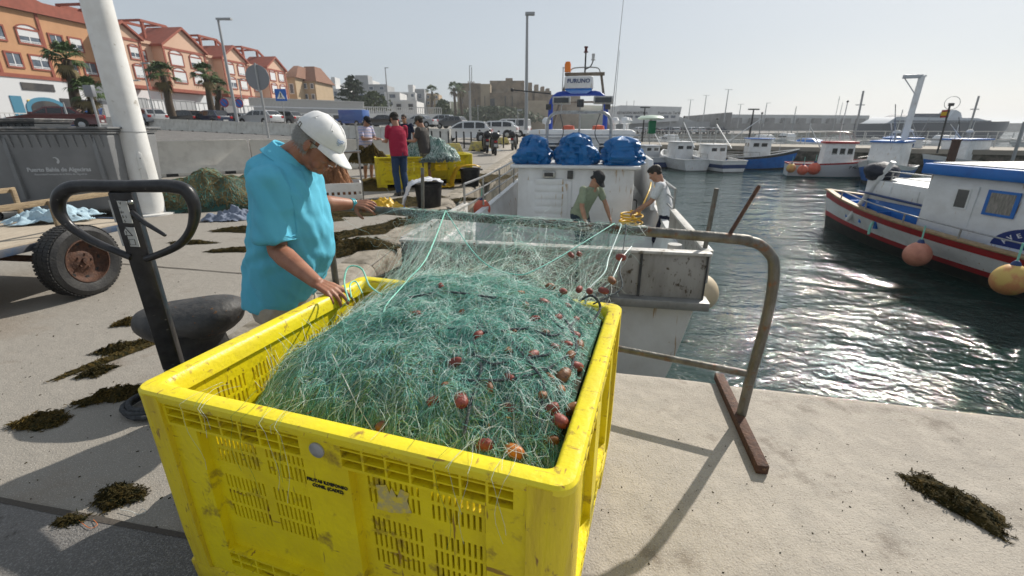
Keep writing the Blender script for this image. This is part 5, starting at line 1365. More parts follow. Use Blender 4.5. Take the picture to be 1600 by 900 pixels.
# grey container
def container(c, L_, Dp, H, rz, lab, m, lettering=False):
 root = thing('waste_container', lab, 'container', c, rz)
 mb = MB(); mb.loft([[V(a * (L_ / 2 - e), b * (Dp / 2 - e), z) for a, b in ((-1, -1), (1, -1), (1, 1), (-1, 1))] for z, e in ((.14, .10), (.2, .07), (H - .12, .0), (H - .06, 0))]); bd_ = mb.build('body', m, root, bevel=.03)
 n = int(L_ / .13)
 for i in range(n):
  x = -L_ / 2 + .1 + (L_ - .2) * i / (n - 1); MB().hexa([V(x + a, -Dp / 2 - b, z) for z, k in ((H - .26, 0), (H - .08, 1)) for a, b in ((-.012, -.01), (-.012, .004 + .035 * k), (.012, .004 + .035 * k), (.012, -.01))]).build('rib', m, bd_)
 for x in (-L_ * .12, L_ * .41): MB().bb(x - .03, x + .03, -Dp / 2 - .012, -Dp / 2 + .05, .35, H - .12).build('vertical_rib', m, bd_, bevel=.006)
 M_LID = mat('worn_grey_lid', (.17, .175, .18), .5, alt=(.11, .115, .12), sc=4, dirt=(.34, .32, .30), dsc=6, dlo=.5, dhi=.7)
 for k, (z, e) in enumerate(((H - .05, .05), (H - .015, .03), (H + .02, .00))): MB().bb(-L_ / 2 - .06 + e, L_ / 2 + .08 - e, -Dp / 2 - .07 + e, Dp / 2 + .05 - e, z - .012, z + .018).build('lid_layer' if k < 2 else 'lid', M_LID if k else m, root, bevel=.008)
 for a in (-1, 1):
  for b in (-1, 1): MB().lathe([(0, -.02), (.07, -.02), (.07, .02), (0, .02)], 18, (a * (L_ / 2 - .25), b * (Dp / 2 - .2), .07), Matrix.Rotation(PI / 2, 3, 'X')).build('castor', M_RUBB, root)
 if lettering:
  M_LET = mat('grey_lettering', (.50, .51, .52), .6); B_ = basis((1, 0, 0), (0, .045, 1)); y = -Dp / 2 - .001
  yo = lambda z: -Dp / 2 + (H - .12 - z) * .072 - .006
  text('lettering', 'Puerto Bahía de Algeciras', .088, M_LET, root, (.33, yo(.80), .80), B_, .002, bold=True)
  text('lettering', 'Autoridad Portuaria de la Bahía de Algeciras', .042, M_LET, root, (.33, yo(.73), .73), B_, .002)
  mb = MB(); pts = [V(.33 + .052 * math.cos(t), 0, .94 + .052 * math.sin(t)) for t in [R(-75) + k * R(190) / 10 for k in range(11)]] + [V(.318 + .036 * math.cos(t), 0, .948 + .032 * math.sin(t)) for t in [R(115) - k * R(180) / 10 for k in range(11)]]
  mb.ext([V(p.x, yo(p.z) + .002, p.z) for p in pts], (0, -.004, 0)); mb.build('crescent_emblem', M_LET, root)
 return root
container(V(-7.55, 7.95, 0), 2.35, 1.25, 1.40, .12, 'big grey waste container with port lettering beside the white pole', M_DGREY, True)
container(V(-11.9, 11.2, .1), 2.2, 1.2, 1.48, .2, 'dark waste container at the left edge behind the lettered grey one', mat('black_container', (.035, .04, .045), .5))
# jersey barriers
M_JER = mat('barrier_concrete', (.58, .55, .49), .85, alt=(.46, .43, .38), sc=2.5, dirt=(.55, .52, .46), dsc=4, dlo=.5, dhi=.6, bump=.3, bsc=30)
M_JERW = mat('pale_barrier_concrete', (.62, .60, .55), .85, alt=(.50, .48, .43), sc=2.5, dirt=(.34, .31, .27), dsc=5, dlo=.6, dhi=.72, bump=.3, bsc=30)
JP = {}
def jersey(a, b, lab, grp, m, H=.92, key='j'):
 d = (b - a); L_ = d.length - .04
 mid = (a + b) / 2; root = thing('concrete_barrier', lab, 'barrier', mid, math.atan2(d.y, d.x), grp)
 pr = [(-.30, 0), (-.30, .08), (-.17, .26), (-.09, H), (.09, H), (.17, .26), (.30, .08), (.30, 0)]
 k = key + '%.2f' % L_
 if k not in JP:
  mb = MB(); mb.loft([[V(x, y * s_, z * (1 if s_ == 1 else .985)) for y, z in pr] for x, s_ in ((-L_ / 2, .93), (-L_ / 2 + .03, 1), (L_ / 2 - .03, 1), (L_ / 2, .93))])
  o = mb.build('concrete_block', m, root, ang=30)
  q = MB()
  for x in (-L_ * .27, L_ * .27):
   f_ = MB().bb(x - .14, x + .14, -.31, -.29, .0, .075).build('drain_slot', M_INK, root)
  JP[k] = root
 else:
  for ch in JP[k].children: c = ch.copy(); COL.objects.link(c); c.parent = root
 dz = b.z - a.z
 root.rotation_euler = (0, -math.atan2(dz, L_), math.atan2(d.y, d.x))
 return root
def zp(x, y): return V(x, y, zt(x, y))
a = V(-16.9, 8.6, 0); b = V(-3.6, 17.5, 0); n = 6
for i in range(n): p, q = a.lerp(b, i / n), a.lerp(b, (i + 1) / n); jersey(zp(p.x, p.y), zp(q.x, q.y), 'concrete barrier block of the nearer row, %s' % ('leftmost behind the containers', 'just left of the white pole', 'behind the white pole', 'right of the white pole', 'behind the cap of the elderly man', 'at the right end behind the men')[i], 'nearer row of concrete barriers', M_JER, .95)
a = V(-45, 49, 0); b = V(-4.4, 34.2, 0); n = 15
for i in range(n): p, q = a.lerp(b, i / n), a.lerp(b, (i + 1) / n); jersey(zp(p.x, p.y), zp(q.x, q.y), 'pale concrete barrier block, %s of fifteen in the far row' % ('first,second,third,fourth,fifth,sixth,seventh,eighth,ninth,tenth,eleventh,twelfth,thirteenth,fourteenth,last'.split(',')[i]), 'far row of concrete barriers', M_JERW, .98, 'k')
# road between the rows, draped on the land
def drape_strip(a0, a1, b0, b1, name, m, dz=.02, n=24, k=8):
 vs = [];
 for i in range(n + 1):
  p, q = a0.lerp(a1, i / n), b0.lerp(b1, i / n)
  for j in range(k + 1): r_ = p.lerp(q, j / k); vs.append((r_.x, r_.y, zt(r_.x, r_.y) + dz))
 struct(MB().add(vs, [(i * (k + 1) + j, (i + 1) * (k + 1) + j, (i + 1) * (k + 1) + j + 1, i * (k + 1) + j + 1) for i in range(n) for j in range(k)]).build(name, m))
drape_strip(V(-60, 10, 0), V(-3.4, 19, 0), V(-90, 62, 0), V(-3.4, 33.5, 0), 'road', M_ASPH, .06, 40, 24)
# ---------------------------------------------------------------- boats
M_WHB = mat('boat_white', (.72, .73, .73), .4, alt=(.62, .62, .61), sc=2.5, dirt=(.34, .26, .17), dsc=11, dlo=.67, dhi=.76, bump=.12, bsc=12, scr=((.42, .31, .20), (14, 14, 1.3)))
M_WHD = mat('boat_white_dirty', (.55, .54, .51), .5, alt=(.40, .38, .34), sc=5, dirt=(.13, .10, .06), dsc=14, dlo=.56, dhi=.66, bump=.2)
M_DIRTST = mat('stained_steel', (.36, .35, .33), .5, alt=(.22, .21, .19), sc=5, metal=.25, stretch=(1, 1, .3), dirt=(.08, .06, .04), dsc=13, dlo=.60, dhi=.68, bump=.2, scr=((.07, .05, .03), (40, 30, 8)))
M_ANTI = mat('red_antifouling', (.16, .015, .015), .6, alt=(.09, .012, .012), sc=6)
M_REDP = mat('red_paint', (.42, .02, .025), .4, alt=(.30, .02, .022), sc=5)
M_BLUEP = mat('blue_paint', (.015, .16, .52), .4, alt=(.012, .12, .42), sc=3)
M_DBLUE = mat('dark_blue_paint', (.012, .04, .14), .4)
M_BLUEA = mat('blue_arch', (.015, .06, .36), .4)
M_TARP = mat('blue_tarp', (.005, .13, .36), .38, alt=(.004, .095, .28), sc=5, bump=.5, bsc=20)
M_GLASS = mat('window_glass', (.02, .025, .03), .08, alt=(.05, .055, .06), sc=2, spec=.8)
M_WOODV = mat('varnished_cap', (.42, .30, .17), .6, alt=(.30, .21, .12), sc=10)
M_BLKH = mat('black_hull', (.018, .02, .02), .5, alt=(.035, .04, .03), sc=4)
M_ORB = mat('orange_buoy', (.62, .13, .07), .5, alt=(.50, .10, .06), sc=4); M_SALM = mat('salmon_buoy', (.58, .25, .17), .55, alt=(.46, .18, .12), sc=5)
M_YELB = mat('yellow_buoy', (.62, .42, .12), .55, alt=(.58, .25, .10), sc=3, lo=.45, hi=.55)
M_DKGR = mat('dark_gear', (.03, .032, .035), .6, alt=(.08, .08, .075), sc=6)
def hull(root, L_, B, h0, hb, bands, rake=.12, trans=.85, depth=.35, th=.05, inner=None, deck_m=None, deck=.15, fine=2.0, cap=None, N_=28, cap_w=.10, mid=.5):
 """x forward, y to port, z from the waterline. bands: (q0, q1, material, name), q in 0..1 from keel to sheer"""
 def w_(t):
  a = trans + (1 - trans) * min(1, t / .35); b = 1 - (max(0, t - mid) / (1 - mid)) ** fine
  return B / 2 * a * max(b, .015)
 def sh(t): return h0 + (hb - h0) * max(0, (t - .15) / .85) ** 2.0
 def P(t, q, sg, inn=0):
  top = sh(t); z = -depth + (top + depth) * q; fl = .50 + .50 * q ** .45
  fl = fl * (1 - .35 * (1 - q) * t ** 2); x = -L_ / 2 + L_ * t + rake * L_ * (q - .6) * max(0, (t - .5) * 2) ** 3 * 1.0 - (0 if t else 0)
  return V(x, sg * (max(0, w_(t) * fl - inn)), z)
 ts = [(i / N_) for i in range(N_ + 1)]; ts = [t ** .85 for t in ts]
 for q0, q1, m, nm in bands:
  mb = MB(); qs = [q0 + (q1 - q0) * k / 3 for k in range(4)]; off = .006 if nm.startswith('rub') else 0
  for sg in (-1, 1):
   g = [[P(t, q, sg) + V(0, sg * off, 0) for q in qs] for t in ts]; n = 4
   mb.add([p for r_ in g for p in r_], [(i * n + j, i * n + j + 1, (i + 1) * n + j + 1, (i + 1) * n + j) for i in range(N_) for j in range(3)])
  g = [[P(0, q, s_) for q in qs] for s_ in (-1, 1)]; mb.add(g[0] + g[1], [(j, j + 1, 5 + j, 4 + j) for j in range(3)])
  mb.build(nm, m, root, ang=50)
 # inner bulwark and deck
 mb = MB(); qi = lambda t: (sh(t) - (sh(t) - 0) * (1 - 0) + deck + depth) / (sh(t) + depth)
 for sg in (-1, 1):
  g = [[P(t, 1, sg, th), P(t, min(.97, max(.3, (deck + .45 * t * (hb - h0) + depth) / (sh(t) + depth))), sg, th)] for t in ts]
  mb.add([p for r_ in g for p in r_], [(i * 2, i * 2 + 1, i * 2 + 3, i * 2 + 2) for i in range(N_)])
 mb.build('inner_bulwark', inner or bands[-1][2], root, ang=50)
 mb = MB(); L1 = [P(t, min(.97, max(.3, (deck + .45 * t * (hb - h0) + depth) / (sh(t) + depth))), -1, th * .3) for t in ts]; L2 = [P(t, min(.97, max(.3, (deck + .45 * t * (hb - h0) + depth) / (sh(t) + depth))), 1, th * .3) for t in ts]
 mb.add(L1 + L2, [(i, i + 1, N_ + 2 + i, N_ + 1 + i) for i in range(N_)]); mb.build('deck', deck_m or M_WHD, root, ang=50)
 mb = MB()
 for sg in (-1, 1): mb.loft([[P(t, 1, sg) + V(0, sg * (.02 - cap_w * a), b) for a, b in ((0, -.02), (0, .03), (1, .03), (1, -.02))] for t in ts])
 a, b = P(0, 1, -1), P(0, 1, 1); mb.bar(a, b, cap_w, .05); mb.build('gunwale', cap or M_WHB, root, ang=40)
 return P, sh, w_
def buoy(root_loc, r, m, lab, group=None, rope=.35, m2=None):
 root = thing('fender_buoy', lab, 'buoy', root_loc, 0, group)
 MB().lathe([(0.001, -r)] + [(r * math.cos(a) * (1 if a < 0 else 1 - .18 * (a / 1.57) ** 2), r * math.sin(a) * (1 if a < 0 else 1.12)) for a in [-1.4 + 2.7 * k / 12 for k in range(13)]], 24).build('float_body', m, root, ang=60)
 MB().lathe([(0, r * .98), (r * .34, r * .92), (r * .22, r * 1.22), (r * .12, r * 1.34), (0, r * 1.34)], 14).build('collar', M_DBLUE, root)
 if rope: MB().tube([(0, 0, r * 1.25), (0.01, .02, r * 1.25 + rope)], .015, 6).build('lanyard', M_ROPEG, root)
 return root
def win(mb_parent, c, w_, h_, n, up, m=M_GLASS, fm=None, name='window', fw=.03, d=.02):
 n = V(*n).normalized(); r_ = V(*up).cross(n).normalized(); B_ = basis(r_, up); c = V(*c)
 f_ = MB()
 for a, b, ww, hh in ((0, h_ / 2, w_ + fw * 2, fw), (0, -h_ / 2, w_ + fw * 2, fw)): f_.box(c + B_ @ V(a, b, 0), (ww, hh, d), M=B_)
 for a in (-1, 1): f_.box(c + B_ @ V(a * (w_ / 2 + fw / 2), 0, 0), (fw, h_ - fw, d), M=B_)
 fo = f_.build(name, fm or M_WHB, mb_parent); MB().box(c - B_ @ V(0, 0, -.003), (w_, h_ - fw * .5, .008), M=B_).build('pane', m, fo); return fo
def rail(root, pts, h, r=.016, mids=(0.5,), m=M_STEEL, name='rail', posts=None):
 pts = [V(*p) for p in pts]; mb = MB(); mb.tube(smoothpath([p + V(0, 0, h) for p in pts], 4), r, 8)
 for k in mids: mb.tube(smoothpath([p + V(0, 0, h * k) for p in pts], 4), r * .7, 6)
 for p in (posts or pts): mb.tube([V(*p), V(*p) + V(0, 0, h)], r * .9, 6)
 return mb.build(name, m, root)
def bag(root_loc, rx, ry, h, seed, rz, lab):
 mb = MB(); K, N_ = 16, 40; rings = []
 for i in range(K + 1):
  t = i / K
  z = h * t; q = (1 - .45 * t ** 2.2) if t < .85 else (1 - .45 * t ** 2.2) * (1 - ((t - .85) / .15) ** 2 * .75)
  q *= .82 + .18 * math.sin(PI * min(1, t * 1.6)); row = []
  for k in range(N_):
   a = 2 * PI * k / N_; f_ = 1 + .36 * fb((math.cos(a) * 1.3 + seed, math.sin(a) * 1.3, t * 1.6)) + .13 * (1 - abs(fb((math.cos(a) * 2.6 + seed, math.sin(a) * 2.6 + t * 2, t * 2.5), 1.3, 2)) * 4)
   ca, sa = math.cos(a), math.sin(a); p_ = 2.8; x = abs(ca) ** (2 / p_) * (1 if ca > 0 else -1); y = abs(sa) ** (2 / p_) * (1 if sa > 0 else -1)
   row.append(V(rx * q * f_ * x, ry * q * f_ * y, z + .05 * h * fb((a, t * 3, seed))))
  rings.append(row)
 mb.loft(rings); o = mb.build('tarp_bundle', M_TARP, ang=24); o.location = root_loc; o.rotation_euler = (0, 0, rz); return tag(o, lab, 'tarp', 'blue tarp bundles on the cabin roof')
HD = R(79.5)  # heading of the white boat from +X
SR = V(1.86, 4.18, WL)
ax = V(math.cos(HD), math.sin(HD), 0); ay = V(-ax.y, ax.x, 0)
B1 = 3.15; L1 = 12.6
bc = SR + ay * (B1 / 2 * .97) + ax * (L1 / 2)
mainb = thing('fishing_boat', 'white fishing boat moored stern first beside the quay, with a radar mast', 'boat', bc, HD)
def bl_(p): d = V(*p) - bc; return V(d.dot(ax), d.dot(ay), d.z)   # world -> boat
def bw(x, y, z): return bc + ax * x + ay * y + V(0, 0, z)
DK = .72    # deck above the water
P1, sh1, w1_ = hull(mainb, L1, B1, 1.52, 2.05, [(0, .24, M_ANTI, 'antifouling'), (.24, 1, M_WHB, 'topsides')], rake=.10, trans=.97, depth=.40, th=.06, inner=M_WHB, deck_m=M_WHD, deck=DK, fine=2.4, N_=34)
xs_ = -L1 / 2; hw = B1 / 2 * .97
# stern: ledge, steel bulwark panels
MB().bb(xs_ - .16, xs_ + .05, -hw - .05, hw + .05, 1.27, 1.36).build('stern_ledge', mat('grey_rubbing_strake', (.28, .28, .27), .5, alt=(.18, .18, .17), sc=6, metal=.4), mainb, bevel=.012)
pan = MB(); pan.bb(xs_ - .06, xs_ + .0, -hw, hw, 1.36, 1.80); bk = pan.build('stern_bulwark', M_DIRTST, mainb, bevel=.004)
for k in range(6): y = -hw + (2 * hw) * k / 5; MB().bb(xs_ - .075, xs_ - .061, y - .012 + (.012 if k == 0 else 0), y + .012, 1.36, 1.80).build('panel_joint', M_DKGR, bk)
MB().bb(xs_ - .10, xs_ + .02, -hw - .02, hw + .02, 1.80, 1.83).build('bulwark_cap', M_WHD, mainb, bevel=.006)
for sg in (-1, 1):
 MB().bb(xs_ + .02, xs_ + 2.4, sg * (hw + .01) - .03, sg * (hw + .01) + .03, 1.50, 1.80).build('side_bulwark', M_WHD if sg > 0 else M_DIRTST, mainb, bevel=.006)
 MB().bb(xs_ + .02, xs_ + 2.4, sg * (hw + .01) - .045, sg * (hw + .01) + .045, 1.80, 1.83).build('bulwark_cap', M_WHD, mainb, bevel=.006)
# work table and trough across the aft deck, net bins
MB().bb(xs_ + .25, xs_ + 1.0, -.7, hw - .15, 1.44, 1.52).build('sorting_table', M_WHD, mainb, bevel=.01)
for y in (-.6, .2, hw - .3): MB().bb(xs_ + .55, xs_ + .62, y - .03, y + .03, DK, 1.44).build('table_leg', M_WHD, mainb)
MB().bb(xs_ + 1.1, xs_ + 1.22, -hw + .1, hw - .1, DK, 1.25).build('deck_divider', M_WHB, mainb, bevel=.01)
for y in (hw - .45, hw - .95): MB().cyl((xs_ + .9, y, DK), (xs_ + .9, y, 1.72), .05).build('stanchion', M_WHD, mainb)
MB().cyl((xs_ + .35, -hw + .25, DK), (xs_ + .35, -hw + .25, 1.80), .07).build('stanchion', M_WHD, mainb)
MB().cyl((xs_ + .12, -hw + .02, 1.5), (xs_ + .12, -hw - .02, 2.40), .022).build('corner_rod', M_GALV, mainb)
rail(mainb, [(xs_ + 2.3, hw, 1.62), (xs_ + 3.6, hw + .03, 1.60), (xs_ + 5, hw + .03, 1.62), (xs_ + 6.5, hw + .0, 1.68), (xs_ + 8, hw - .1, 1.80)], .50, .02, (.33, .66), M_STEEL)
rail(mainb, [(xs_ + 2.4, -hw - .02, 1.62), (xs_ + 3.8, -hw - .03, 1.60), (xs_ + 5, -hw - .03, 1.62), (xs_ + 6.5, -hw, 1.68), (xs_ + 8, -hw + .1, 1.80)], .48, .018, (.4, .7), M_STEEL)
# cabin
cx0 = bl_(PY(895, 300, 8.35)).x; CH = 2.24; cw = 1.06; cyc = bl_(PY(896, 320, 8.35)).y
cab = MB(); cab.loft([[V(x, y, z) for x, y in ((cx0, cyc - cw - k), (cx0 + 1.7, cyc - cw - k), (cx0 + 1.7, cyc + cw + k), (cx0, cyc + cw + k))] for z, k in ((DK, .0), (CH, -.03))])
cabo = cab.build('cabin', M_WHB, mainb, bevel=.03)
MB().bb(cx0 - .10, cx0 + 1.8, cyc - cw - .07, cyc + cw + .10, CH, CH + .055).build('cabin_roof', M_WHB, mainb, bevel=.015)
dy = cyc + .45; Y_ = cx0 - .006
MB().bb(cx0 - .022, cx0 + .0, dy - .40, dy + .40, DK + .05, CH - .22).build('door_frame', M_WHB, mainb, bevel=.006)
dr = MB().bb(cx0 - .036, cx0 - .022, dy - .34, dy + .34, DK + .10, CH - .27).build('door', M_WHB, mainb, bevel=.004)
for k in range(9): z = DK + .20 + k * .13; MB().bb(cx0 - .046, cx0 - .036, dy - .26, dy + .26, z, z + .095).build('slat', M_WHB, dr, bevel=.003)
MB().bb(cx0 - .06, cx0 - .01, dy - .10, dy + .12, CH - .17, CH - .05).build('floodlight', M_STEEL, mainb, bevel=.01); MB().bb(cx0 - .068, cx0 - .060, dy - .07, dy + .09, CH - .145, CH - .075).build('floodlight_glass', M_GLASS, mainb)
MB().bb(cx0 - .05, cx0 - .01, dy - .42, dy - .32, CH - .18, CH - .04).build('switch_box', M_DKGR, mainb, bevel=.006)
MB().tube(smoothpath([(cx0 - .03, dy - .78, CH - .04), (cx0 - .06, dy - .80, CH - .10), (cx0 - .04, dy - .74, CH - .15), (cx0 - .06, dy - .82, CH - .20), (cx0 - .04, dy - .78, CH - .28)], 5), .014, 6).build('cable_knot', M_DKGR, mainb)
MB().tube(smoothpath([(cx0 + .5, cyc - cw - .03, CH - .6), (cx0 + .5, cyc - cw - .09, CH - .62), (cx0 + .5, cyc - cw - .09, CH - .82), (cx0 + .5, cyc - cw - .03, CH - .84)], 4), .012, 6).build('grab_handle', M_DKGR, mainb)
for k, (yy, rx, ry_, h_, s_) in enumerate(((.78, .34, .30, .50, 3), (.02, .40, .30, .54, 8), (-.82, .42, .32, .48, 14))):
 bag(bw(cx0 + .28, cyc + yy, CH + .056), .32, rx, h_, s_, HD, ('leftmost blue tarp bundle on the cabin roof of the white boat', 'middle blue tarp bundle on the cabin roof, tallest of three', 'rightmost blue tarp bundle on the cabin roof, widest of three')[k])
# wheelhouse ahead and above, with rounded front
wx = cx0 + 2.0
mb = MB(); mb.loft([[V(wx + (x if x < 1.2 else x + .35 * (1 - z_)), y * (1 - .08 * z_) + cyc, z) for x, y in ((0, -1.15), (1.6, -1.15), (2.3, -.8), (2.6, 0), (2.3, .8), (1.6, 1.15), (0, 1.15))] for z, z_ in ((1.2, 0), (2.35, .6), (2.72, 1))]); mb.build('wheelhouse', M_WHB, mainb, bevel=.03)
for y in (-.6, 0, .6): win(mainb, (wx - .012, cyc + y, 2.50), .42, .24, (-1, 0, 0), (0, 0, 1))
mb = MB(); mb.loft([[V(wx + x * s_ - .15, y * s_ + cyc, z) for x, y in ((0, -1.12), (1.7, -1.16), (2.6, -.8), (2.95, 0), (2.6, .8), (1.7, 1.16), (0, 1.12))] for z, s_ in ((2.72, .95), (2.77, 1), (2.83, 1), (2.88, .93))]); mb.build('wheelhouse_roof', M_WHB, mainb, bevel=.02)
RZ = 2.87
for y in (-.35, .3): MB().lathe([(0, 0), (.14, 0), (.12, .09), (0, .11)], 16, (wx + .3, cyc + y, RZ)).build('life_ring_case', M_ORB, mainb)
for k, (y, x) in enumerate(((-.9, .2), (-.7, .5), (.8, .4), (-1.0, .9))): MB().lathe([(0, 0), (.03, 0), (.03, .12), (.09, .14), (.10, .20), (.06, .26), (0, .27)], 14, (wx + x, cyc + y, RZ)).build('gps_dome', M_WHB, mainb)
MB().lathe([(0, 0), (.26, 0), (.30, .03), (.22, .08), (0, .10)], 20, (wx + .9, cyc - 1.5, RZ + .22)).build('satellite_dish', mat('pale_green_cap', (.5, .6, .5), .4), mainb); MB().cyl((wx + .9, cyc - 1.5, RZ - .2), (wx + .9, cyc - 1.5, RZ + .22), .03).build('dish_post', M_STEEL, mainb); MB().bb(wx + .8, wx + 1.0, cyc - 1.62, cyc - 1.46, RZ - .08, RZ + .2).build('side_lamp', mat('green_lamp', (.01, .13, .06), .4), mainb, bevel=.02)
# stainless goalpost behind the bundles
def arch(x, y0, y1, z0, z1, r, rad, m, name, lean=0):
 P = [V(x, y0, z0), V(x + lean * .7, y0, z1 - r)] + [V(x + lean, y0 + math.copysign(r, y1 - y0) * (1 - math.cos(a)), z1 - r + r * math.sin(a)) for a in (.4, .8, 1.2, PI / 2)] + [V(x + lean, y1 - math.copysign(r, y1 - y0) * (1 - math.cos(a)), z1 - r + r * math.sin(a)) for a in (PI / 2, 1.2, .8, .4)] + [V(x + lean * .7, y1, z1 - r), V(x, y1, z0)]
 return MB().tube(P, rad, 12).build(name, m, mainb, ang=60)
gx = cx0 + .95
arch(gx, cyc + .62, cyc - .60, CH, CH + .96, .22, .03, M_STEEL, 'goalpost')
for z in (CH + .35, CH + .55): MB().tube([(gx, cyc + 1.05, z), (gx, cyc - 1.15, z)], .014, 8).build('cross_bar', M_STEEL, mainb)
MB().cyl((gx, cyc, CH), (gx, cyc, CH + .98), .02).build('centre_post', M_STEEL, mainb)
for y, z, w_ in ((.36, CH + 1.17, .34), (-.42, CH + 1.17, .36), (0, CH + 1.12, .13)):
 fl = MB().bb(gx - .05, gx + .05, cyc + y - w_ / 2, cyc + y + w_ / 2, z - .07, z + .07).build('floodlight', M_STEEL if w_ > .2 else M_DKGR, mainb, bevel=.015); MB().bb(gx - .058, gx - .051, cyc + y - w_ / 2 + .03, cyc + y + w_ / 2 - .03, z - .045, z + .045).build('floodlight_glass', M_GLASS, fl)
 MB().cyl((gx, cyc + y, z - .2), (gx, cyc + y, z - .06), .012).build('lamp_bracket', M_STEEL, fl)
for sg in (-1, 1): MB().tube(smoothpath([(gx + .02, cyc + sg * .4, CH + 1.0), (gx - .03, cyc + sg * .30, CH + .6), (gx - .03, cyc + sg * .42, CH + .35)], 5), .008, 6).build('lamp_cable', M_BLACK, mainb)
# blue arch, stays, radar
ux = wx + .8
def zat(v, x, y): p = bw(x, y, 0); q = PY(800, v, p.y); return q.z - WL
def yat(u, x, z=3.2):  # boat y whose pixel column is u at boat x (at eye height)
 lo, hi = -4, 4
 for _ in range(40):
  m_ = (lo + hi) / 2; p = bw(x, m_, z); f_ = p.y * CP - (p.z - EYE) * SP; uu = 800 + FPX * p.x / f_
  if uu > u: lo = m_
  else: hi = m_
 return (lo + hi) / 2
ya, yb_ = yat(860, ux), yat(946, ux); zt_ = zat(146, ux, 0)
arch(ux, ya, yb_, RZ - .4, zt_, .26, .055, M_BLUEA, 'blue_arch')
M_SPAR = mat('worn_spar', (.15, .12, .085), .6, alt=(.22, .19, .15), sc=8)
zt2 = zat(116, ux + .2, 0); y2, y3 = yat(889, ux + .2, 4.2), yat(940, ux + .2, 4.2)
zb = zat(180, ux, 0)
MB().tube([(ux + .1, yat(862, ux) , zb - .3), (ux + .2, y2, zt2)], .03, 8).build('mast_leg', M_SPAR, mainb); MB().tube([(ux + .1, yat(951, ux), zb - .3), (ux + .2, y3, zt2)], .03, 8).build('mast_leg', M_SPAR, mainb)
MB().bb(ux + .1, ux + .3, y3 - .08, y2 + .08, zt2 - .03, zt2 + .03).build('mast_platform', M_SPAR, mainb, bevel=.01)
MB().tube(smoothpath([(ux + .2, y2 - .02, zt2), (ux + .2, y2 - .08, zt2 + .12), (ux + .2, (y2 + y3) / 2, zt2 + .14), (ux + .2, y3 + .08, zt2 + .12), (ux + .2, y3 + .02, zt2)], 4), .014, 6).build('platform_hoop', M_STEEL, mainb)
ym = (y2 + y3) / 2; zt3 = zat(80, ux, 0)
MB().cyl((ux + .2, ym, zt2), (ux + .2, ym, zt3), .018).build('light_mast', M_DKGR, mainb); MB().lathe([(0, 0), (.05, 0), (.05, .02), (.03, .025), (.03, .09), (.045, .10), (.045, .12), (0, .12)], 12, (ux + .2, ym, zt3)).build('mast_light', mat('red_lamp_glass', (.08, .01, .01), .3), mainb)
MB().tube(smoothpath([(ux + .2, ym, zt2 + .1), (ux + .2, ym - .12, zt2 + .16), (ux + .2, ym - .17, zt2 + .28)], 4), .015, 6).build('lamp_arm', M_DKGR, mainb); MB().lathe([(0, 0), (.045, 0), (.045, .02), (.03, .03), (.035, .13), (0, .14)], 12, (ux + .2, ym - .17, zt2 + .28)).build('anchor_light', M_LABEL, mainb)
MB().lathe([(0, -.02), (.07, -.02), (.07, .14), (.05, .19), (0, .20)], 16, (ux + .1, y2 + .02, zt2 + .06)).build('orange_beacon', mat('beacon_orange', (.75, .20, .02), .25), mainb)
rz0 = zat(138, ux, 0); rz1 = zat(121, ux, 0); ry0, ry1 = yat(883, ux - .1, 4.0), yat(928, ux - .1, 4.0); ryc = (ry0 + ry1) / 2; rw = abs(ry0 - ry1) / 2
rd = MB().loft([[V(ux - .1 + .26 * s_ * x, ryc + rw * s_ * y, z) for x, y in ((-1, -.8), (-.8, -1), (.8, -1), (1, -.8), (1, .8), (.8, 1), (-.8, 1), (-1, .8))] for z, s_ in ((rz0 - .02, .97), (rz0 + .03, 1), (rz1 - .02, .98), (rz1, .93))]).build('radar_dome', M_WHB, mainb, bevel=.015)
MB().loft([[V(ux - .1 + .26 * s_ * x, ryc + rw * s_ * y, z) for x, y in ((-1, -.8), (-.8, -1), (.8, -1), (1, -.8), (1, .8), (.8, 1), (-.8, 1), (-1, .8))] for z, s_ in ((rz0 - .11, .55), (rz0 - .06, .9), (rz0 - .022, .93))]).build('radar_base', M_BLUEP, rd, bevel=.01)
text('lettering', 'FURUNO', .115, M_DBLUE, rd, (ux - .1 - .262, ryc, (rz0 + rz1) / 2 + .01), basis((0, -1, 0), (0, 0, 1)), .003, bold=True, sx=1.05)
MB().lathe([(0, 0), (.10, 0), (.06, .2), (.05, rz0 - .1 - zt_), (0, rz0 - .1 - zt_)], 12, (ux - .1, ryc, zt_)).build('radar_post', M_DKGR, mainb)
MB().tube([(ux - .4, yat(805, ux), zat(141, ux, 0)), (ux - .2, yat(862, ux), zat(147, ux, 0))], .014, 6).build('whip_arm', M_DKGR, mainb); MB().ell((ux - .4, yat(805, ux), zat(141, ux, 0)), .04).build('whip_arm_end', M_DKGR, mainb)
MB().tube([(ux, ya, zt_ - .18), (ux, yb_, zt_ - .18)], .02, 8).build('arch_tie', M_SPAR, mainb)
for yy in (ya + .04, yb_ - .04): MB().bb(ux - .08, ux + .08, yy - .06, yy + .06, zt_ - .34, zt_ - .22).build('loudhailer', M_DKGR, mainb, bevel=.01)
for u0, u1, v1, r_ in ((955, 975, -6, .012), (959, 968, 80, .010)):
 yb2 = yat(u0, ux + .3); z1 = zat(v1, ux + .3, 0); p0 = V(ux + .3, yb2, RZ - .1);
 y_1 = yb2;
 # lean so that the whip ends where the photo shows it
 def upx(y_): p = bw(ux + .3, y_, z1); f_ = p.y * CP - (p.z - EYE) * SP; return 800 + FPX * p.x / f_
 lo, hi = -6, 6
 for _ in range(40):
  m_ = (lo + hi) / 2
  if upx(m_) > u1: lo = m_
  else: hi = m_
 MB().tube([p0, V(ux + .3, lo, z1)], [r_, r_ * .5], 6).build('whip_antenna', M_LABEL, mainb)
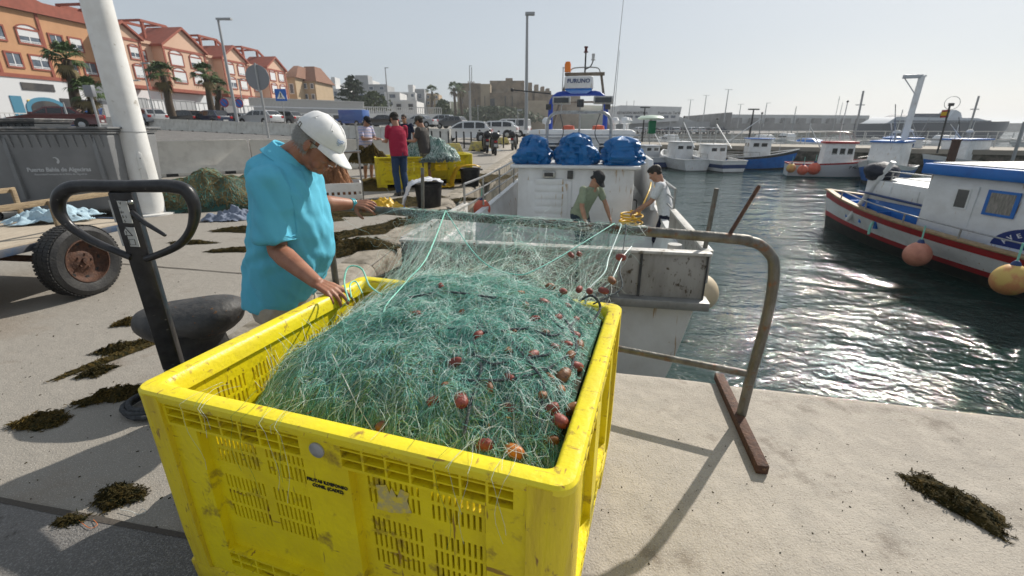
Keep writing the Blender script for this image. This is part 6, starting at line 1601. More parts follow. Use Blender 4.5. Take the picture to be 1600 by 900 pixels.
# bow shelter side and coiled yellow hose on the starboard side
mb = MB(); P = []
for k in range(70):
 a = k * .45; P.append(V(cx0 - .55 + .22 * math.cos(a) + .05 * math.sin(a * .31), -hw + .50 + .16 * math.sin(a) + .05 * math.sin(k * .21), DK + .62 + .0035 * k))
hose_o = MB().tube(P, .016, 6).build('yellow_hose', M_OIL, ang=180); hose_o.location = bc; hose_o.rotation_euler = (0, 0, HD); tag(hose_o, 'yellow hose coiled at the starboard side of the white boat', 'hose')
P = smoothpath([V(cx0 - .4, -hw + .35, DK + .8), V(cx0 + .2, -hw + .15, DK + 1.15), V(cx0 + .9, -hw + .05, DK + 1.25), V(cx0 + .6, -hw - .03, DK + .95), V(cx0 + .1, -hw - .02, DK + .75)], 8); MB().tube(P, .016, 6).build('hose_loop', M_OIL, hose_o, ang=180)
MB().bb(cx0 - .85, cx0 - .25, -hw + .12, -hw + .82, DK, DK + .60).build('fish_hatch', M_WHB, mainb, bevel=.03)
# starboard side house wall leaning outward behind the men
MB().hexa([V(cx0 + .2, -hw + .02, 1.5), V(cx0 + 4.4, -hw + .15, 1.6), V(cx0 + 4.4, -hw + .22, 1.6), V(cx0 + .2, -hw + .10, 1.5), V(cx0 + .9, -hw + .06, 2.35), V(cx0 + 4.4, -hw + .2, 2.45), V(cx0 + 4.4, -hw + .27, 2.45), V(cx0 + .9, -hw + .13, 2.35)]).build('side_screen', M_WHB, mainb, bevel=.01)
p = PY(1090, 458, 4.75); buoy(V(p.x + .02, p.y, p.z), .20, mat('cream_fender', (.62, .52, .36), .5, alt=(.52, .42, .28), sc=4), 'cream fender buoy with dark blue top at the stern corner of the white boat')
buoy(bw(cx0 - .2, hw + .10, 1.5), .16, M_ORB, 'small orange buoy on the port rail of the white boat', rope=.2)
cloth_heap('red cloth lying on the deck table of the white boat', 'cloth', 'cloth', bw(xs_ + 1.3, .1, 1.26), .16, .12, .10, cloth('crimson_cloth', (.35, .01, .05)), 9)
nh = netheap('pale green net lying on the aft deck of the white boat', bw(xs_ + 1.9, -.3, DK), .8, 1.0, .55, mat('pale_net_mass', (.24, .34, .29), .8, alt=(.14, .26, .2), sc=8, bump=1, bsc=30), (M_NPALE, M_NTEAL), 21, 2600, rz=HD, r=.0035)
# --- small boats along the far quay
def small_boat(u, v, Lb, Bb, hd, lab, bands, cabm, kind, seed, cabh=1.1, mast=True, h0=.75, hb=1.2, grp='small boats moored at the far quay', zoff=0):
 c = G(u, v, WL); root = thing('small_fishing_boat', lab, 'boat', c, hd, grp); rr = random.Random(seed)
 hull(root, Lb, Bb, h0, hb, bands, depth=.25, deck=.4, rake=.10, trans=.8, N_=16, th=.05, inner=bands[-1][2], deck_m=M_WHD)
 if kind != 'open':
  x0 = -Lb * .12; cwid = Bb * .30
  ho = MB().loft([[V(x0 + x * (1 - .06 * k), y * (1 - .08 * k), z) for x, y in ((0, -cwid), (Lb * .28, -cwid), (Lb * .28, cwid), (0, cwid))] for z, k in ((.4, 0), (h0 + cabh, 1))]).build('wheelhouse', cabm, root, bevel=.03)
  MB().bb(x0 - .1, x0 + Lb * .28 + .08, -cwid - .06, cwid + .06, h0 + cabh, h0 + cabh + .06).build('wheelhouse_roof', cabm if kind != 'blue' else M_BLUEP, root, bevel=.01)
  for y in (-.45, .45): win(ho, (x0 - .0, y * cwid, h0 + cabh * .68), cwid * .55, .26, (-1, 0, .02), (0, 0, 1))
  for x in (.08, .18): win(ho, (x0 + Lb * x, -cwid * .96 - .01, h0 + cabh * .68), Lb * .07, .28, (0, -1, .05), (0, 0, 1))
 if mast:
  mx_ = Lb * .02; MB().tube([(mx_, 0, .5), (mx_ - .1, 0, h0 + cabh + 1.7)], .035, 8).build('mast', M_STEEL, root); MB().tube([(mx_ - .1, 0, h0 + cabh + 1.4), (-Lb * .42, .1, h0 + .8)], .03, 6).build('boom', M_WHB, root)
  MB().tube([(mx_ - .08, -.35, h0 + cabh + 1.15), (mx_ - .08, .35, h0 + cabh + 1.15)], .02, 6).build('cross_tree', M_STEEL, root); MB().lathe([(0, 0), (.07, 0), (.07, .12), (0, .15)], 10, (mx_ - .1, 0, h0 + cabh + 1.7)).build('mast_lamp', M_DKGR, root)
 MB().tube([(Lb * .3, .1, .8), (Lb * .31, .12, h0 + cabh + 1.5)], .015, 6).build('whip_antenna', M_LABEL, root)
 rail(root, [(-Lb * .42, -Bb * .38, h0), (-Lb * .2, -Bb * .44, h0), (0, -Bb * .46, h0)], .35, .018, (), M_STEEL)
 for k in range(3): MB().lathe([(0, 0), (.2, 0), (.22, .25), (0, .3)], 10, (-Lb * .35 + k * .35, rr.uniform(-.4, .4), .4)).build('deck_gear', rr.choice((M_DKGR, M_ORB, M_BLUEP, M_NB2)), root)
 return root
M_GREYB = mat('pale_grey_paint', (.50, .52, .55), .45)
W4 = [(0, .3, M_BLKH, 'antifouling'), (.3, .45, M_REDP, 'rubbing_strake'), (.45, 1, M_WHB, 'topsides')]
small_boat(1012, 258, 5.2, 2.2, R(100), 'small grey white boat with a low hood, leftmost at the far quay', [(0, .30, M_BLKH, 'antifouling'), (.3, .65, M_DBLUE, 'boot_stripe'), (.65, 1, M_GREYB, 'topsides')], M_GREYB, 'cab', 1, cabh=.75)
small_boat(1060, 262, 5.6, 2.4, R(96), 'white boat with a tall white box hood, second from the left at the far quay', [(0, .28, M_BLKH, 'antifouling'), (.28, 1, M_WHB, 'topsides')], M_WHB, 'cab', 2, cabh=1.1)
small_boat(1110, 264, 5.4, 2.4, R(100), 'cluttered white boat with blue and dark stripes, third from the left at the far quay', [(0, .28, M_BLKH, 'antifouling'), (.28, .5, M_WHB, 'topsides'), (.5, .75, M_DBLUE, 'boot_stripe'), (.75, 1, M_WHB, 'sheer_band')], M_WHB, 'cab', 3, cabh=.95)
small_boat(1176, 263, 5.4, 2.5, R(-12), 'bright blue boat with a white wheelhouse moored along the far quay', [(0, .25, M_BLKH, 'antifouling'), (.25, .85, M_BLUEP, 'topsides'), (.85, 1, M_DKGR, 'sheer_band')], M_WHB, 'blue', 4, cabh=1.25, h0=.85, hb=1.4)
for k, (u, v, m, lb) in enumerate(((999, 252, M_SALM, 'salmon buoy on the leftmost grey boat'), (1046, 252, M_SALM, 'salmon buoy between the two leftmost small boats'), (1090, 255, M_SALM, 'salmon buoy right of the white boxy boat'))):
 buoy(G(u, v, WL) + V(0, -.5, .35), .24, m, lb, 'salmon buoys on the far boats', rope=.3)
# white boat with red trim and blue band (bow towards the left)
c = G(1303, 278, WL); sb_ = thing('fishing_boat', 'white fishing boat with red trim, small wheelhouse and orange buoys, mid harbour', 'boat', c + V(.2, .5, 0), R(-20)); sb_.scale = (.66, .66, .70)
hull(sb_, 7.8, 2.7, 1.15, 1.75, [(0, .26, mat('teal_antifouling', (.02, .10, .12), .6), 'antifouling'), (.26, .93, mat('hull_offwhite', (.60, .62, .64), .45), 'topsides'), (.93, 1, M_REDP, 'red_sheer')], rake=.14, trans=.9, depth=.3, deck=.6, N_=22, cap=M_REDP, fine=2.2, inner=M_WHB)
ho = MB().loft([[V(-1.3 + x * (1 - .10 * k) + .12 * k, y * (1 - .06 * k), z) for x, y in ((0, -.85), (2.5, -.85), (2.5, .85), (0, .85))] for z, k in ((.7, 0), (2.85, 1))]).build('wheelhouse', M_WHB, sb_, bevel=.04)
MB().bb(-1.3, 1.3, -.92, .92, 2.85, 3.02).build('red_roof_board', M_REDP, sb_, bevel=.02)
for x in (-.55, .05, .65): win(ho, (x + .12, -.812, 2.2), .34, .48, (0, -1, .03), (0, 0, 1), fm=M_DKGR)
for y in (-.4, .4): win(ho, (1.07, y, 2.25), .5, .42, (1, 0, .05), (0, 0, 1))
MB().tube([(0, 0, 3.0), (-.1, 0, 3.4), (-.1, 0, 6.2)], .04, 8).build('mast', M_WHB, sb_); MB().ell((-.1, 0, 6.2), .09).build('mast_lamp', M_DKGR, sb_); MB().tube([(-.1, -.35, 4.4), (-.1, .35, 4.4)], .025, 6).build('cross_tree', M_DKGR, sb_)
for sg in (-1, 1): MB().tube(smoothpath([(-1.0, sg * .7, 3.0), (-.7, sg * .7, 3.7), (.6, sg * .7, 3.7), (1.1, sg * .7, 3.0)], 4), .03, 8).build('roof_frame', M_STEEL, sb_)
MB().tube([(-1.4, 0, 2.4), (-2.6, 0, 4.2)], .05, 8).build('boom', M_WHB, sb_); rail(sb_, [(1.4, -1.05, 1.3), (2.3, -.8, 1.45), (3.4, -.3, 1.7)], .45, .02, (.5,))
text('lettering', '3ª AL-1-3-98', .30, M_INK, sb_, (1.55, -1.16, .93), basis((1, .27, 0), (0, -.2, 1)), .02)
for x, y in ((-3.2, -1.25), (-1.9, -1.42), (-.9, -1.45)):
 pass
for u, v, m, r_, lb in ((1236, 263, M_YELB, .26, 'yellow buoy at the stern of the red trimmed white boat'), (1254, 266, M_ORB, .28, 'orange buoy beside the yellow one on the red trimmed white boat'), (1272, 264, M_ORB, .34, 'biggest red orange buoy on the side of the red trimmed white boat'), (1352, 263, M_ORB, .30, 'orange buoy hanging from a bow in the group of blue boats'), (1362, 262, M_SALM, .34, 'salmon buoy in the cluster left of the blue boats'), (1374, 263, M_ORB, .26, 'small red buoy rightmost in the cluster left of the blue boats')):
 q = G(u, v, WL + .55); buoy(q, r_, m, lb, 'buoys hanging round the middle boats', rope=.4)
# --- blue and white boats behind the big red boat
def bigger(c, hd, L_, B, lab, seed, gallows=False, grp='blue and white boats moored at the right'):
 root = thing('fishing_boat', lab, 'boat', c, hd, grp); rr = random.Random(seed); root.scale = (.72, .72, .70)
 hull(root, L_, B, 1.0, 1.8, [(0, .26, M_BLKH, 'antifouling'), (.26, .8, M_BLUEP, 'topsides'), (.8, 1, M_WHB, 'sheer_band')], rake=.12, depth=.3, deck=.6, N_=20, fine=2.2, inner=M_WHB)
 ho = MB().loft([[V(-L_ * .22 + x * (1 - .06 * k), y * (1 - .06 * k), z) for x, y in ((0, -B * .33), (L_ * .36, -B * .33), (L_ * .36, B * .33), (0, B * .33))] for z, k in ((.7, 0), (3.0, 1))]).build('wheelhouse', M_WHB, root, bevel=.04)
 MB().bb(-L_ * .23, L_ * .13, -B * .35, B * .35, 3.0, 3.14).build('roof', M_BLUEP, root, bevel=.02)
 for x in (-.15, -.04): MB().bb(L_ * x, L_ * (x + .045), -B * .325 - .015, -B * .30, 1.3, 2.7).build('blue_door', M_BLUEP, ho)
 for x in (-.19, -.08, .03): win(ho, (L_ * x, -B * .315 - .012, 2.4), .34, .34, (0, -1, .03), (0, 0, 1), fm=M_BLUEP)
 win(ho, (-L_ * .22 - .0, 0, 2.3), .8, .4, (-1, 0, .02), (0, 0, 1), fm=M_BLUEP)
 for k in range(4): MB().tube([(L_ * rr.uniform(-.3, .3), rr.uniform(-.6, .6), 1.5), (L_ * rr.uniform(-.3, .3), rr.uniform(-.6, .6), rr.uniform(4, 6))], .03, 6).build('spar', rr.choice((M_STEEL, M_DKGR, M_WHB)), root)
 MB().lathe([(0, 0), (.25, 0), (.25, .16), (.15, .25), (0, .26)], 16, (0, .2, 3.7)).build('radar_dome', M_WHB, root); MB().cyl((0, .2, 3.1), (0, .2, 3.7), .05).build('radar_post', M_STEEL, root)
 rail(root, [(-L_ * .45, -B * .40, 1.05), (-L_ * .3, -B * .45, 1.02), (-L_ * .1, -B * .48, 1.02), (L_ * .1, -B * .48, 1.1)], .5, .02, (.5,))
 for k in range(5): MB().lathe([(0, 0), (.22, 0), (.25, .3), (.1, .5), (0, .5)], 10, (L_ * rr.uniform(-.42, -.28), rr.uniform(-.7, .7), .6)).build('deck_gear', rr.choice((M_DKGR, M_ORB, M_BLUEP, M_WEED2)), root)
 return root
bigger(G(1398, 284, WL) + V(0, 1.0, 0), R(-140), 9.5, 3.2, 'blue and white boat with a tall white gallows frame behind the red boat', 5)
bigger(G(1452, 268, WL) + V(0, 2.5, 0), R(-35), 9.0, 3.1, 'blue and white boat farthest back among those at the right', 6)
bigger(G(1560, 276, WL) + V(0, 3.0, 0), R(-160), 10, 3.3, 'blue and white boat at the right edge behind the big red hulled one', 7)
# white gallows frame of the first of them
gz = G(1400, 284, WL) + V(0, 1.2, 0); g0 = PY(1405, 243, gz.y); g1 = PY(1441, 119, gz.y + 1.0); g2 = PY(1412, 120, gz.y + 1.0)
gal = thing('boat_gallows', 'tall white leaning gallows frame standing over the blue and white boat', 'gallows', V(g0.x, g0.y, g0.z))
MB().bar(V(0, 0, 0), g1 - g0, .30, .22).build('mast', M_WHB, gal, bevel=.02); MB().bar(g1 - g0, g2 - g0, .18, .20).build('arm', M_GREYB, gal, bevel=.02); q = g0.lerp(g1, .75) - g0; MB().tube([g2 - g0, q], .03, 6).build('stay', M_WHB, gal); MB().tube([g1 - g0 + V(0, 0, -.1), PY(1447, 118, gz.y + 1) - g0], .06, 6).build('arm_tip', M_WHB, gal)
# Spanish flag on a staff with ring
fp = PY(1476, 200, 24); fs = PY(1485, 162, 24); fl_ = thing('flag_staff', 'staff with a red and yellow flag and a thin ring above the blue boats', 'flag', fp)
MB().tube([V(0, 0, -1.2), fs - fp], .04, 8).build('staff', M_DKGR, fl_); rgc = PY(1488, 161, 24) - fp; MB().tube([rgc + V(.38 * math.cos(a), 0, .30 * math.sin(a)) for a in [k * PI / 16 for k in range(32)]], .012, 5, closed=True).build('ring', M_STEEL, fl_); MB().bb(rgc.x - .14, rgc.x + .08, -.05, .05, rgc.z - .14, rgc.z).build('staff_lamp', M_DKGR, fl_)
fo = PY(1472, 172, 24) - fp; W_ = .42; H_ = .36
for k, (a, b, m) in enumerate(((0, .27, M_REDP), (.27, .73, mat('flag_yellow', (.72, .45, .02), .7)), (.73, 1, M_REDP))):
 mb = MB(); K = 10; vs = [fo + V(W_ * i / K, .04 * math.sin(i * .9), -H_ * q + .03 * i / K) for q in (a, b) for i in range(K + 1)]; mb.add(vs, [(i, i + 1, K + 2 + i, K + 1 + i) for i in range(K)]); o_ = mb.build('flag_band', m, fl_)
# --- big boat at the right: white hull with red bands, blue trim
RB0, RB1 = G(1283, 352, WL), V(8.1, 5.0, WL)
hb0 = PY(1284, 305, RB0.y)
Lb = 13.5; hdv = (RB0 - V(10.7, 6.3, WL)); hdv.z = 0; hdv.normalize();
rdh = math.atan2(hdv.y, hdv.x); Bb = 3.7
side = V(-hdv.y, hdv.x, 0)
rc = RB0 - hdv * (Lb / 2 + .05) ; rc = V(rc.x, rc.y, WL)
# shift so that the near (harbour) side, not the centreline, starts at the bow point
redb = thing('fishing_boat', 'big wooden boat with white, red and black hull and blue trimmed wheelhouse at the right', 'boat', rc, rdh)
redb.scale = (1, 1, .78)
PR, shR_, wR_ = hull(redb, Lb, Bb, 1.0, 1.42, [(0, .46, M_BLKH, 'black_bottom'), (.46, .56, M_REDP, 'rubbing_strake_low'), (.56, .84, M_WHB, 'white_band'), (.84, .96, M_REDP, 'rubbing_strake_top'), (.96, 1, M_WOODV, 'wooden_sheer')], rake=.02, trans=.9, depth=.35, deck=.5, N_=36, fine=2.6, cap=M_WOODV, inner=M_BLUEP, deck_m=M_WHD, cap_w=.16, mid=.45)
sgn = 1 if side.dot(V(-1, -1, 0)) > 0 else -1    # which side faces the camera
def rp(t, q=1): return PR(t, q, sgn)
pts = [rp(t) + V(0, 0, .02) for t in (.90, .80, .70, .60, .5, .4, .3, .2, .1)]
rail(redb, pts, .26, .02, (), M_STEEL)
hx0, hx1 = -Lb * .46, Lb * .20; hy = 1.30
roofz = 2.55
ho = MB().loft([[V(x, y * (1 - .04 * k), z) for x, y in ((hx0, -hy), (hx1, -hy), (hx1, hy), (hx0, hy))] for z, k in ((.6, 0), (roofz, 1))]).build('wheelhouse', M_WHB, redb, bevel=.02)
MB().bb(hx0 - .1, hx1 + .12, -hy - .10, hy + .10, roofz, roofz + .28).build('blue_roof_band', M_BLUEP, redb, bevel=.03); MB().bb(hx0, hx1, -hy, hy, roofz + .28, roofz + .31).build('roof_deck', M_WHD, redb)
sy = sgn * (hy * .975); sup = (0, -sgn * .02, 1)
dw = MB().bb(hx1 - 1.03, hx1 - .53, sy - .01, sy + sgn * .022, .7, 2.35).build('door', M_WHB, ho, bevel=.005); win(dw, (hx1 - .78, sy + sgn * .028, 2.02), .22, .48, (0, sgn, .0), (0, 0, 1), m=M_GLASS, name='door_window')
M_CURT = mat('curtained_glass', (.16, .15, .13), .15, alt=(.30, .28, .25), sc=5, stretch=(6, 6, 1))
for x in (-1.48, -2.35, -3.3, -4.3): win(ho, (hx1 + x, sy + sgn * .02, 2.02), .42, .54, (0, sgn, 0), (0, 0, 1), m=M_CURT, fm=M_BLUEP, fw=.06)
MB().bb(hx1 - 1.0, hx1 - .6, sy + sgn * .02, sy + sgn * .10, .95, 1.05).build('step_pad', M_DKGR, ho)
# forward casing: white top, blue lower panel
fx0, fx1 = hx1 + .02, hx1 + 1.9
MB().loft([[V(x, y * k2, z) for x, y, k2 in ((fx0, -hy + .2, 1), (fx1, -hy + .45, 1), (fx1, hy - .45, 1), (fx0, hy - .2, 1))] for z in (.6, 1.55)]).build('blue_casing', M_BLUEP, redb, bevel=.01)
MB().loft([[V(x, y, z) for x, y in ((fx0, -hy + .17), (fx1 + .03, -hy + .42), (fx1 + .03, hy - .42), (fx0, hy - .17))] for z in (1.55, 2.15)]).build('white_casing', M_WHB, redb, bevel=.015)
fy = sgn * (hy - .28)
for k, x in enumerate((.0, .9)): MB().box((fx0 + .5 + x * .9, sgn * (hy - .17 - .26 * (.5 + x * .9) / 1.9 + .012), 1.85), (.5, .02, .34), M=Matrix.Rotation(-sgn * math.atan2(.25, 1.9), 3, 'Z')).build('locker_door', M_WHB, redb, bevel=.005)
rail(redb, [(fx0 + .1, fy, 2.15), (fx0 + 1.2, fy - sgn * .1, 2.15), (fx1, fy - sgn * .2, 2.15)], .30, .02, (.5,))
# leaning white post and boom at the fore end, dark tarpaulin
MB().tube([(fx1 + .3, fy - sgn * .1, .7), (fx1 - .6, fy - sgn * .1, 2.75)], .06, 10).build('white_post', M_WHB, redb)
MB().tube([(fx1 + .1, fy, 1.75), (fx0 - .4, fy + sgn * .14, 1.62)], .035, 8).build('blue_pole', M_DBLUE, redb)
o_ = MB(); o_.ell((fx1 - .15, fy - sgn * .3, 2.40), (.42, .34, .30)); to = o_.build('net_hauler_cover', mat('navy_tarp', (.012, .016, .03), .6, bump=.5, bsc=12), redb, ang=180); wrinkle(to, .06, 4)
MB().cyl((fx1 - .15, fy - sgn * .3, .6), (fx1 - .15, fy - sgn * .3, 2.2), .10).build('hauler_post', M_WHB, redb)
for k in range(3): MB().bb(Lb * (.27 + .055 * k), Lb * (.27 + .055 * k) + .06, -1.3 + .28 * k, 1.3 - .28 * k, .75, 1.28 + .03 * k).build('bow_frame', M_BLUEP, redb)
# gear on the roof
rzf = roofz + .31
lr = MB(); lr.loft([[V(-2.4 + x * s_, y * s_, z) for x, y in ((-1.3, -.35), (-1.1, -.55), (1.1, -.55), (1.3, -.35), (1.3, .35), (1.1, .55), (-1.1, .55), (-1.3, .35))] for z, s_ in ((rzf, .95), (rzf + .05, 1), (rzf + .14, 1), (rzf + .19, .92))]); lr.build('orange_liferaft_cradle', mat('faded_orange', (.58, .22, .14), .6), redb, bevel=.02)
ld = MB(); ld.loft([[V(-2.7 + x * s_, y * s_, z) for x, y in ((-.7, -.3), (-.5, -.42), (.5, -.42), (.7, -.3), (.7, .3), (.5, .42), (-.5, .42), (-.7, .3))] for z, s_ in ((rzf + .20, .85), (rzf + .30, 1), (rzf + .44, 1))]); ld.build('radar_base', M_BLUEP, redb, bevel=.01)
ld = MB(); ld.loft([[V(-2.7 + x * s_, y * s_, z) for x, y in ((-.7, -.3), (-.5, -.42), (.5, -.42), (.7, -.3), (.7, .3), (.5, .42), (-.5, .42), (-.7, .3))] for z, s_ in ((rzf + .442, 1), (rzf + .66, .97), (rzf + .76, .85))]); ld.build('radar_dome', M_WHB, redb, bevel=.02)
MB().bb(-.2, .1, sgn * hy + sgn * .12, sgn * hy + sgn * .30, roofz + .02, roofz + .20).build('floodlight', M_DKGR, redb, bevel=.01)
for x, y, z1, lx, m in ((-.6, .3, 5.2, .8, M_WHB), (-4.2, -.2, 6.0, -.9, M_WHB), (-3.6, .5, 4.6, .5, M_DKGR), (.4, -.6, 4.4, -1.2, M_DKGR), (-1.2, -.4, 4.2, 1.4, M_WHB)): MB().tube([(x, y, rzf), (x + lx, y, z1)], .045, 8).build('spar', m, redb)
for x, y in ((-.2, -.8), (-1.4, .4)): MB().lathe([(0, 0), (.05, 0), (.05, .35), (.12, .38), (.12, .42), (0, .46)], 12, (x, y, rzf)).build('vent', M_DKGR, redb)
MB().tube([(.2, -.5, 3.6), (-6.2, 0, 4.9)], .018, 6).build('stay_wire', M_DKGR, redb); MB().tube([(.2, .6, rzf), (-7.5, .6, 8.5)], .012, 6).build('whip_line', M_LABEL, redb)
# half round nameboard on the wheelhouse side
nb = V(hx1 - 2.35, sy + sgn * .035, 1.08)
M_NAVY = mat('navy_board', (.01, .03, .16), .5)
mb = MB(); mb.ext([nb + V(.80 * math.cos(a), 0, .52 * math.sin(a)) for a in [PI * k / 20 for k in range(21)]], (0, sgn * .02, 0)); NBo = mb.build('name_board', M_NAVY, redb)
MB().bb(nb.x - .84, nb.x + .84, nb.y, nb.y + sgn * .03, nb.z - .10, nb.z - .002).build('name_board_rim', M_WHB, redb)
rx_ = V(-sgn * 1.0, 0, 0); rx_ = V(-1, 0, 0) if sgn > 0 else V(1, 0, 0)
BB_ = basis(rx_, (0, 0, 1))
for k, ch in enumerate('AVE NERVA'):
 a = PI - (k + 1.2) * PI / 11.2; x = .62 * math.cos(a); z = .38 * math.sin(a); ux_ = rx_ * math.sin(a) + V(0, 0, 1) * -math.cos(a) * (1); up2 = rx_ * math.cos(a) * .8 + V(0, 0, math.sin(a))
 if ch != ' ': text('lettering', ch, .14, M_WHB, NBo, nb + rx_ * x + V(0, sgn * .024, z), basis(up2.cross(V(0, sgn, 0)), up2), .003, bold=True)
text('lettering', '13-7-4-99', .12, M_WHB, NBo, nb + V(0, sgn * .024, .20), BB_, .003); text('lettering', 'ALGECIRAS', .08, M_WHB, NBo, nb + V(0, sgn * .024, .08), BB_, .003)
bx_ = MB().bb(nb.x - 1.0, nb.x + .9, nb.y + sgn * .05, nb.y + sgn * .26, .70, 1.0).build('blue_fish_box', M_BLUEP, redb, bevel=.02)
def rw_(t, q, out=0): p = PR(t, q, sgn) + V(0, sgn * out, 0); M_ = Matrix.Rotation(rdh, 3, 'Z'); return M_ @ p + rc
_bt = []
buoy(PY(1433, 398, 9.05) , .24, M_SALM, 'salmon pink buoy hanging on the side of the big red banded boat', rope=.30)
buoy(PY(1578, 438, 6.72), .235, M_YELB, 'yellow and orange buoy at the right edge on the big red banded boat', rope=.30)
MB().tube(smoothpath([PY(1375, 343, 11.2), PY(1362, 350, 11.0), PY(1357, 366, 10.95)], 6), .03, 8).build('green_mooring_rope', M_ROPEG);
o_ = bpy.data.objects['green_mooring_rope']; tag(o_, 'bright green rope hanging over the gunwale of the big boat', 'rope')
# ---------------------------------------------------------------- far side: town, cars, trees, castle, harbour
M_OCH = mat('orange_render', (.52, .285, .15), .85, alt=(.46, .25, .13), sc=.6, bump=.1)
M_PINK = mat('salmon_render', (.60, .40, .29), .85, alt=(.54, .36, .26), sc=.5, bump=.1)
M_TRIM = mat('brick_red_trim', (.30, .085, .055), .8, alt=(.24, .07, .045), sc=2)
M_SHUT = mat('white_shutter', (.62, .63, .64), .6)
M_WINB = mat('blue_grey_glass', (.06, .08, .11), .12, alt=(.14, .17, .21), sc=1.2, spec=.8)
M_BEIG = mat('beige_render', (.42, .32, .21), .85, alt=(.37, .28, .18), sc=.6)
M_TILE = mat('clay_tiles', (.22, .11, .07), .85, alt=(.16, .08, .05), sc=3)
M_WHW = mat('white_render', (.62, .62, .61), .85, alt=(.54, .54, .54), sc=.4)
M_SHADW = mat('dark_opening', (.03, .03, .035), .5, alt=(.07, .065, .06), sc=.8)
M_GRW = mat('grey_render', (.36, .37, .38), .8, alt=(.31, .32, .33), sc=.5)
M_BLUS = mat('shop_blue', (.05, .20, .30), .6)
M_FENCE = mat('pale_railing', (.50, .50, .49), .5)
# terrace row: facade runs along FD from FO, outward normal FN towards the harbour
FO = V(-49, 46, 0); FD = V(.12, 1, 0).normalized(); FN = V(FD.y, -FD.x, 0); FZ = 1.8
def fy(px, off=0):   # distance along the facade of pixel column px
 lo, hi = -30, 90
 for _ in range(40):
  m_ = (lo + hi) / 2; p = FO + FD * m_ + FN * off + V(0, 0, 6); f_ = p.y * CP - (p.z - EYE) * SP; u = 800 + FPX * p.x / f_
  if u < px: lo = m_
  else: hi = m_
 return lo
class Facade:
 def __init__(s, root, o, d, n): s.r, s.o, s.d, s.n = root, o, d, n; s.M = basis(d, (0, 0, 1))
 def p(s, x, out, z): return s.o + s.d * x + s.n * out + V(0, 0, z)
 def box(s, x0, x1, o0, o1, z0, z1, m, name, par=None, bevel=0):
  mb = MB(); mb.hexa([s.p(x, o, z) for z in (z0, z1) for x, o in ((x0, o0), (x1, o0), (x1, o1), (x0, o1))]); return mb.build(name, m, par or s.r, bevel=bevel)
 def window(s, x, z, w_, h_, out, arched=False, shut=0.5, trim=M_TRIM, balc=True):
  t = .16; mb = MB()
  for a, b, c, d in ((x - w_ / 2 - t, x - w_ / 2, z - h_ / 2 - t, z + h_ / 2 + t), (x + w_ / 2, x + w_ / 2 + t, z - h_ / 2 - t, z + h_ / 2 + t), (x - w_ / 2, x + w_ / 2, z - h_ / 2 - t, z - h_ / 2), (x - w_ / 2, x + w_ / 2, z + h_ / 2, z + h_ / 2 + t)): mb.hexa([s.p(i, o, k) for k in (c, d) for i, o in ((a, out - .1), (b, out - .1), (b, out + .09), (a, out + .09))])
  if arched:
   for k in range(8):
    a0, a1 = PI * k / 8, PI * (k + 1) / 8; q = []
    for o in (out + .0, out + .09):
     for rr_, a in ((w_ / 2 + t, a0), (w_ / 2 + t, a1), (w_ / 2, a1), (w_ / 2, a0)): q.append(s.p(x + rr_ * math.cos(a), o, z + h_ / 2 + rr_ * math.sin(a) * .5))
    mb.hexa([q[0], q[1], q[2], q[3], q[4], q[5], q[6], q[7]])
  wo = mb.build('window', trim, s.r)
  top = z + h_ / 2 + (w_ * .24 if arched else 0)
  s.box(x - w_ / 2, x + w_ / 2, out + .0, out + .03, z - h_ / 2, z + h_ / 2, M_WINB, 'pane', wo)
  if arched: mb = MB(); mb.ext([s.p(x + w_ / 2 * math.cos(PI * k / 10), out, z + h_ / 2 + w_ / 2 * .5 * math.sin(PI * k / 10)) for k in range(11)], s.n * .035); mb.build('arch_pane', M_SHUT if shut > .3 else M_WINB, wo)
  if shut > 0: s.box(x - w_ / 2, x + w_ / 2, out + .03, out + .06, z + h_ / 2 - h_ * shut, z + h_ / 2, M_SHUT, 'shutter', wo)
  s.box(x - w_ / 2, x + w_ / 2, out + .03, out + .065, z - h_ / 2 + .12, z - h_ / 2 + .20, M_SHUT, 'sash', wo); s.box(x - .05, x + .05, out + .03, out + .066, z - h_ / 2, z + h_ / 2 - h_ * shut, M_SHUT, 'sash', wo)
  s.box(x - w_ / 2, x + w_ / 2, out + .03, out + .067, z - h_ / 2, z - h_ / 2 + .06, M_SHUT, 'sash', wo)
rb = random.Random(31)
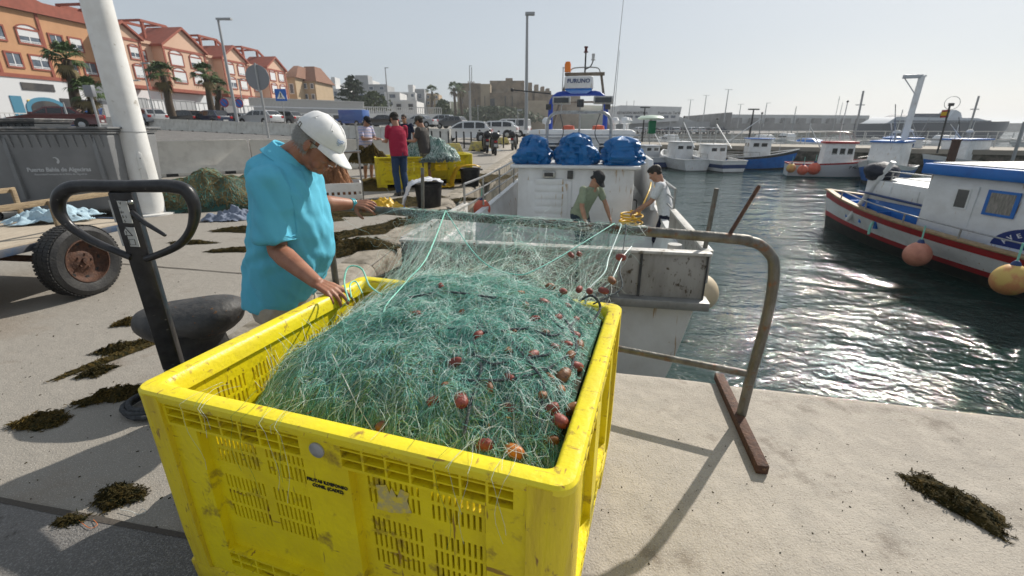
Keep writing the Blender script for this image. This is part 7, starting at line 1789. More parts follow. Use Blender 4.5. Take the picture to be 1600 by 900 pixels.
def terrace_block(name_lab, x0, x1, wall_m, bay=None, depth=13, winrows=None, top=11.6, shops=True, gname='terraced apartment blocks', pergola=True):
 o = FO + FD * x0; o.z = FZ - .8; root = thing('apartment_building', name_lab, 'building', o, 0, gname)
 F = Facade(root, V(0, 0, -o.z), FD, FN); L_ = x1 - x0; zb = FZ - .8
 F.box(0, L_, -depth, 0, zb, top, wall_m, 'wall')
 F.box(0, L_, 0, .14, 6.0, 6.35, M_TRIM, 'band'); F.box(-.1, L_ + .1, -depth, .25, top, top + .35, M_TRIM if not bay else wall_m, 'eaves')
 if shops:
  F.box(.1, L_ - .1, .0, .05, zb, 5.8, M_SHUT, 'shop_front')
  for k in range(int(L_ / 3.2)): x = .8 + k * 3.2; F.box(x, x + 2.1, .05, .08, FZ, FZ + 2.5, rb.choice((M_SHADW, M_SHADW, M_WINB)), 'shop_window'); F.box(x - .1, x + 2.3, .05, 1.1, FZ + 2.7, FZ + 2.85, rb.choice((M_TRIM, M_DGREY, M_BLUS, M_GRW)), 'awning')
 if bay:
  b0, b1 = bay; out = 1.5; w_ = b1 - b0; cx_ = (b0 + b1) / 2
  F.box(b0, b1, .0, out, 6.0, top, wall_m, 'bay'); F.box(b0 - .08, b1 + .08, 0, out + .10, 5.85, 6.25, M_TRIM, 'bay_band')
  mb = MB(); mb.ext([F.p(b0, -3, top), F.p(b1, -3, top), F.p(cx_, -3, top + w_ * .33)], FN * (3 + out)); mb.build('gable', wall_m, root)
  mb = MB()
  for a, b in ((F.p(b0 - .3, 0, top - .10), F.p(cx_, 0, top + w_ * .33 + .05)), (F.p(b1 + .3, 0, top - .10), F.p(cx_, 0, top + w_ * .33 + .05))):
   mb.hexa([a + FN * -3.2, a + FN * (out + .35), b + FN * (out + .35), b + FN * -3.2, a + FN * -3.2 + V(0, 0, .3), a + FN * (out + .35) + V(0, 0, .3), b + FN * (out + .35) + V(0, 0, .3), b + FN * -3.2 + V(0, 0, .3)])
  mb.build('gable_roof', M_TRIM, root); F.box(b0 - .05, b1 + .05, out, out + .08, top - .28, top, M_TRIM, 'cornice')
  for x in (b0, b1 - .28): F.box(x, x + .28, out, out + .08, 6.25, top - .28, M_TRIM, 'pilaster')
  for z, ar in ((7.9, 1), (10.0, 1)):
   for x in (cx_ - w_ * .23, cx_ + w_ * .23): F.window(x, z - .15, w_ * .27, 1.25, out, arched=True, shut=rb.choice((.35, .8, 1.0, .5)))
 else: b0 = b1 = -9
 for z in (7.8, 9.9):
  for x in (winrows or []):
   if not (b0 - .5 < x < b1 + .5) and 0.8 < x < L_ - .8: F.window(x, z, 1.15, 1.1, 0, shut=rb.choice((0, .4, .9, .3)))
 if pergola:
  zt_ = top + 3.1; x = 0
  mb = MB(); a0, a1 = .1 * L_, .92 * L_
  mb.bar(F.p(a0, -1.5, zt_), F.p(a1 * .55, -1.5, zt_), .30, .30); mb.bar(F.p(a1 * .55, -1.5, zt_), F.p(a1, -1.5, top + .6), .30, .30); mb.build('pergola_beam', M_TRIM, root)
  for xx in (a0 + .2, a1 * .52): F.box(xx, xx + .3, -1.7, -1.4, top, zt_, M_TRIM, 'pergola_post')
  mb = MB(); mb.bar(F.p(a0, -4.5, zt_), F.p(a1 * .55, -4.5, zt_), .30, .30); mb.build('pergola_beam', M_TRIM, root)
  for xx in (a0 + .2, a1 * .5): mb = MB(); mb.bar(F.p(xx, -1.5, zt_ + .05), F.p(xx, -4.5, zt_ + .05), .25, .25); mb.build('pergola_cross_beam', M_TRIM, root)
 return root, F
# the orange block, with round headed windows and the blue arched shop door
x0, x1 = fy(-90), fy(168)
ro, F = terrace_block('orange apartment block with brick red window frames at the left edge', x0, x1, M_OCH, None, shops=False, pergola=False, top=12.2)
q = lambda px: fy(px) - x0
for px, z, w_, ar in ((17, 9.9, 1.2, 0), (66, 9.9, 1.9, 1), (107, 9.9, 1.2, 0), (136, 9.9, 1.2, 0), (31, 7.6, 1.2, 0), (72, 7.6, 1.7, 0), (118, 7.6, 1.3, 0), (148, 7.6, 1.3, 0), (-30, 9.9, 1.2, 0), (-20, 7.6, 1.2, 0)): F.window(q(px), z, w_, 1.15, 0, arched=bool(ar), shut=rb.choice((0, .5, .3)))
for px in (2, 84): F.box(q(px), q(px) + .28, 0, .10, 6.35, 12.2, M_TRIM, 'pilaster')
F.box(0, x1 - x0, -.5, .35, 12.2, 13.3, M_TRIM, 'roof_band')
mb = MB(); mb.bar(F.p(q(-60), -1, 16.2), F.p(q(78), -1, 16.2), .5, .5); mb.build('pergola_beam', M_TRIM, ro)
for px in (-20, 20, 62): F.box(q(px), q(px) + .4, -1.2, -.8, 13.2, 16.0, M_TRIM, 'pergola_post')
mb = MB(); mb.bar(F.p(q(20), -1, 15.0), F.p(q(120), -1, 13.2), .4, .4); mb.build('pergola_brace', M_TRIM, ro)
F.box(.1, x1 - x0 - .1, 0, .05, 1.0, 6.0, M_SHUT, 'shop_front'); F.box(q(28), q(80), .05, .12, 4.9, 5.6, M_SHADW, 'shop_sign')
mb = MB(); cx_ = q(58); mb.ext([F.p(cx_ + 1.9 * math.cos(a), .05, 3.3 + 1.0 * math.sin(a)) for a in [PI * k / 12 for k in range(13)]] + [F.p(cx_ - 1.9, .05, 1.2), F.p(cx_ + 1.9, .05, 1.2)], FN * .08); mb.build('shop_arch', M_BLUS, ro)
mb = MB(); mb.ext([F.p(cx_ + 1.5 * math.cos(a), .13, 3.2 + .75 * math.sin(a)) for a in [PI * k / 12 for k in range(13)]] + [F.p(cx_ - 1.5, .13, 1.2), F.p(cx_ + 1.5, .13, 1.2)], FN * .03); mb.build('shop_arch_opening', M_SHADW, ro)
for px, w_, m in ((12, .5, M_BLUS), (105, 1.4, M_SHADW), (133, 1.3, M_SHADW), (150, 1.2, M_GRW)): F.box(q(px) - w_, q(px) + w_, .05, .11, 1.2, 4.3, m, 'shop_window')
F.box(q(30), q(36), .05, .12, 2.4, 4.0, mat('shop_yellow', (.7, .5, .05), .6), 'shop_panel'); F.box(q(92), q(98), .05, .12, 2.3, 3.4, M_TRIM, 'shop_panel')
e = [168, 250, 335, 397, 453]
bays = [(174, 236), (268, 332), (357, 394), (424, 452)]
for k, lab in enumerate(('salmon apartment block with a gabled bay next to the white pole', 'salmon apartment block with a gabled bay, middle one', 'salmon apartment block with a gabled bay behind the round sign', 'salmon apartment block with a gabled bay at the right end of the row')):
 a, b = fy(e[k]), fy(e[k + 1]); b0, b1 = fy(bays[k][0], 1.5) - a, fy(bays[k][1], 1.5) - a
 b0 = max(.1, b0); b1 = min(b - a - .1, b1); ws = [b1 + 1.4 + 1.9 * i for i in range(5)] + ([b0 - 1.4] if b0 > 2.4 else [])
 terrace_block(lab, a, b, M_PINK, (b0, b1), winrows=ws, top=11.4 - k * .12)
# railings, terraces before the row
def terrace_box(px0, px1, off, z0, z1, m, lab):
 a, b = fy(px0, off), fy(px1, off); o = FO + FD * a + FN * off; o.z = z0; root = thing('terrace_enclosure', lab, 'kiosk', o, 0, 'terrace enclosures before the apartment row'); F = Facade(root, V(0, 0, -z0), FD, FN)
 F.box(0, b - a, -2.2, 0, z0 - .3, z1, m, 'panel'); F.box(-.05, b - a + .05, -2.3, .06, z1, z1 + .08, M_GRW, 'top_rail')
 for k in range(4): x = (b - a) * (k + .5) / 4; F.box(x - .04, x + .04, 0, .03, z0, z1, M_GRW, 'joint')
for px0, px1, m, lab in ((201, 222, M_GRW, 'grey terrace screen right of the white pole'), (223, 249, M_SHUT, 'white terrace enclosure beside the first tall palm'), (262, 298, M_GRW, 'grey terrace screen between two palms'), (300, 333, M_SHUT, 'white terrace enclosure before the second gabled bay'), (368, 392, M_SHUT, 'white terrace enclosure by the no parking signs')):
 terrace_box(px0, px1, 8.5, 1.6, 4.3 if m is M_GRW else 4.2, m, lab)
a, b = fy(-90, 8), fy(66, 8); o = FO + FD * a + FN * 8; rl = thing('terrace_railing', 'pale railing of the terrace before the orange apartment block', 'railing', V(o.x, o.y, 1.3)); n = int((b - a) / .35)
mb = MB()
for z in (1.2, .15): mb.bar(V(0, 0, z), FD * (b - a) + V(0, 0, z), .06, .08)
mb.build('rail', M_FENCE, rl); mb = MB()
for i in range(n): p = FD * (i * .35); mb.bar(p, p + V(0, 0, 1.2), .05, .05)
mb.build('balusters', M_FENCE, rl); MB().hexa([V(*(FD * x + FN * y)) + V(0, 0, z) for z in (-1.3, 0) for x, y in ((0, -6), (b - a, -6), (b - a, .2), (0, .2))]).build('terrace_base', M_BEIG, rl)
bo = FO + FD * fy(88, 7) + FN * 7; bs = thing('display_boat', 'small dark blue boat hull displayed on the terrace before the orange block', 'boat', V(bo.x, bo.y, 1.6), math.atan2(FD.y, FD.x))
hull(bs, 6.5, 1.7, .7, 1.6, [(0, 1, M_DBLUE, 'topsides')], rake=.1, trans=.5, depth=.2, deck=.3, N_=14, cap=M_BLUEP)
# ---- street lamps: (px base, py base, px top, py top, Y, lab, style)
M_LAMPG = mat('grey_lamp_metal', (.34, .35, .36), .5, metal=.4)
def lamp(u0, v0, u1, v1, Y, lab, r=.09, arm=.9, dark=False, double=False, zb=None):
 b = PY(u0, v0, Y); t = PY(u1, v1, Y)
 if zb is not None: b.z = zb
 root = thing('street_lamp', lab, 'street lamp', b, 0, 'street lamps round the harbour'); t.x = b.x; h = t.z - b.z; m = M_BLACK if dark else M_LAMPG
 MB().tube([(0, 0, 0), (0, 0, h)], [r, r * .6], 10).build('pole', m, root)
 if arm:
  for sg in ((-1, 1) if double else (1,)): MB().hexa([V(sg * x, y, h + z) for z in (-.04, .06) for x, y in ((-.08, -.10), (arm * .6, -.12), (arm * .6, .12), (-.08, .10))]).build('lamp_head', M_DKGR if dark else M_LAMPG, root)
for a_ in ((371, 191, 341, 30, 30, 'tall street lamp behind the far barriers between the second and third palm', .10, 1.3), (822, 203, 822, 22, 21, 'tallest grey street lamp standing left of the white boat mast', .08, .5), (607, 168, 604, 106, 90, 'slim street lamp before the white town houses', .14, 1.0),
   (736, 195, 735, 103, 110, 'slim lamp post at the left tower of the castle', .14, 1.0), (734, 190, 732, 143, 70, 'short street lamp before the castle left tower', .07, .5), (878, 165, 877, 106, 60, 'lamp post just left of the radar mast', .08, .8), (809, 195, 809, 172, 45, 'low lamp with a curved arm right of the castle', .04, .7), (747, 190, 747, 165, 60, 'short lamp post by the parked white hatchback', .05, .3),
   (242, 182, 229, 99, 42, 'thin lamp post between the gabled bays left of the first palm', .06, 1.0), (219, 172, 212, 126, 44, 'lower thin lamp post left of the first tall palm', .05, 1.0), (104, 178, 97, 160, 20, 'thin grey post near the left palm', .04, 0), (382, 178, 374, 124, 60, 'thin lamp post behind the no parking signs', .08, 1.0)):
 lamp(*a_)
for a_ in ((1003, 222, 1007, 168, 45, 'black harbour lamp on the far quay before the low building', .09, .7, True, True), (1169, 224, 1176, 171, 40, 'black harbour lamp on the far quay right of the bright blue boat', .09, .7, True, True), (1075, 192, 1081, 156, 190, 'tall thin mast lamp right of the low building', .2, 2, False, True), (1098, 192, 1104, 149, 180, 'second tall thin mast lamp right of the low building', .2, 2, False, True), (1131, 191, 1139, 140, 160, 'tallest thin mast lamp before the sea wall', .2, 2, False, True),
   (1152, 200, 1158, 163, 190, 'thin mast lamp left of the sea wall blocks', .18, 2, False, True), (1192, 198, 1201, 161, 160, 'thin mast lamp in front of the sea wall', .18, 2), (1086, 205, 1092, 183, 90, 'short pale lamp before the grey wall', .08, .8), (1021, 212, 1024, 181, 70, 'pale lamp post before the car park', .06, .6), (977, 192, 980, 158, 200, 'pale mast before the low building left half', .16, 0), (988, 192, 990, 157, 190, 'pale mast before the low building middle', .16, 0),
   (1235, 215, 1246, 166, 90, 'thin pole lamp before the sea wall right part', .1, 0), (1310, 190, 1312, 160, 220, 'faint thin mast beyond the red trimmed boat', .15, 0)):
 lamp(*a_)
# ---- road signs
def sign_post(u0, v0, u1, v1, Y, name, lab, build_):
 b = PY(u0, v0, Y); t = PY(u1, v1, Y); root = thing(name, lab, 'road sign', b); t = V(t.x, t.y, t.z) - b; t.x = 0 if abs(t.x) < .3 else 0
 MB().tube([(0, 0, 0), (0, 0, t.z)], .035, 10).build('post', M_LAMPG, root); build_(root, t.z)
M_SBACK = mat('sign_back', (.22, .23, .25), .5, metal=.3)
FCv = basis((1, 0, 0), (0, 0, 1))
def disc(root, c, r, m, name, y=-.05, th=.02): return MB().lathe([(0, 0), (r, 0), (r, th), (0, th)], 32, (c[0], y, c[1]), FCv).build(name, m, root)
sign_post(420, 216, 404, 100, 15.3, 'round_sign', 'round traffic sign seen from its grey back, above the cap of the elderly man', lambda r_, h: (disc(r_, (0, h - .38), .36, M_SBACK, 'sign_plate'), MB().tube([(0, -.08, h - .8), (0, -.08, h + .02)], .03, 8).build('sign_bracket', M_LAMPG, r_)))
M_SIGNB = mat('sign_blue', (.02, .12, .45), .5)
def crossing(r_, h):
 MB().bb(-.48, .48, -.08, -.05, h - .95, h).build('sign_plate', M_SIGNB, r_); MB().ext([V(-.36, -.085, h - .78), V(.36, -.085, h - .78), V(0, -.085, h - .16)], (0, -.008, 0)).build('white_triangle', M_WHITE, r_)
 f_ = MB(); f_.ell((0, -.098, h - .36), (.05, .006, .05)); f_.bar((0, -.098, h - .42), (.0, -.098, h - .58), .09, .006, (0, 1, 0)); f_.bar((0, -.098, h - .56), (-.12, -.098, h - .74), .05, .006, (0, 1, 0)); f_.bar((0, -.098, h - .56), (.12, -.098, h - .74), .05, .006, (0, 1, 0)); f_.build('walking_figure', M_INK, r_)
sign_post(447, 198, 443, 139, 42, 'crossing_sign', 'square blue pedestrian crossing sign behind the far barriers', crossing)
def nopark(r_, h):
 disc(r_, (0, h - .45), .45, M_REDP, 'red_ring'); disc(r_, (0, h - .45), .36, M_SIGNB, 'blue_disc', -.075); MB().bar((-.26, -.10, h - .19), (.26, -.10, h - .71), .07, .01, (0, 1, 0)).build('red_bar', M_REDP, r_)
sign_post(355, 182, 352, 153, 50, 'no_parking_sign', 'left of two round blue no parking signs by the third palm', nopark); sign_post(378, 184, 376, 154, 50, 'no_parking_sign', 'right of two round blue no parking signs by the third palm', nopark)
sp_ = thing('grey_sign_post', 'thin post with a grey boxy sign left of the white pole', 'road sign', PY(158, 205, 16)); MB().tube([(0, 0, 0), (-.0, 0, 1.35)], .035, 8).build('post', M_LAMPG, sp_); MB().bb(-.14, .14, -.08, .08, 1.05, 1.40).build('sign_box', M_SBACK, sp_, bevel=.02)
# ---- palms
M_TRUNK = mat('palm_trunk', (.085, .062, .042), .95, alt=(.05, .038, .028), sc=12, stretch=(1, 1, 5), bump=1)
M_FROND = mat('palm_frond', (.045, .085, .022), .6, alt=(.075, .115, .035), sc=4); M_FROND2 = mat('dry_frond', (.13, .10, .04), .8)
def palm(u0, v0, u1, v1, Y, R_, lab, seed, nf=34, tr=.26):
 b = PY(u0, v0, Y); t = PY(u1, v1, Y); rr = random.Random(seed); root = thing('palm_tree', lab, 'palm', b, 0, 'palms along the road'); h = t.z - b.z; dx = t.x - b.x
 MB().tube(smoothpath([(0, 0, -.3), (dx * .2, 0, h * .3), (dx * .7, .1, h * .7), (dx, 0, h)], 5), [tr * 1.3 - tr * .5 * i / 15 for i in range(16)], 12).build('trunk', M_TRUNK, root)
 for grp in range(2):
  mb = MB()
  for i in range(nf if grp == 0 else nf // 5):
   a = rr.uniform(0, 2 * PI); el = rr.uniform(-.35, 1.35) if grp == 0 else rr.uniform(-1.3, -.5); L_ = R_ * rr.uniform(.45, .62); d = V(math.cos(a) * math.cos(el), math.sin(a) * math.cos(el), math.sin(el)); o = V(dx, 0, h + .1)
   e_ = o + d * L_ + V(0, 0, -.10 * L_); s_ = d.cross(V(0, 0, 1)).normalized(); n_ = s_.cross(d); mb.bar(o, e_, .035, .02)
   for k in range(15):
    th = (k / 14 - .5) * 2.7; l_ = R_ * .52 * (1 - .25 * abs(th) / 1.35) * rr.uniform(.85, 1.1); v = d * math.cos(th) + s_ * math.sin(th); m1 = e_ + v * l_ * .55 + n_ * .04; m2 = e_ + v * l_ - V(0, 0, 1) * l_ * rr.uniform(.25, .6); w_ = v.cross(n_).normalized() * .045 * R_ / 1.5
    mb.add([e_, m1 + w_, m2, m1 - w_], [(0, 1, 2, 3)])
  mb.build('crown' if grp == 0 else 'dead_fronds', M_FROND if grp == 0 else M_FROND2, root, ang=180, fixn=False)
palm(122, 172, 104, 94, 33, 1.35, 'tallest palm before the orange apartment block', 1); palm(268, 176, 254, 118, 44, 1.45, 'palm with a round crown before the first salmon block', 2); palm(331, 172, 320, 118, 50, 1.45, 'palm before the second gabled bay', 3)
palm(148, 185, 140, 147, 33, 1.3, 'short bushy palm beside the tallest palm', 4, 24); palm(341, 176, 342, 140, 52, 1.4, 'short palm under the third tall palm', 5, 24)
palm(675, 168, 675, 143, 190, 3.0, 'single far palm over the white town houses', 6, 26, .4); palm(712, 178, 709, 138, 160, 2.6, 'left of the two palms at the castle corner', 7, 26, .4); palm(722, 178, 718, 140, 165, 2.6, 'right of the two palms at the castle corner', 8, 26, .4); palm(493, 150, 491, 128, 130, 2.0, 'palm behind the beige tiled house', 9, 24, .3)
# ---- Norfolk pine
M_PINE = mat('pine_foliage', (.018, .036, .016), .7, alt=(.035, .055, .022), sc=2)
pb = PY(555, 172, 120); pr_ = thing('norfolk_pine', 'tall tiered dark pine among the white town houses', 'tree', pb); ht = PY(552, 120, 120).z - pb.z; MB().tube([(0, 0, 0), (0, 0, ht)], [.4, .06], 10).build('trunk', M_TRUNK, pr_)
mb = MB(); rr = random.Random(4); nT = 11
for k in range(nT):
 z = ht * (.12 + .85 * k / (nT - 1)); Rr = 4.6 * (1 - k / (nT - .2)) ** .75 + .3
 for j in range(9):
  a = rr.uniform(0, 6.28); d = V(math.cos(a), math.sin(a), rr.uniform(-.12, .10)); Lq = Rr * rr.uniform(.7, 1.1); o = V(0, 0, z + rr.uniform(-.3, .3))
  for i in range(int(10 + Lq * 12)):
   t = rr.uniform(.12, 1); p = o + d * Lq * t + V(rr.gauss(0, .22), rr.gauss(0, .22), rr.gauss(0, .10) + .25 * t * t); u_ = V(rr.gauss(0, 1), rr.gauss(0, 1), rr.gauss(0, .5)).normalized() * .34; w_ = u_.orthogonal().normalized() * .14
   mb.add([p - u_, p + w_, p + u_, p - w_], [(0, 1, 2, 3)])
mb.build('crown', M_PINE, pr_, ang=180, fixn=False)
# ---- houses placed from their outline in the photo
def house(u0, u1, vt, vb, Y, m, lab, dp=10, rows=2, cols=3, roof=None, wm=None, parapet=True, grp='white town houses behind the road', rz=0, extras=()):
 a, b = PY(u0, vb, Y), PY(u1, vb, Y); top = PY((u0 + u1) / 2, vt, Y).z; w_ = b.x - a.x; base = min(a.z, 3); root = thing('town_house', lab, 'building', V(a.x, Y, base), rz, grp); h = top - base
 wl = MB().bb(0, w_, 0, dp, -3, h).build('wall', m, root)
 if parapet: MB().bb(-.1, w_ + .1, -.12, .25, h - .3, h + .25).build('parapet', m, root)
 hz = min(h, (top - PY(u0, vb, Y).z)); z0 = h - hz
 for r_ in range(rows):
  for c in range(cols):
   x = w_ * (c + .5) / cols; z = z0 + hz * (r_ + .55) / rows; ww, hh = min(1.6, w_ / cols * .36), min(1.7, hz / rows * .42)
   f_ = MB().bb(x - ww / 2 - .12, x + ww / 2 + .12, -.06, -.01, z - hh / 2 - .12, z + hh / 2 + .12).build('window', M_SHUT if m is not M_WHW else M_GRW, root); MB().bb(x - ww / 2, x + ww / 2, -.10, -.065, z - hh / 2, z + hh / 2).build('pane', wm or M_WINB, f_)
 if roof: MB().hexa([V(-.5, -.5, h), V(w_ + .5, -.5, h), V(w_ + .5, dp + .5, h), V(-.5, dp + .5, h), V(w_ * .25, dp * .35, h + roof), V(w_ * .75, dp * .35, h + roof), V(w_ * .75, dp * .7, h + roof), V(w_ * .25, dp * .7, h + roof)]).build('roof', M_TILE, root)
 for x0_, x1_, z1_ in extras: MB().bb(w_ * x0_, w_ * x1_, 1, dp * .6, h, h + z1_).build('roof_hut', m, root)
 return root
H = house
H(452, 466, 121, 160, 100, M_BEIG, 'narrow beige house wall beside the salmon row', rows=1, cols=1, roof=2.5); H(465, 496, 127, 160, 104, M_BEIG, 'beige house with brown tiled roof right of the salmon row', rows=2, cols=3, roof=3.2)
H(497, 545, 140, 168, 170, M_WHW, 'low white houses left of the tall pine', rows=2, cols=4, extras=((.1, .35, 2.5), (.5, .62, 4))); H(505, 540, 133, 150, 185, M_WHW, 'white house block stepping up left of the pine', rows=1, cols=3, extras=((.2, .5, 2),))
H(558, 607, 133, 165, 160, M_GRW, 'grey white house block right of the pine', rows=3, cols=3, extras=((0, .4, 3.0),)); H(562, 582, 125, 140, 170, M_WHW, 'highest white house behind the grey block', rows=1, cols=2, extras=((.2, .6, 1.5),)); H(603, 626, 145, 168, 150, M_WHW, 'white house with one big balcony, left of the broad gabled one', rows=2, cols=1)
H(612, 650, 145, 163, 195, M_WHW, 'pale house with a row of windows right of the grey block', rows=2, cols=4, extras=((.7, .9, 3),)); H(650, 664, 140, 162, 200, M_GRW, 'narrow grey tower house', rows=1, cols=1); H(660, 686, 147, 166, 205, M_BEIG, 'ochre and white house under the far palm', rows=2, cols=4); H(682, 700, 158, 172, 200, M_GRW, 'low grey house left of the castle palms', rows=1, cols=2)
H(615, 652, 158, 178, 120, M_WHW, 'white low hall with a big dark opening', rows=1, cols=2, wm=M_SHADW)
# long terrace building with balustrade behind the heads
a, b = PY(395, 185, 78), PY(572, 185, 92); lt_ = thing('arcade_building', 'long low arcade with shops under a balustraded terrace behind the parked cars', 'building', V(a.x, a.y, 1.4)); d = (b - a); d.z = 0; Ln = d.length; d.normalize(); F = Facade(lt_, V(0, 0, 0), d, V(d.y, -d.x, 0)); F.box(0, Ln, -8, 0, -1, 3.2, M_SHUT, 'wall')
for k in range(9): x = Ln * (k + .1) / 9; F.box(x, x + Ln * .085, .0, .06, -.2, 2.0, M_SHADW, 'shop_opening')
F.box(0, Ln, .0, .12, 2.3, 3.0, M_GRW, 'sign_band'); F.box(0, Ln, -.3, 0, 4.3, 4.45, M_FENCE, 'balustrade_rail'); mb = MB()
for k in range(90): x = Ln * k / 90; mb.bar(F.p(x, -.15, 3.2), F.p(x, -.15, 4.3), .16, .16)
mb.build('balustrade', M_FENCE, lt_)
a, b = PY(565, 178, 95), PY(690, 182, 100); wt = thing('white_promenade_wall', 'long white promenade wall with railing behind the standing men', 'wall', V(a.x, a.y, 0)); d = (b - a); d.z = 0; Ln = d.length; d.normalize(); F = Facade(wt, V(0, 0, 0), d, V(d.y, -d.x, 0)); F.box(0, Ln, -4, 0, 0, 3.9, M_WHW, 'wall'); F.box(0, Ln, -.2, -.05, 5.0, 5.15, M_FENCE, 'rail'); mb = MB()
for k in range(42): x = Ln * k / 41; mb.bar(F.p(x, -.12, 3.9), F.p(x, -.12, 5.0), .12, .12)
mb.build('rail_posts', M_FENCE, wt)
# ---- castle
M_CAST = mat('castle_stone', (.25, .19, .125), .95, alt=(.14, .105, .07), sc=.35, bump=.8, bsc=2.0, dirt=(.29, .235, .17), dsc=.12, dlo=.5, dhi=.62)
M_CAST_LIT = mat('castle_stone_lit', (.36, .29, .20), .95, alt=(.29, .23, .16), sc=.3, bump=.8, bsc=2.0)  # same stone painted lighter: lit castle faces put into the colour
YC = 190; cst = thing('castle', 'old brown stone castle with square towers beyond the parked cars', 'castle', PY(785, 195, YC))
cb = cst.location.copy()
def cblk(u0, u1, vt, vb, Y, dp, m, name, bat=0, par=None, side=0):
 a, b = PY(u0, vb, Y) - cb, PY(u1, vb, Y) - cb; t = PY((u0 + u1) / 2, vt, Y).z - cb.z; a.z = min(a.z, b.z)
 return MB().hexa([V(a.x - bat, a.y - bat, a.z - 3), V(b.x + bat, b.y - bat, a.z - 3), V(b.x + bat + side, b.y + dp, a.z - 3), V(a.x - bat + side, a.y + dp, a.z - 3), V(a.x, a.y, t), V(b.x, b.y, t), V(b.x + side, b.y + dp, t), V(a.x + side, a.y + dp, t)]).build(name, m, par or cst)
cblk(716, 752, 130, 190, 196, 16, M_CAST, 'tower'); cblk(752, 767, 131, 190, 192, 20, M_CAST_LIT, 'tower_side'); cblk(766, 819, 126, 180, 204, 18, M_CAST, 'keep'); cblk(766, 825, 145, 190, 190, 10, M_CAST, 'curtain_wall'); cblk(790, 801, 122, 132, 203.5, 6, M_CAST, 'keep_turret'); pass
for k, (u0, u1) in enumerate(((825, 831), (835, 841), (845, 850), (853, 858))): cblk(u0, u1, 129 + k * 3, 165, 206 + k * 6, 8, M_CAST, 'buttress_tower')
cblk(820, 860, 142, 185, 214.3, 8, M_CAST, 'rear_wall'); cblk(826, 853, 157, 190, 186, 8, M_CAST_LIT, 'sloping_base', bat=2.5); cblk(858, 905, 148, 190, 230, 14, M_CAST, 'far_wall')
for k in range(5): cblk(731 + k * 2.2, 732.2 + k * 2.2, 127 + (k % 2), 131, 195, 1.2, M_CAST, 'merlon')
cblk(766, 773, 154, 164, 189.8, .1, M_SHADW, 'gate_arch');
for u, v in ((757, 150), (789, 150), (742, 155), (800, 150), (722, 146)): cblk(u, u + 1, v, v + 3, 189.6 if u > 752 else 195.7, .2, M_SHADW, 'loophole')
MB().tube([PY(737, 128, 196) - cb, PY(737, 105, 196) - cb], .12, 6).build('flag_pole', M_SHADW, cst)
hillp = MB();
for u, w_, h_, Y in ((905, 90, 9, 420), (940, 60, 12, 520), (700, 60, 6, 300)):
 p = PY(u, 192, Y); hillp.ell((p.x, p.y, 0), (w_, 30, 10 + h_), None, 24, 12)
ho_ = hillp.build('hills', mat('scrub_hill', (.06, .075, .04), .9, alt=(.12, .11, .075), sc=.08)); struct(ho_)
M_BUSH = mat('bush_leaves', (.035, .06, .02), .7, alt=(.07, .09, .03), sc=2)
def bush(p, rx, ry, h, lab, seed, n=700, ls=.35, grp=None):
 rr = random.Random(seed); root = thing('shrub', lab, 'shrub', p, 0, grp); mb = MB()
 for i in range(n):
  a, b_ = rr.uniform(0, 6.28), rr.random() ** .5; z = rr.random(); q = (1 - z * z) ** .5 * b_ * (.8 + .4 * abs(fb((a, z * 3, seed), 1.5))); c = V(rx * q * math.cos(a), ry * q * math.sin(a), h * z); u_ = V(rr.gauss(0, 1), rr.gauss(0, 1), rr.gauss(0, 1)).normalized() * ls; w_ = u_.orthogonal().normalized() * ls * .5
  mb.add([c - u_, c + w_, c + u_, c - w_], [(0, 1, 2, 3)])
 mb.build('foliage', M_BUSH, root, ang=180, fixn=False); MB().tube([(0, 0, -1), (0, 0, h * .6)], .15, 6).build('stem', M_TRUNK, root)
bush(PY(770, 190, 180), 22, 4, 5, 'long strip of scrub at the foot of the castle', 1, 1500, .8); bush(PY(692, 178, 150), 3, 2, 4, 'dark shrub left of the castle palms', 2, 500, .6); bush(PY(586, 172, 115), 4, 2.5, 4, 'dark shrub right of the tall pine', 3, 500, .5)
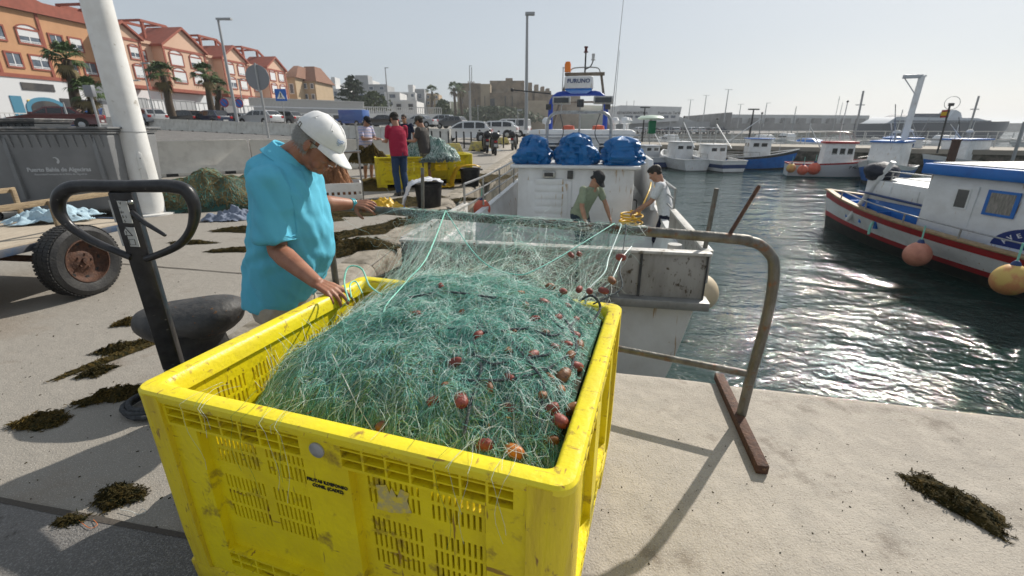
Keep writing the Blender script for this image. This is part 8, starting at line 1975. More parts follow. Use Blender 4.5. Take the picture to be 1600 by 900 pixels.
# ---- cars
M_TYRE = mat('car_tyre', (.018, .018, .018), .8); M_HUB = mat('hubcap', (.38, .39, .40), .35, metal=.7); M_CGL = mat('car_glass', (.015, .018, .022), .06, spec=.9); M_TAIL = mat('tail_lamp', (.35, .01, .012), .25); M_HEADL = mat('head_lamp', (.6, .62, .63), .15)
def car_paint(name, c): return mat(name, c, .28, spec=.6, coat=.6)
CARP = {}
def car(loc, rz, paint, kind, lab, grp='cars parked round the harbour', tilt=0):
 key = (kind, paint.name)
 if key in CARP:
  c = copy_tree(CARP[key]); c.location = loc; c.rotation_euler = (0, 0, rz); c['label'] = lab; return c
 root = thing('parked_car', lab, 'car', loc, rz, grp); CARP[key] = root
 if kind == 'hatch': Lc, Hc, W_ = 4.0, 1.50, 1.72; low = [(-2.0, .35), (-2.0, .75), (-1.95, .95), (1.2, .95), (1.85, .78), (2.0, .60), (2.0, .30)]; gl = [(-1.88, .93), (-1.45, 1.44), (-.9, 1.50), (.1, 1.48), (.45, 1.38), (1.2, .93)]
 elif kind == 'sedan': Lc, Hc, W_ = 4.5, 1.40, 1.74; low = [(-2.25, .35), (-2.25, .85), (-2.1, .95), (1.1, .92), (2.1, .74), (2.25, .6), (2.25, .28)]; gl = [(-1.55, .92), (-.95, 1.36), (-.4, 1.40), (.25, 1.38), (1.15, .90)]
 elif kind == 'estate': Lc, Hc, W_ = 4.6, 1.48, 1.78; low = [(-2.3, .35), (-2.3, .85), (-2.25, .98), (1.2, .95), (2.1, .78), (2.3, .6), (2.3, .28)]; gl = [(-2.2, .95), (-1.7, 1.40), (-1.2, 1.48), (.2, 1.45), (.5, 1.36), (1.25, .93)]
 else: Lc, Hc, W_ = 4.6, 1.85, 1.82; low = [(-2.3, .35), (-2.3, 1.05), (1.3, 1.05), (2.15, .88), (2.3, .6), (2.3, .28)]; gl = [(-2.28, 1.02), (-2.2, 1.80), (-1.8, 1.85), (.5, 1.83), (.8, 1.72), (1.4, 1.02)]
 def shell(prof, ws, name, m, inset=None):
  mb = MB(); rings = []
  for y, k in ws: rings.append([V(x * (k if abs(x) > Lc * .4 else 1), y, z) for x, z in prof])
  mb.loft(rings); return mb.build(name, m, root, bevel=.035 if name == 'body' else .02, ang=25)
 hw_ = W_ / 2
 bd = shell(low, ((-hw_ + .02, .95), (-hw_ + .0, .985), (-hw_ * .5, 1), (hw_ * .5, 1), (hw_, .985), (hw_ - .02, .95)), 'body', paint)
 zt1 = max(z for x, z in gl); n = len(gl); rings = []
 for s_ in (-1, -.985, .985, 1): rings.append([V(x, s_ * (hw_ - .04 - .16 * (z - .9) / (zt1 - .9)), z) for x, z in gl])
 mb = MB(); mb.loft(rings); cabn = mb.build('cabin', paint, root, bevel=.02, ang=20)
 cxm = sum(x for x, z in gl) / n
 def sidepoly(f0, f1, s_):   # side glass between fractions of length
  lo = .99 if kind != 'van' else 1.12; xs0 = gl[0][0], gl[-1][0]
  def topz(x):
   for (xa, za), (xb, zb_) in zip(gl, gl[1:]):
    if xa <= x <= xb: return za + (zb_ - za) * (x - xa) / (xb - xa + 1e-6)
   return .95
  x0_, x1_ = xs0[0] + (xs0[1] - xs0[0]) * f0, xs0[0] + (xs0[1] - xs0[0]) * f1; P = []
  K = 6; top = [(x0_ + (x1_ - x0_) * k / K) for k in range(K + 1)]
  pts = [(x, min(topz(x) - .09, zt1 - .10)) for x in top]; pts = [(x, max(z, lo + .01)) for x, z in pts]; return [(x0_, lo), *pts, (x1_, lo)]
 for s_ in (-1, 1):
  for f0, f1 in ((.12, .34), (.37, .62), (.65, .90)):
   P = [V(x, s_ * (hw_ - .04 - .16 * (z - .9) / (zt1 - .9) + .004), z) for x, z in sidepoly(f0, f1, s_)]; mb = MB(); mb.ext(P, (0, s_ * .006, 0)); mb.build('side_window', M_CGL, root)
 for (x0_, z0_), (x1_, z1_), nm in ((gl[0], gl[1], 'rear_window'), (gl[-1], gl[-2], 'windscreen')):
  a, b = V(x0_, 0, z0_).lerp(V(x1_, 0, z1_), .14), V(x0_, 0, z0_).lerp(V(x1_, 0, z1_), .92); o_ = V(-.012 if nm[0] == 'r' else .012, 0, .008); wd = lambda z: hw_ - .14 - .16 * (z - .9) / (zt1 - .9)
  q = [a + V(0, -wd(a.z), 0) + o_, a + V(0, wd(a.z), 0) + o_, b + V(0, wd(b.z), 0) + o_, b + V(0, -wd(b.z), 0) + o_]; mb = MB(); mb.ext(q, o_ * .4); mb.build(nm, M_CGL, root)
 Mx = basis((1, 0, 0), (0, 0, 1))
 for x in (-Lc * .31, Lc * .32):
  for s_ in (-1, 1):
   wlp = MB().lathe([(0, -.09), (.29, -.10), (.31, -.08), (.31, .08), (.29, .10), (.2, .10), (0, .10)], 24, (x, s_ * (hw_ - .10), .31), Mx).build('tyre', M_TYRE, root, ang=30); MB().lathe([(0, 0), (.19, 0), (.18, .015), (.05, .03), (0, .03)], 20, (x, s_ * (hw_ - .10) + s_ * .10, .31), Mx if s_ < 0 else basis((-1, 0, 0), (0, 0, 1))).build('hubcap', M_HUB, wlp)
   MB().lathe([(0, 0), (.37, 0), (.37, .012), (0, .012)], 24, (x, s_ * (hw_ + .0) + (0 if s_ < 0 else 0), .36), Mx if s_ < 0 else basis((-1, 0, 0), (0, 0, 1))).build('wheel_arch', M_TYRE, root)
 xr = -Lc / 2 - .01
 for s_ in (-1, 1): MB().bb(xr, xr + .22, s_ * (hw_ - .03), s_ * (hw_ - .32), .70, .92).build('tail_light', M_TAIL, root, bevel=.03); MB().bb(Lc / 2 - .3, Lc / 2 - .03, s_ * (hw_ - .04), s_ * (hw_ - .36), .58, .74).build('headlight', M_HEADL, root, bevel=.03); MB().bb(gl[-1][0] - .35, gl[-1][0] - .15, s_ * (hw_ + .02), s_ * (hw_ + .17), .94, 1.06).build('mirror', paint, root, bevel=.02)
 MB().bb(xr - .01, xr + .01, -.27, .27, .48, .60).build('number_plate', M_LABEL, root); MB().bb(xr - .02, xr + .1, -hw_ + .1, hw_ - .1, .30, .42).build('bumper', M_DGREY, root, bevel=.03)
 return root
P_W, P_S, P_BK, P_BL, P_RD, P_GR = car_paint('white_car_paint', (.66, .67, .68)), car_paint('silver_car_paint', (.36, .38, .40)), car_paint('black_car_paint', (.012, .012, .014)), car_paint('blue_car_paint', (.012, .02, .05)), car_paint('dark_red_car_paint', (.09, .012, .014)), car_paint('grey_car_paint', (.10, .105, .11))
def carpx(u, v, Y, rz, paint, kind, lab, **k): p = PY(u, v, Y); return car(V(p.x, p.y, p.z), R(rz), paint, kind, lab, **k)
carpx(95, 203, 31, 205, P_RD, 'sedan', 'dark red saloon car parked at the left behind the waste containers'); carpx(232, 196, 46, 150, P_S, 'estate', 'silver estate car right of the white pole'); carpx(292, 197, 49, 165, P_BK, 'hatch', 'black hatchback beside the silver estate'); carpx(332, 197, 49, 160, P_BL, 'hatch', 'dark blue hatchback below the second palm')
carpx(372, 198, 52, 165, P_BK, 'sedan', 'black saloon behind the far barriers at the tall lamp'); carpx(408, 196, 50, 160, P_S, 'estate', 'silver car directly left of the round sign post'); carpx(446, 196, 54, 165, P_GR, 'hatch', 'dark grey hatchback right of the round sign post'); carpx(600, 200, 55, 165, P_BK, 'sedan', 'black car seen between the standing men'); carpx(655, 199, 60, 165, P_S, 'sedan', 'silver car behind the man in the navy shirt'); carpx(690, 198, 64, 165, P_S, 'hatch', 'silver hatchback just left of the white hatchback', )
carpx(728, 222, 36, 178, P_W, 'hatch', 'white hatchback parked behind the black bollards');
carpx(770, 216, 43, 172, P_W, 'estate', 'white estate car right of the white hatchback'); carpx(795, 214, 52, 165, P_W, 'van', 'white van behind the motorbikes'); carpx(800, 207, 70, 165, P_S, 'hatch', 'silver car behind the white van'); carpx(706, 201, 62, 160, P_GR, 'hatch', 'grey car far behind the white hatchback')
v_ = PY(550, 196, 74); bv = car(V(v_.x, v_.y, v_.z), R(165), car_paint('van_blue_paint', (.01, .08, .32)), 'van', 'blue van with a picture on its side behind the heads of the men')
bvb = MB().bb(-2.6, 1.5, -.98, .98, .7, 2.2).build('cargo_box', MATS['van_blue_paint'], bv, bevel=.05); disc(bvb, (.9, 1.5), .5, M_WHITE, 'round_emblem', -1.0); disc(bvb, (.9, 1.5), .4, M_BLUEP, 'round_emblem', -1.02)
rr = random.Random(77); pal = [P_W, P_S, P_BK, P_GR, P_BL, P_S, P_BK]
yk = 150; x_ = 998; ci = 0
names = ['leftmost', 'second from the left', 'third from the left', 'fourth from the left', 'fifth from the left', 'sixth from the left', 'seventh from the left', 'eighth from the left', 'ninth from the left', 'tenth from the left', 'eleventh from the left', 'rightmost']
while x_ < 1125 and ci < 12:
 p = PY(x_, 209.5, 118); pt_ = pal[ci % 7]; cn = {'white_car_paint': 'white', 'silver_car_paint': 'silver', 'black_car_paint': 'black', 'grey_car_paint': 'grey', 'blue_car_paint': 'dark blue'}[pt_.name]
 car(V(p.x, p.y + rr.uniform(-1, 1), -.15), R(rr.choice((95, 82, 100, 20))), pt_, rr.choice(('hatch', 'sedan', 'estate')), '%s car, %s in the row before the low harbour building' % (cn, names[ci])); x_ += 11.5; ci += 1
# motorbikes
def bike(p, rz, lab):
 root = thing('scooter', lab, 'motorbike', p, rz, 'scooters parked by the yellow blocks'); Mx = basis((1, 0, 0), (0, 0, 1))
 for x in (-.62, .62): w_ = MB().lathe([(.17, -.05), (.25, -.06), (.28, 0), (.25, .06), (.17, .05)], 24, (x, 0, .28), Mx).build('wheel', M_TYRE, root); MB().lathe([(0, -.02), (.18, -.03), (.18, .03), (0, .02)], 16, (x, 0, .28), Mx).build('rim', M_HUB, w_)
 MB().loft([[V(x, y * s_, z) for y, z in ((-.16, z0), (.16, z0), (.14, z1), (-.14, z1))] for x, z0, z1, s_ in ((-.85, .60, .75, .6), (-.5, .42, .86, 1), (.0, .30, .80, 1), (.25, .25, .45, .9), (.4, .3, .55, .7))]).build('body', M_BLKP, root, bevel=.03)
 MB().loft([[V(x, y, z) for x, y in ((.30 + k, -.2 * s_), (.42 + k, -.18 * s_), (.46 + k, 0), (.42 + k, .18 * s_), (.30 + k, .2 * s_))] for z, k, s_ in ((.35, .1, .9), (.75, .0, 1), (1.02, -.1, .7))]).build('leg_shield', M_BLKP, root, bevel=.02); MB().loft([[V(x, y * s_, z) for x, y in ((-.6, -.15), (-.2, -.13), (.05, -.1), (.05, .1), (-.2, .13), (-.6, .15))] for z, s_ in ((.80, 1), (.88, .95))]).build('seat', M_RUBB, root, bevel=.02)
 MB().tube([(.28, -.34, 1.05), (.32, -.1, 1.08), (.32, .1, 1.08), (.28, .34, 1.05)], .022, 8).build('handlebar', M_BLKP, root); MB().cyl((.34, 0, 1.0), (.60, 0, .30), .035).build('fork', M_STEEL, root); MB().loft([[V(-.78 + a * .19 * s_, b * .2 * s_, z) for a, b in ((-1, -.7), (-.7, -1), (.7, -1), (1, -.7), (1, .7), (.7, 1), (-.7, 1), (-1, .7))] for z, s_ in ((.86, .8), (.95, 1), (1.08, .95), (1.17, .6))]).build('top_box', M_BLKP, root, bevel=.01)
 MB().bb(-.92, -.86, -.08, .08, .66, .76).build('tail_light', M_TAIL, root, bevel=.01); MB().bb(-.93, -.91, -.09, .09, .46, .60).build('number_plate', M_LABEL, root)
 for s_ in (-1, 1): MB().ell((.30, s_ * .30, 1.20), (.03, .07, .045)).build('mirror', M_BLKP, root)
p = G(776, 236); bike(zp(p.x, 25.5), R(98), 'black scooter with a top box nearest the white boat'); p = G(800, 228); bike(V(.15, 31, 0), R(80), 'second black scooter just behind the first')
bike(zp(-1.5, 27.2), R(100), 'black scooter half hidden behind the nearest scooter')
# yellow concrete blocks, black bollards, painted strip
M_YBLK = mat('yellow_block_paint', (.52, .42, .12), .8, alt=(.42, .34, .12), sc=3, dirt=(.25, .22, .15), dsc=6, dlo=.52, dhi=.62, bump=.3)
for k, (u, v) in enumerate(((709, 244), (746, 238), (767, 232), (786, 227), (573, 262))):
 p = G(u, v); p.z = 0; rt_ = thing('yellow_concrete_block', ('yellow concrete block leftmost, beside the rear men', 'yellow concrete block second in the line', 'yellow concrete block behind the nearest scooter', 'yellow concrete block farthest, between the scooters', 'yellow concrete block behind the striped shirt man')[k], 'block', zp(p.x, p.y), R(8), 'yellow concrete blocks along the quay road')
 MB().loft([[V(x * s_, y * t_, z) for x, y in ((-.52, -.35), (.52, -.35), (.52, .35), (-.52, .35))] for z, s_, t_ in ((0, 1, 1), (.08, 1, 1), (.55, .62, .35))]).build('concrete', M_YBLK, rt_, bevel=.02)
 for x in (-.26, .26): MB().bb(x - .12, x + .12, -.37, -.34, 0, .10).build('fork_slot', M_INK, rt_)
bp0, bp1 = G(683, 232), G(800, 219)
BL = None
for k in range(11):
 t = k / 10; p = V(-4.6, 27.5, 0).lerp(V(-.6, 33.5, 0), t)
 if BL is None:
  BL = thing('bollard_post', 'slim black post', 'bollard', zp(p.x, p.y), 0, 'slim black posts before the white cars'); MB().cyl((0, 0, 0), (0, 0, .95), .05, 12).build('post', M_BLACK, BL); MB().ell((0, 0, .97), .055, None, 12, 8).build('knob', M_BLACK, BL); q = BL
 else: q = copy_tree(BL); q.location = zp(p.x, p.y)
 q['label'] = 'slim black bollard, %s in the line before the white cars' % (['first', 'second', 'third', 'fourth', 'fifth', 'sixth', 'seventh', 'eighth', 'ninth', 'tenth', 'last'][k])
struct(MB().add([(x, y, zt(x, y) + .012) for x, y in ((-6, 24.6), (-1.2, 31.0), (-.5, 30.6), (-5.2, 23.8))], [(0, 1, 2, 3)]).build('blue_painted_strip', mat('worn_blue_paint', (.20, .27, .33), .8, alt=(.28, .32, .35), sc=3)))
drape_strip(V(-6.5, 19.5, 0), V(edge_x(30) - 1.6, 30, 0), V(-8.5, 30, 0), V(-.4, 44, 0), 'parking_asphalt', M_ASPH, .008, 14, 10)
# ---- far pier, rails, marina, station, sea wall, ferry
M_PIER = mat('pier_concrete', (.30, .27, .22), .85, alt=(.24, .215, .18), sc=.5, bump=.3, bsc=3)
def px0(u, v): return G(u, v, 0)
pa, pb_, pc = V(.9, 43.6, 0), V(9.7, 42.5, 0), V(24, 34.5, 0); pdr = V(52, 21, 0)
mb = MB(); fr = [pa, pb_, pc, pdr]; bk = [p + V(1.2, 7.0, 0) for p in fr]
o_ = len(mb.v); mb.add(fr + bk, [(i, i + 1, 5 + i, 4 + i) for i in range(3)]); struct(mb.build('pier_deck', M_PIER))
mb = MB()
for L_ in (fr, bk):
 for i in range(3): a, b = L_[i], L_[i + 1]; mb.add([V(a.x, a.y, -3.5), V(b.x, b.y, -3.5), V(b.x, b.y, -.004), V(a.x, a.y, -.004)], [(0, 1, 2, 3)])
struct(mb.build('pier_wall', M_QWALL)); mb = MB()
for i in range(3): a, b = fr[i] + V(0, -.04, -.14), fr[i + 1] + V(0, -.04, -.14); mb.bar(a, b, .12, .30)
struct(mb.build('pier_edge', M_PIER))
def pier_rail(off, h, lab, n=70, m=M_FENCE, r=.035):
 P_ = [p + V(1.2, 7, 0) * off for p in fr]; root = thing('pier_railing', lab, 'railing', P_[0]); mb = MB()
 for k in (1, .5): mb.tube([p - P_[0] + V(0, 0, h * k) for p in P_], r, 6)
 mb.build('rail', m, root); mb = MB()
 for i in range(n):
  t = i / (n - 1) * 3; k = min(2, int(t)); p = P_[k].lerp(P_[k + 1], t - k) - P_[0]; mb.tube([p, p + V(0, 0, h)], r, 5)
 mb.build('rail_posts', m, root)
pier_rail(.92, 1.1, 'pale railing along the rear edge of the far pier');
M_PIPE = mat('pale_pipe', (.5, .5, .48), .5);
def pontoon(y0, y1, x0, x1, lab):
 root = thing('pontoon', lab, 'pontoon', V(x0, y0, WL)); d = V(x1 - x0, y1 - y0, 0); MB().bar((0, 0, .35), d + V(0, 0, .35), 1.6, .3).build('deck', M_WHD, root); mb = MB(); mb.bar(V(0, -.8, 1.35), d + V(0, -.8, 1.35), .08, .08); mb.build('rail', M_FENCE, root)
 n = int(d.length / 4)
 for i in range(n): p = d * (i / n); MB().tube([p + V(0, -.8, -.5), p + V(0, -.8, 1.9)], .08, 6).build('pile', M_FENCE, root)
pontoon(70, 56, 14, 75, 'long floating pontoon in front of the marina boats'); pontoon(100, 84, 24, 115, 'floating pontoon farther back in the marina')
for k in range(16):   # white motor boats in the marina
 rr = random.Random(100 + k); x = 17 + k * 5.6 + rr.uniform(-1, 1); y = (66 - (x - 17) * .22) + 4.4 + (16 if k % 3 == 2 else 0);
 mb_ = thing('motor_boat', ('white cabin cruiser with a dark side window, %s in the marina' if k % 2 else 'white motor boat with a blue cover, %s in the marina') % ('nearest the left,second from left,third from left,fourth from left,fifth from left,sixth from left,seventh from left,eighth from left,ninth from left,tenth from left,eleventh from left,twelfth from left,thirteenth from left,fourteenth from left,fifteenth from left,farthest right'.split(',')[k]), 'boat', V(x, y, WL), R(100 + rr.uniform(-12, 12)), 'motor boats in the marina %s' % ('with cabins' if k % 2 else 'with covers'))
 hull(mb_, 6.2, 2.3, .9, 1.25, [(0, .35, M_DBLUE if rr.random() < .4 else M_WHB, 'boot_stripe'), (.35, 1, M_WHB, 'topsides')], rake=.15, trans=.9, depth=.2, deck=.5, N_=12)
 if k % 2: MB().loft([[V(x_ * s_ - .2, y_ * s_, z) for x_, y_ in ((-1.2, -.9), (1.0, -.85), (1.6, 0), (1.0, .85), (-1.2, .9))] for z, s_ in ((.6, 1), (1.5, .95), (1.9, .75))]).build('cabin', M_WHB, mb_, bevel=.03); MB().bb(-1.2, .7, -.90, .90, 1.25, 1.5).build('cabin_window', M_GLASS, mb_)
 else: MB().loft([[V(x_ * s_, y_ * s_, z) for x_, y_ in ((-2.0, -.9), (1.2, -.8), (1.9, 0), (1.2, .8), (-2.0, .9))] for z, s_ in ((1.0, 1), (1.35, .7), (1.5, .25))]).build('cover', M_BLUEP, mb_, bevel=.03)
 if k % 2 == 0: MB().tube([(0, 0, 1.2), (0, 0, 3.2 + rr.random())], .03, 6).build('mast', M_WHB, mb_)
# station platform and building
struct(MB().add([(18, 112, -.15), (60, 118, -.15), (190, 235, -.15), (190, 330, -.15), (2, 330, -.15), (2, 112, -.15)], [(0, 1, 2, 3, 4, 5)]).build('station_yard', M_ASPH)); struct(MB().add([(2, 112, -4), (18, 112, -4), (60, 118, -4), (190, 235, -4), (2, 112, -.16), (18, 112, -.16), (60, 118, -.16), (190, 235, -.16)], [(0, 1, 5, 4), (1, 2, 6, 5), (2, 3, 7, 6)]).build('yard_wall', M_PIER))
YS = 170; a, b = PY(960, 208, YS), PY(1058, 208, YS); st = thing('station_building', 'low pale harbour station building with a slanted white upper floor', 'building', V(a.x, YS, -.15)); w_ = b.x - a.x; zt1, zt0 = PY(960, 166, YS).z + .15, PY(960, 190, YS).z + .15
MB().bb(.5, w_ + 12, 2, 22, 0, zt0).build('ground_floor', M_GRW, st); MB().hexa([V(0, 0, zt0 - 1), V(w_, 0, zt0 + .2), V(w_, 24, zt0 + .2), V(0, 24, zt0 - 1), V(1.5, 0, zt1 + .3), V(w_ + .6, 0, zt1 - .2), V(w_ + .6, 24, zt1 - .2), V(1.5, 24, zt1 + .3)]).build('upper_floor', M_WHW, st)
for x in (.13, .20, .31, .51, .76, .87): f_ = MB().bb(w_ * x, w_ * x + 1.6, -.12, -.02, zt0 + 1.2, zt0 + 2.0).build('window', M_WINB, st)
text('lettering', 'ESTACIÓN MARÍTIMA', 1.1, M_DKGR, st, (w_ * .26, -.1, zt1 - 2.2), FCv, .03, bold=True); text('lettering', 'Puerto de Tarifa', 1.2, M_DKGR, st, (w_ * .84, -.1, zt1 - 2.2), FCv, .03)
MB().hexa([V(w_ + .5, 4, zt0 - .2), V(w_ + 17, 4, zt0 - 3.0), V(w_ + 17, 20, zt0 - 3.0), V(w_ + .5, 20, zt0 - .2), V(w_ + .5, 4, zt0 + 2), V(w_ + 17, 4, zt0 - 2.6), V(w_ + 17, 20, zt0 - 2.6), V(w_ + .5, 20, zt0 + 2)]).build('annex_roof', M_GRW, st)
M_SEAW = mat('sea_wall_concrete', (.20, .20, .20), .9, alt=(.14, .14, .14), sc=.2, bump=.3)
a, b = PY(1070, 206, 215), PY(1137, 206, 160); sw = thing('grey_quay_wall', 'plain grey concrete wall right of the harbour station', 'wall', V(a.x, a.y, -.15)); d = V(b.x - a.x, b.y - a.y, 0); MB().bar((0, 0, 3.0), d + V(0, 0, 3.0), 1.2, 6.0).build('wall', M_SEAW, sw)
a, b = PY(1137, 204, 210), PY(1350, 204, 230); sw = thing('sea_wall', 'long sea wall with concrete blocks along its face beyond the marina', 'wall', V(a.x, a.y, -.15)); d = V(b.x - a.x, b.y - a.y, 0); MB().bar((0, 0, 3.4), d + V(0, 0, 3.4), 2, 6.4).build('wall', mat('pale_parapet', (.42, .43, .43), .85), sw); MB().bar((0, -3, 1.4), d + V(0, -3, 1.4), 4, 3.2).build('ledge', M_SEAW, sw)
for k in range(9): p = d * ((k + .3) / 9) + V(0, -2.2, 0); u_ = d.normalized(); MB().hexa([p + u_ * x + V(0, y, z) for z, q in ((0, 1), (5.2, .8)) for x, y in ((-2.2 * q, -1.2), (2.6 * q, -1.2), (2.6 * q, 1), (-2.2 * q, 1))]).build('concrete_block', M_SEAW, sw)
# outer mole on the right horizon
struct(MB().hexa([V(200, 380, -3), V(900, 300, -3), V(900, 320, -3), V(200, 400, -3), V(203, 383, 4), V(897, 303, 4), V(897, 317, 4), V(203, 397, 4)]).build('outer_mole', M_SEAW))
fy_ = 135; a, b = PY(1352, 214, fy_), PY(1568, 214, fy_); fer = thing('ferry', 'large dark blue grey ferry lying beyond the marina on the right', 'ferry', V((a.x + b.x) / 2, fy_, WL)); Lf = b.x - a.x; zk = lambda v: PY(1450, v, fy_).z - WL
M_FER = mat('ferry_hull', (.045, .06, .085), .5, alt=(.06, .075, .10), sc=.05); M_FERW = mat('ferry_white', (.40, .43, .47), .5)
mb = MB(); N_ = 16; rings = []
for i in range(N_ + 1):
 t = i / N_; x = -Lf / 2 + Lf * t; k = 1 - max(0, (t - .72) / .28) ** 2; zt2 = zk(193) + .6 * t; zb_ = -.5 if t < .9 else (t - .9) / .1 * (zt2 - 1.5); rings.append([V(x, -5 * max(k, .04), zb_), V(x, 5 * max(k, .04), zb_), V(x, 5.6 * max(k, .05), zt2), V(x, -5.6 * max(k, .05), zt2)])
mb.loft(rings); mb.build('hull', M_FER, fer, ang=30)
MB().hexa([V(-Lf * .47, -4.8, zk(193)), V(Lf * .32, -4.8, zk(193)), V(Lf * .32, 4.8, zk(193)), V(-Lf * .47, 4.8, zk(193)), V(-Lf * .40, -4.4, zk(183)), V(Lf * .16, -4.4, zk(185)), V(Lf * .16, 4.4, zk(185)), V(-Lf * .40, 4.4, zk(183))]).build('superstructure', M_FERW, fer)
MB().hexa([V(-Lf * .34, -4, zk(184)), V(-Lf * .05, -4, zk(184)), V(-Lf * .05, 4, zk(184)), V(-Lf * .34, 4, zk(184)), V(-Lf * .28, -3.5, zk(178)), V(-Lf * .08, -3.5, zk(178)), V(-Lf * .08, 3.5, zk(178)), V(-Lf * .28, 3.5, zk(178))]).build('bridge', M_FER, fer); MB().hexa([V(Lf * .0, -2.5, zk(185)), V(Lf * .10, -2.5, zk(185)), V(Lf * .10, 2.5, zk(185)), V(Lf * .0, 2.5, zk(185)), V(Lf * .05, -2, zk(172)), V(Lf * .09, -2, zk(176)), V(Lf * .09, 2, zk(176)), V(Lf * .05, 2, zk(172))]).build('funnel', M_FERW, fer)
MB().bb(-Lf * .42, Lf * .25, -4.9, -4.75, zk(190.5), zk(188.5)).build('window_band', M_WINB, fer)
# rust brown post and pale quay gear on the right of the marina
rp_ = thing('rust_pile', 'thick rust brown pile standing behind the blue boats', 'pile', PY(1487, 245, 26)); MB().lathe([(.0, -1), (.2, -1), (.2, .85), (.24, .85), (.24, .92), (0, .92)], 12).build('pile', M_RUST, rp_)
for u, v0, u1, v1, Y, lab in ((1509, 222, 1527, 150, 40, 'slender pale mast right of the flag staff'), (1336, 215, 1344, 142, 38, 'mast with small lamps behind the red trimmed boat'), (1303, 195, 1311, 150, 140, 'faint sailing mast beyond the sea wall'), (1587, 240, 1597, 190, 24, 'pale mast at the right edge')):
 a, b = PY(u, v0, Y), PY(u1, v1, Y); b.x = a.x + (b.x - a.x) * .45; rt_ = thing('boat_mast', lab, 'mast', a); MB().tube([V(0, 0, -1.5), V(*(b - a))], .07, 8).build('spar', M_LAMPG, rt_); MB().bar((b - a) + V(-.35, 0, -1.0), (b - a) + V(.35, 0, -1.0), .06, .06).build('cross_tree', M_LAMPG, rt_)
# ---------------------------------------------------------------- the other men
def stand(h=1.72, lean=0.0, rzf=0.0, armR=None, armL=None, head_pitch=.35, head_yaw=0, stance=.11, fwd=.0, knee=0.0):
 """joints of a man facing +Y, feet at the origin"""
 k = h / 1.75; sl = math.sin(lean); cl = math.cos(lean)
 pe = V(0, -.02 - knee * .3, .95 * k - knee * .12); f = V(0, 1, 0)
 sp = V(0, sl, cl); ch = pe + sp * .33 * k; ne = pe + sp * .52 * k + V(0, .01, 0); hd = ne + V(0, .05 + .06 * head_pitch, .145 * k - .02 * head_pitch)
 F = V(math.sin(head_yaw) * math.cos(head_pitch), math.cos(head_yaw) * math.cos(head_pitch), -math.sin(head_pitch)); U = V(0, math.sin(head_pitch), math.cos(head_pitch))
 shc = pe + sp * .475 * k
 J = dict(pelvis=pe, chest=ch, neck=ne, head=hd, face=F, up=U, front=V(0, cl, -sl * .3), shR=shc + V(.19, 0, 0), shL=shc + V(-.19, 0, 0), hiR=pe + V(.09, 0, -.05), hiL=pe + V(-.09, 0, -.05), knR=V(stance, .03 + knee * .25, .49 * k), knL=V(-stance, .03 + knee * .25, .49 * k), anR=V(stance, -.03, .09), anL=V(-stance, -.03 + fwd, .09))
 for q, arm, sg in (('R', armR, 1), ('L', armL, -1)):
  sh = J['sh' + q]
  if arm is None: el = sh + V(sg * .06, -.03, -.29 * k); wr = el + V(sg * .01, .06, -.25 * k)
  else: (a, b) = arm; el = sh + V(*a).normalized() * .29 * k; wr = el + V(*b).normalized() * .25 * k
  J['el' + q], J['wr' + q] = el, wr; J['hn' + q] = V(sg * .3, -.2, 1) if arm else V(sg, 0, 0); J['ht' + q] = V(-sg, .3, .2) if arm else V(0, 1, 0)
 return J
def stripes():
 m = bpy.data.materials.new('striped_polo'); m.use_nodes = True; t = m.node_tree; N = t.nodes; L = t.links; b = N['Principled BSDF']; b.inputs['Roughness'].default_value = .85
 tc = N.new('ShaderNodeTexCoord'); wv = N.new('ShaderNodeTexWave'); wv.bands_direction = 'Z'; wv.inputs['Scale'].default_value = 4.2; wv.inputs['Distortion'].default_value = .3; L.new(tc.outputs['Object'], wv.inputs['Vector']); cr_ = N.new('ShaderNodeValToRGB'); cr_.color_ramp.interpolation = 'CONSTANT'; e = cr_.color_ramp.elements; e[0].color = (.30, .33, .52, 1); e[1].position = .35; e[1].color = (.50, .50, .62, 1); x = e.new(.72); x.color = (.42, .14, .22, 1); x = e.new(.86); x.color = (.55, .56, .66, 1); L.new(wv.outputs['Fac'], cr_.inputs[0]); L.new(cr_.outputs[0], b.inputs['Base Color']); return m
M_STRI = stripes()
def camo():
 m = mat('camouflage', (.16, .15, .10), .9, alt=(.07, .07, .045), sc=14, lo=.48, hi=.50, dirt=(.26, .23, .17), dsc=11, dlo=.55, dhi=.56, det=1); return m
fwdarms = (((.1, .35, -1), (-.25, 1, .05)), ((-.1, .35, -1), (.25, 1, .0)))
def at_px(u, v, Y): p = PY(u, v, Y); return zp(p.x, p.y)
p = at_px(578, 285, 12.9); person('man in striped polo shirt and grey shorts holding weed at the rear bins', 'men sorting nets by the rear yellow bins', p, stand(1.70, .12, armR=fwdarms[0], armL=fwdarms[1], head_pitch=.45), M_SKIN, M_STRI, cloth('grey_shorts', (.30, .32, .36)), hair=M_HAIRD, cap=cloth('black_cap', (.02, .022, .028)), shorts=True, fat=1.1, rz=R(-120), shoe_m=M_LABEL)
p = at_px(628, 303, 10.25); person('man in crimson T shirt and blue jeans seen from behind at the rear bins', 'men sorting nets by the rear yellow bins', p, stand(1.74, .05, armR=fwdarms[0], armL=fwdarms[1], head_pitch=.35, stance=.09), M_SKIN, cloth('crimson_shirt', (.36, .025, .06)), cloth('blue_jeans', (.035, .065, .13)), hair=M_HAIRD, cap=cloth('dark_cap', (.03, .028, .025)), fat=1.12, rz=R(38), shoe_m=M_BLACK)
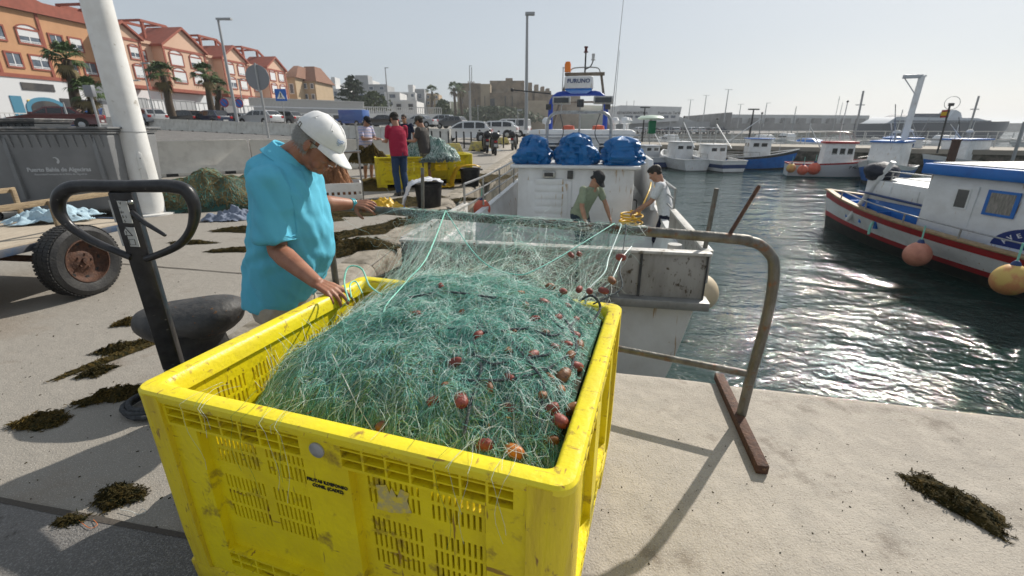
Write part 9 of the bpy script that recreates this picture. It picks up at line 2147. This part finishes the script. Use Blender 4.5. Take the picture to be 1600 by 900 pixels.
p = at_px(638, 270, 15.2); person('man in navy T shirt and sunglasses facing the camera behind the rear bins', 'men sorting nets by the rear yellow bins', p, stand(1.80, .0, head_pitch=.05), M_SKIN, cloth('navy_shirt', (.012, .018, .045)), cloth('dark_trousers', (.03, .03, .035)), hair=M_HAIRD, glasses=True, rz=R(175))
p = at_px(667, 280, 11.6); person('man in grey T shirt and camouflage shorts leaning over the right rear bin', 'men sorting nets by the rear yellow bins', p, stand(1.70, .12, armR=fwdarms[0], armL=fwdarms[1], head_pitch=.35), M_SKIN, cloth('grey_brown_shirt', (.075, .07, .065)), camo(), hair=M_HAIRD, cap=cloth('olive_cap', (.07, .07, .06)), shorts=True, fat=1.06, rz=R(68))
DKz = WL + DK
p = PY(908, 380, 7.55); p.z = DKz
person('young man in pale green T shirt and dark cap bending on the boat deck', 'men working on the deck of the white boat', p, stand(1.66, .50, armR=((.15, .10, -1), (-.1, .35, -1)), armL=((-.35, .35, -1), (-.1, .4, -1)), head_pitch=.75, knee=.15), M_SKIN, cloth('sage_shirt', (.27, .31, .22)), cloth('dark_jeans', (.03, .045, .06)), hair=M_HAIRD, cap=cloth('charcoal_cap', (.035, .037, .04)), rz=R(-140), vox=.009, hs=1.0)
p = PY(1030, 388, 7.35); p.z = DKz
person('young man in white T shirt and navy shorts at the boat rail', 'men working on the deck of the white boat', p, stand(1.70, .28, armR=((.1, .40, -1), (-.05, .75, -.75)), armL=((-.1, .45, -1), (.05, .85, -.6)), head_pitch=.6, knee=.1), M_SKIN, cloth('white_tee', (.66, .67, .68)), cloth('navy_shorts', (.015, .018, .035)), hair=M_HAIRD, shorts=True, rz=R(68), vox=.009)
# ---------------------------------------------------------------- sea haze
hzm = bpy.data.materials.new('sea_haze'); hzm.use_nodes = True; _n = hzm.node_tree.nodes; _n.remove(_n['Principled BSDF']); _v = _n.new('ShaderNodeVolumePrincipled')
_v.inputs['Color'].default_value = (.90, .95, 1.0, 1); _v.inputs['Density'].default_value = .00045; _v.inputs['Anisotropy'].default_value = .35
hzm.node_tree.links.new(_v.outputs[0], _n['Material Output'].inputs['Volume'])
hz_o = MB().bb(-2600, 6100, -700, 8100, -5, 27).build('haze', hzm); hz_o['kind'] = 'stuff'; hz_o['label'] = 'thin pale sea haze over the harbour'
SC.cycles.volume_bounces = 0
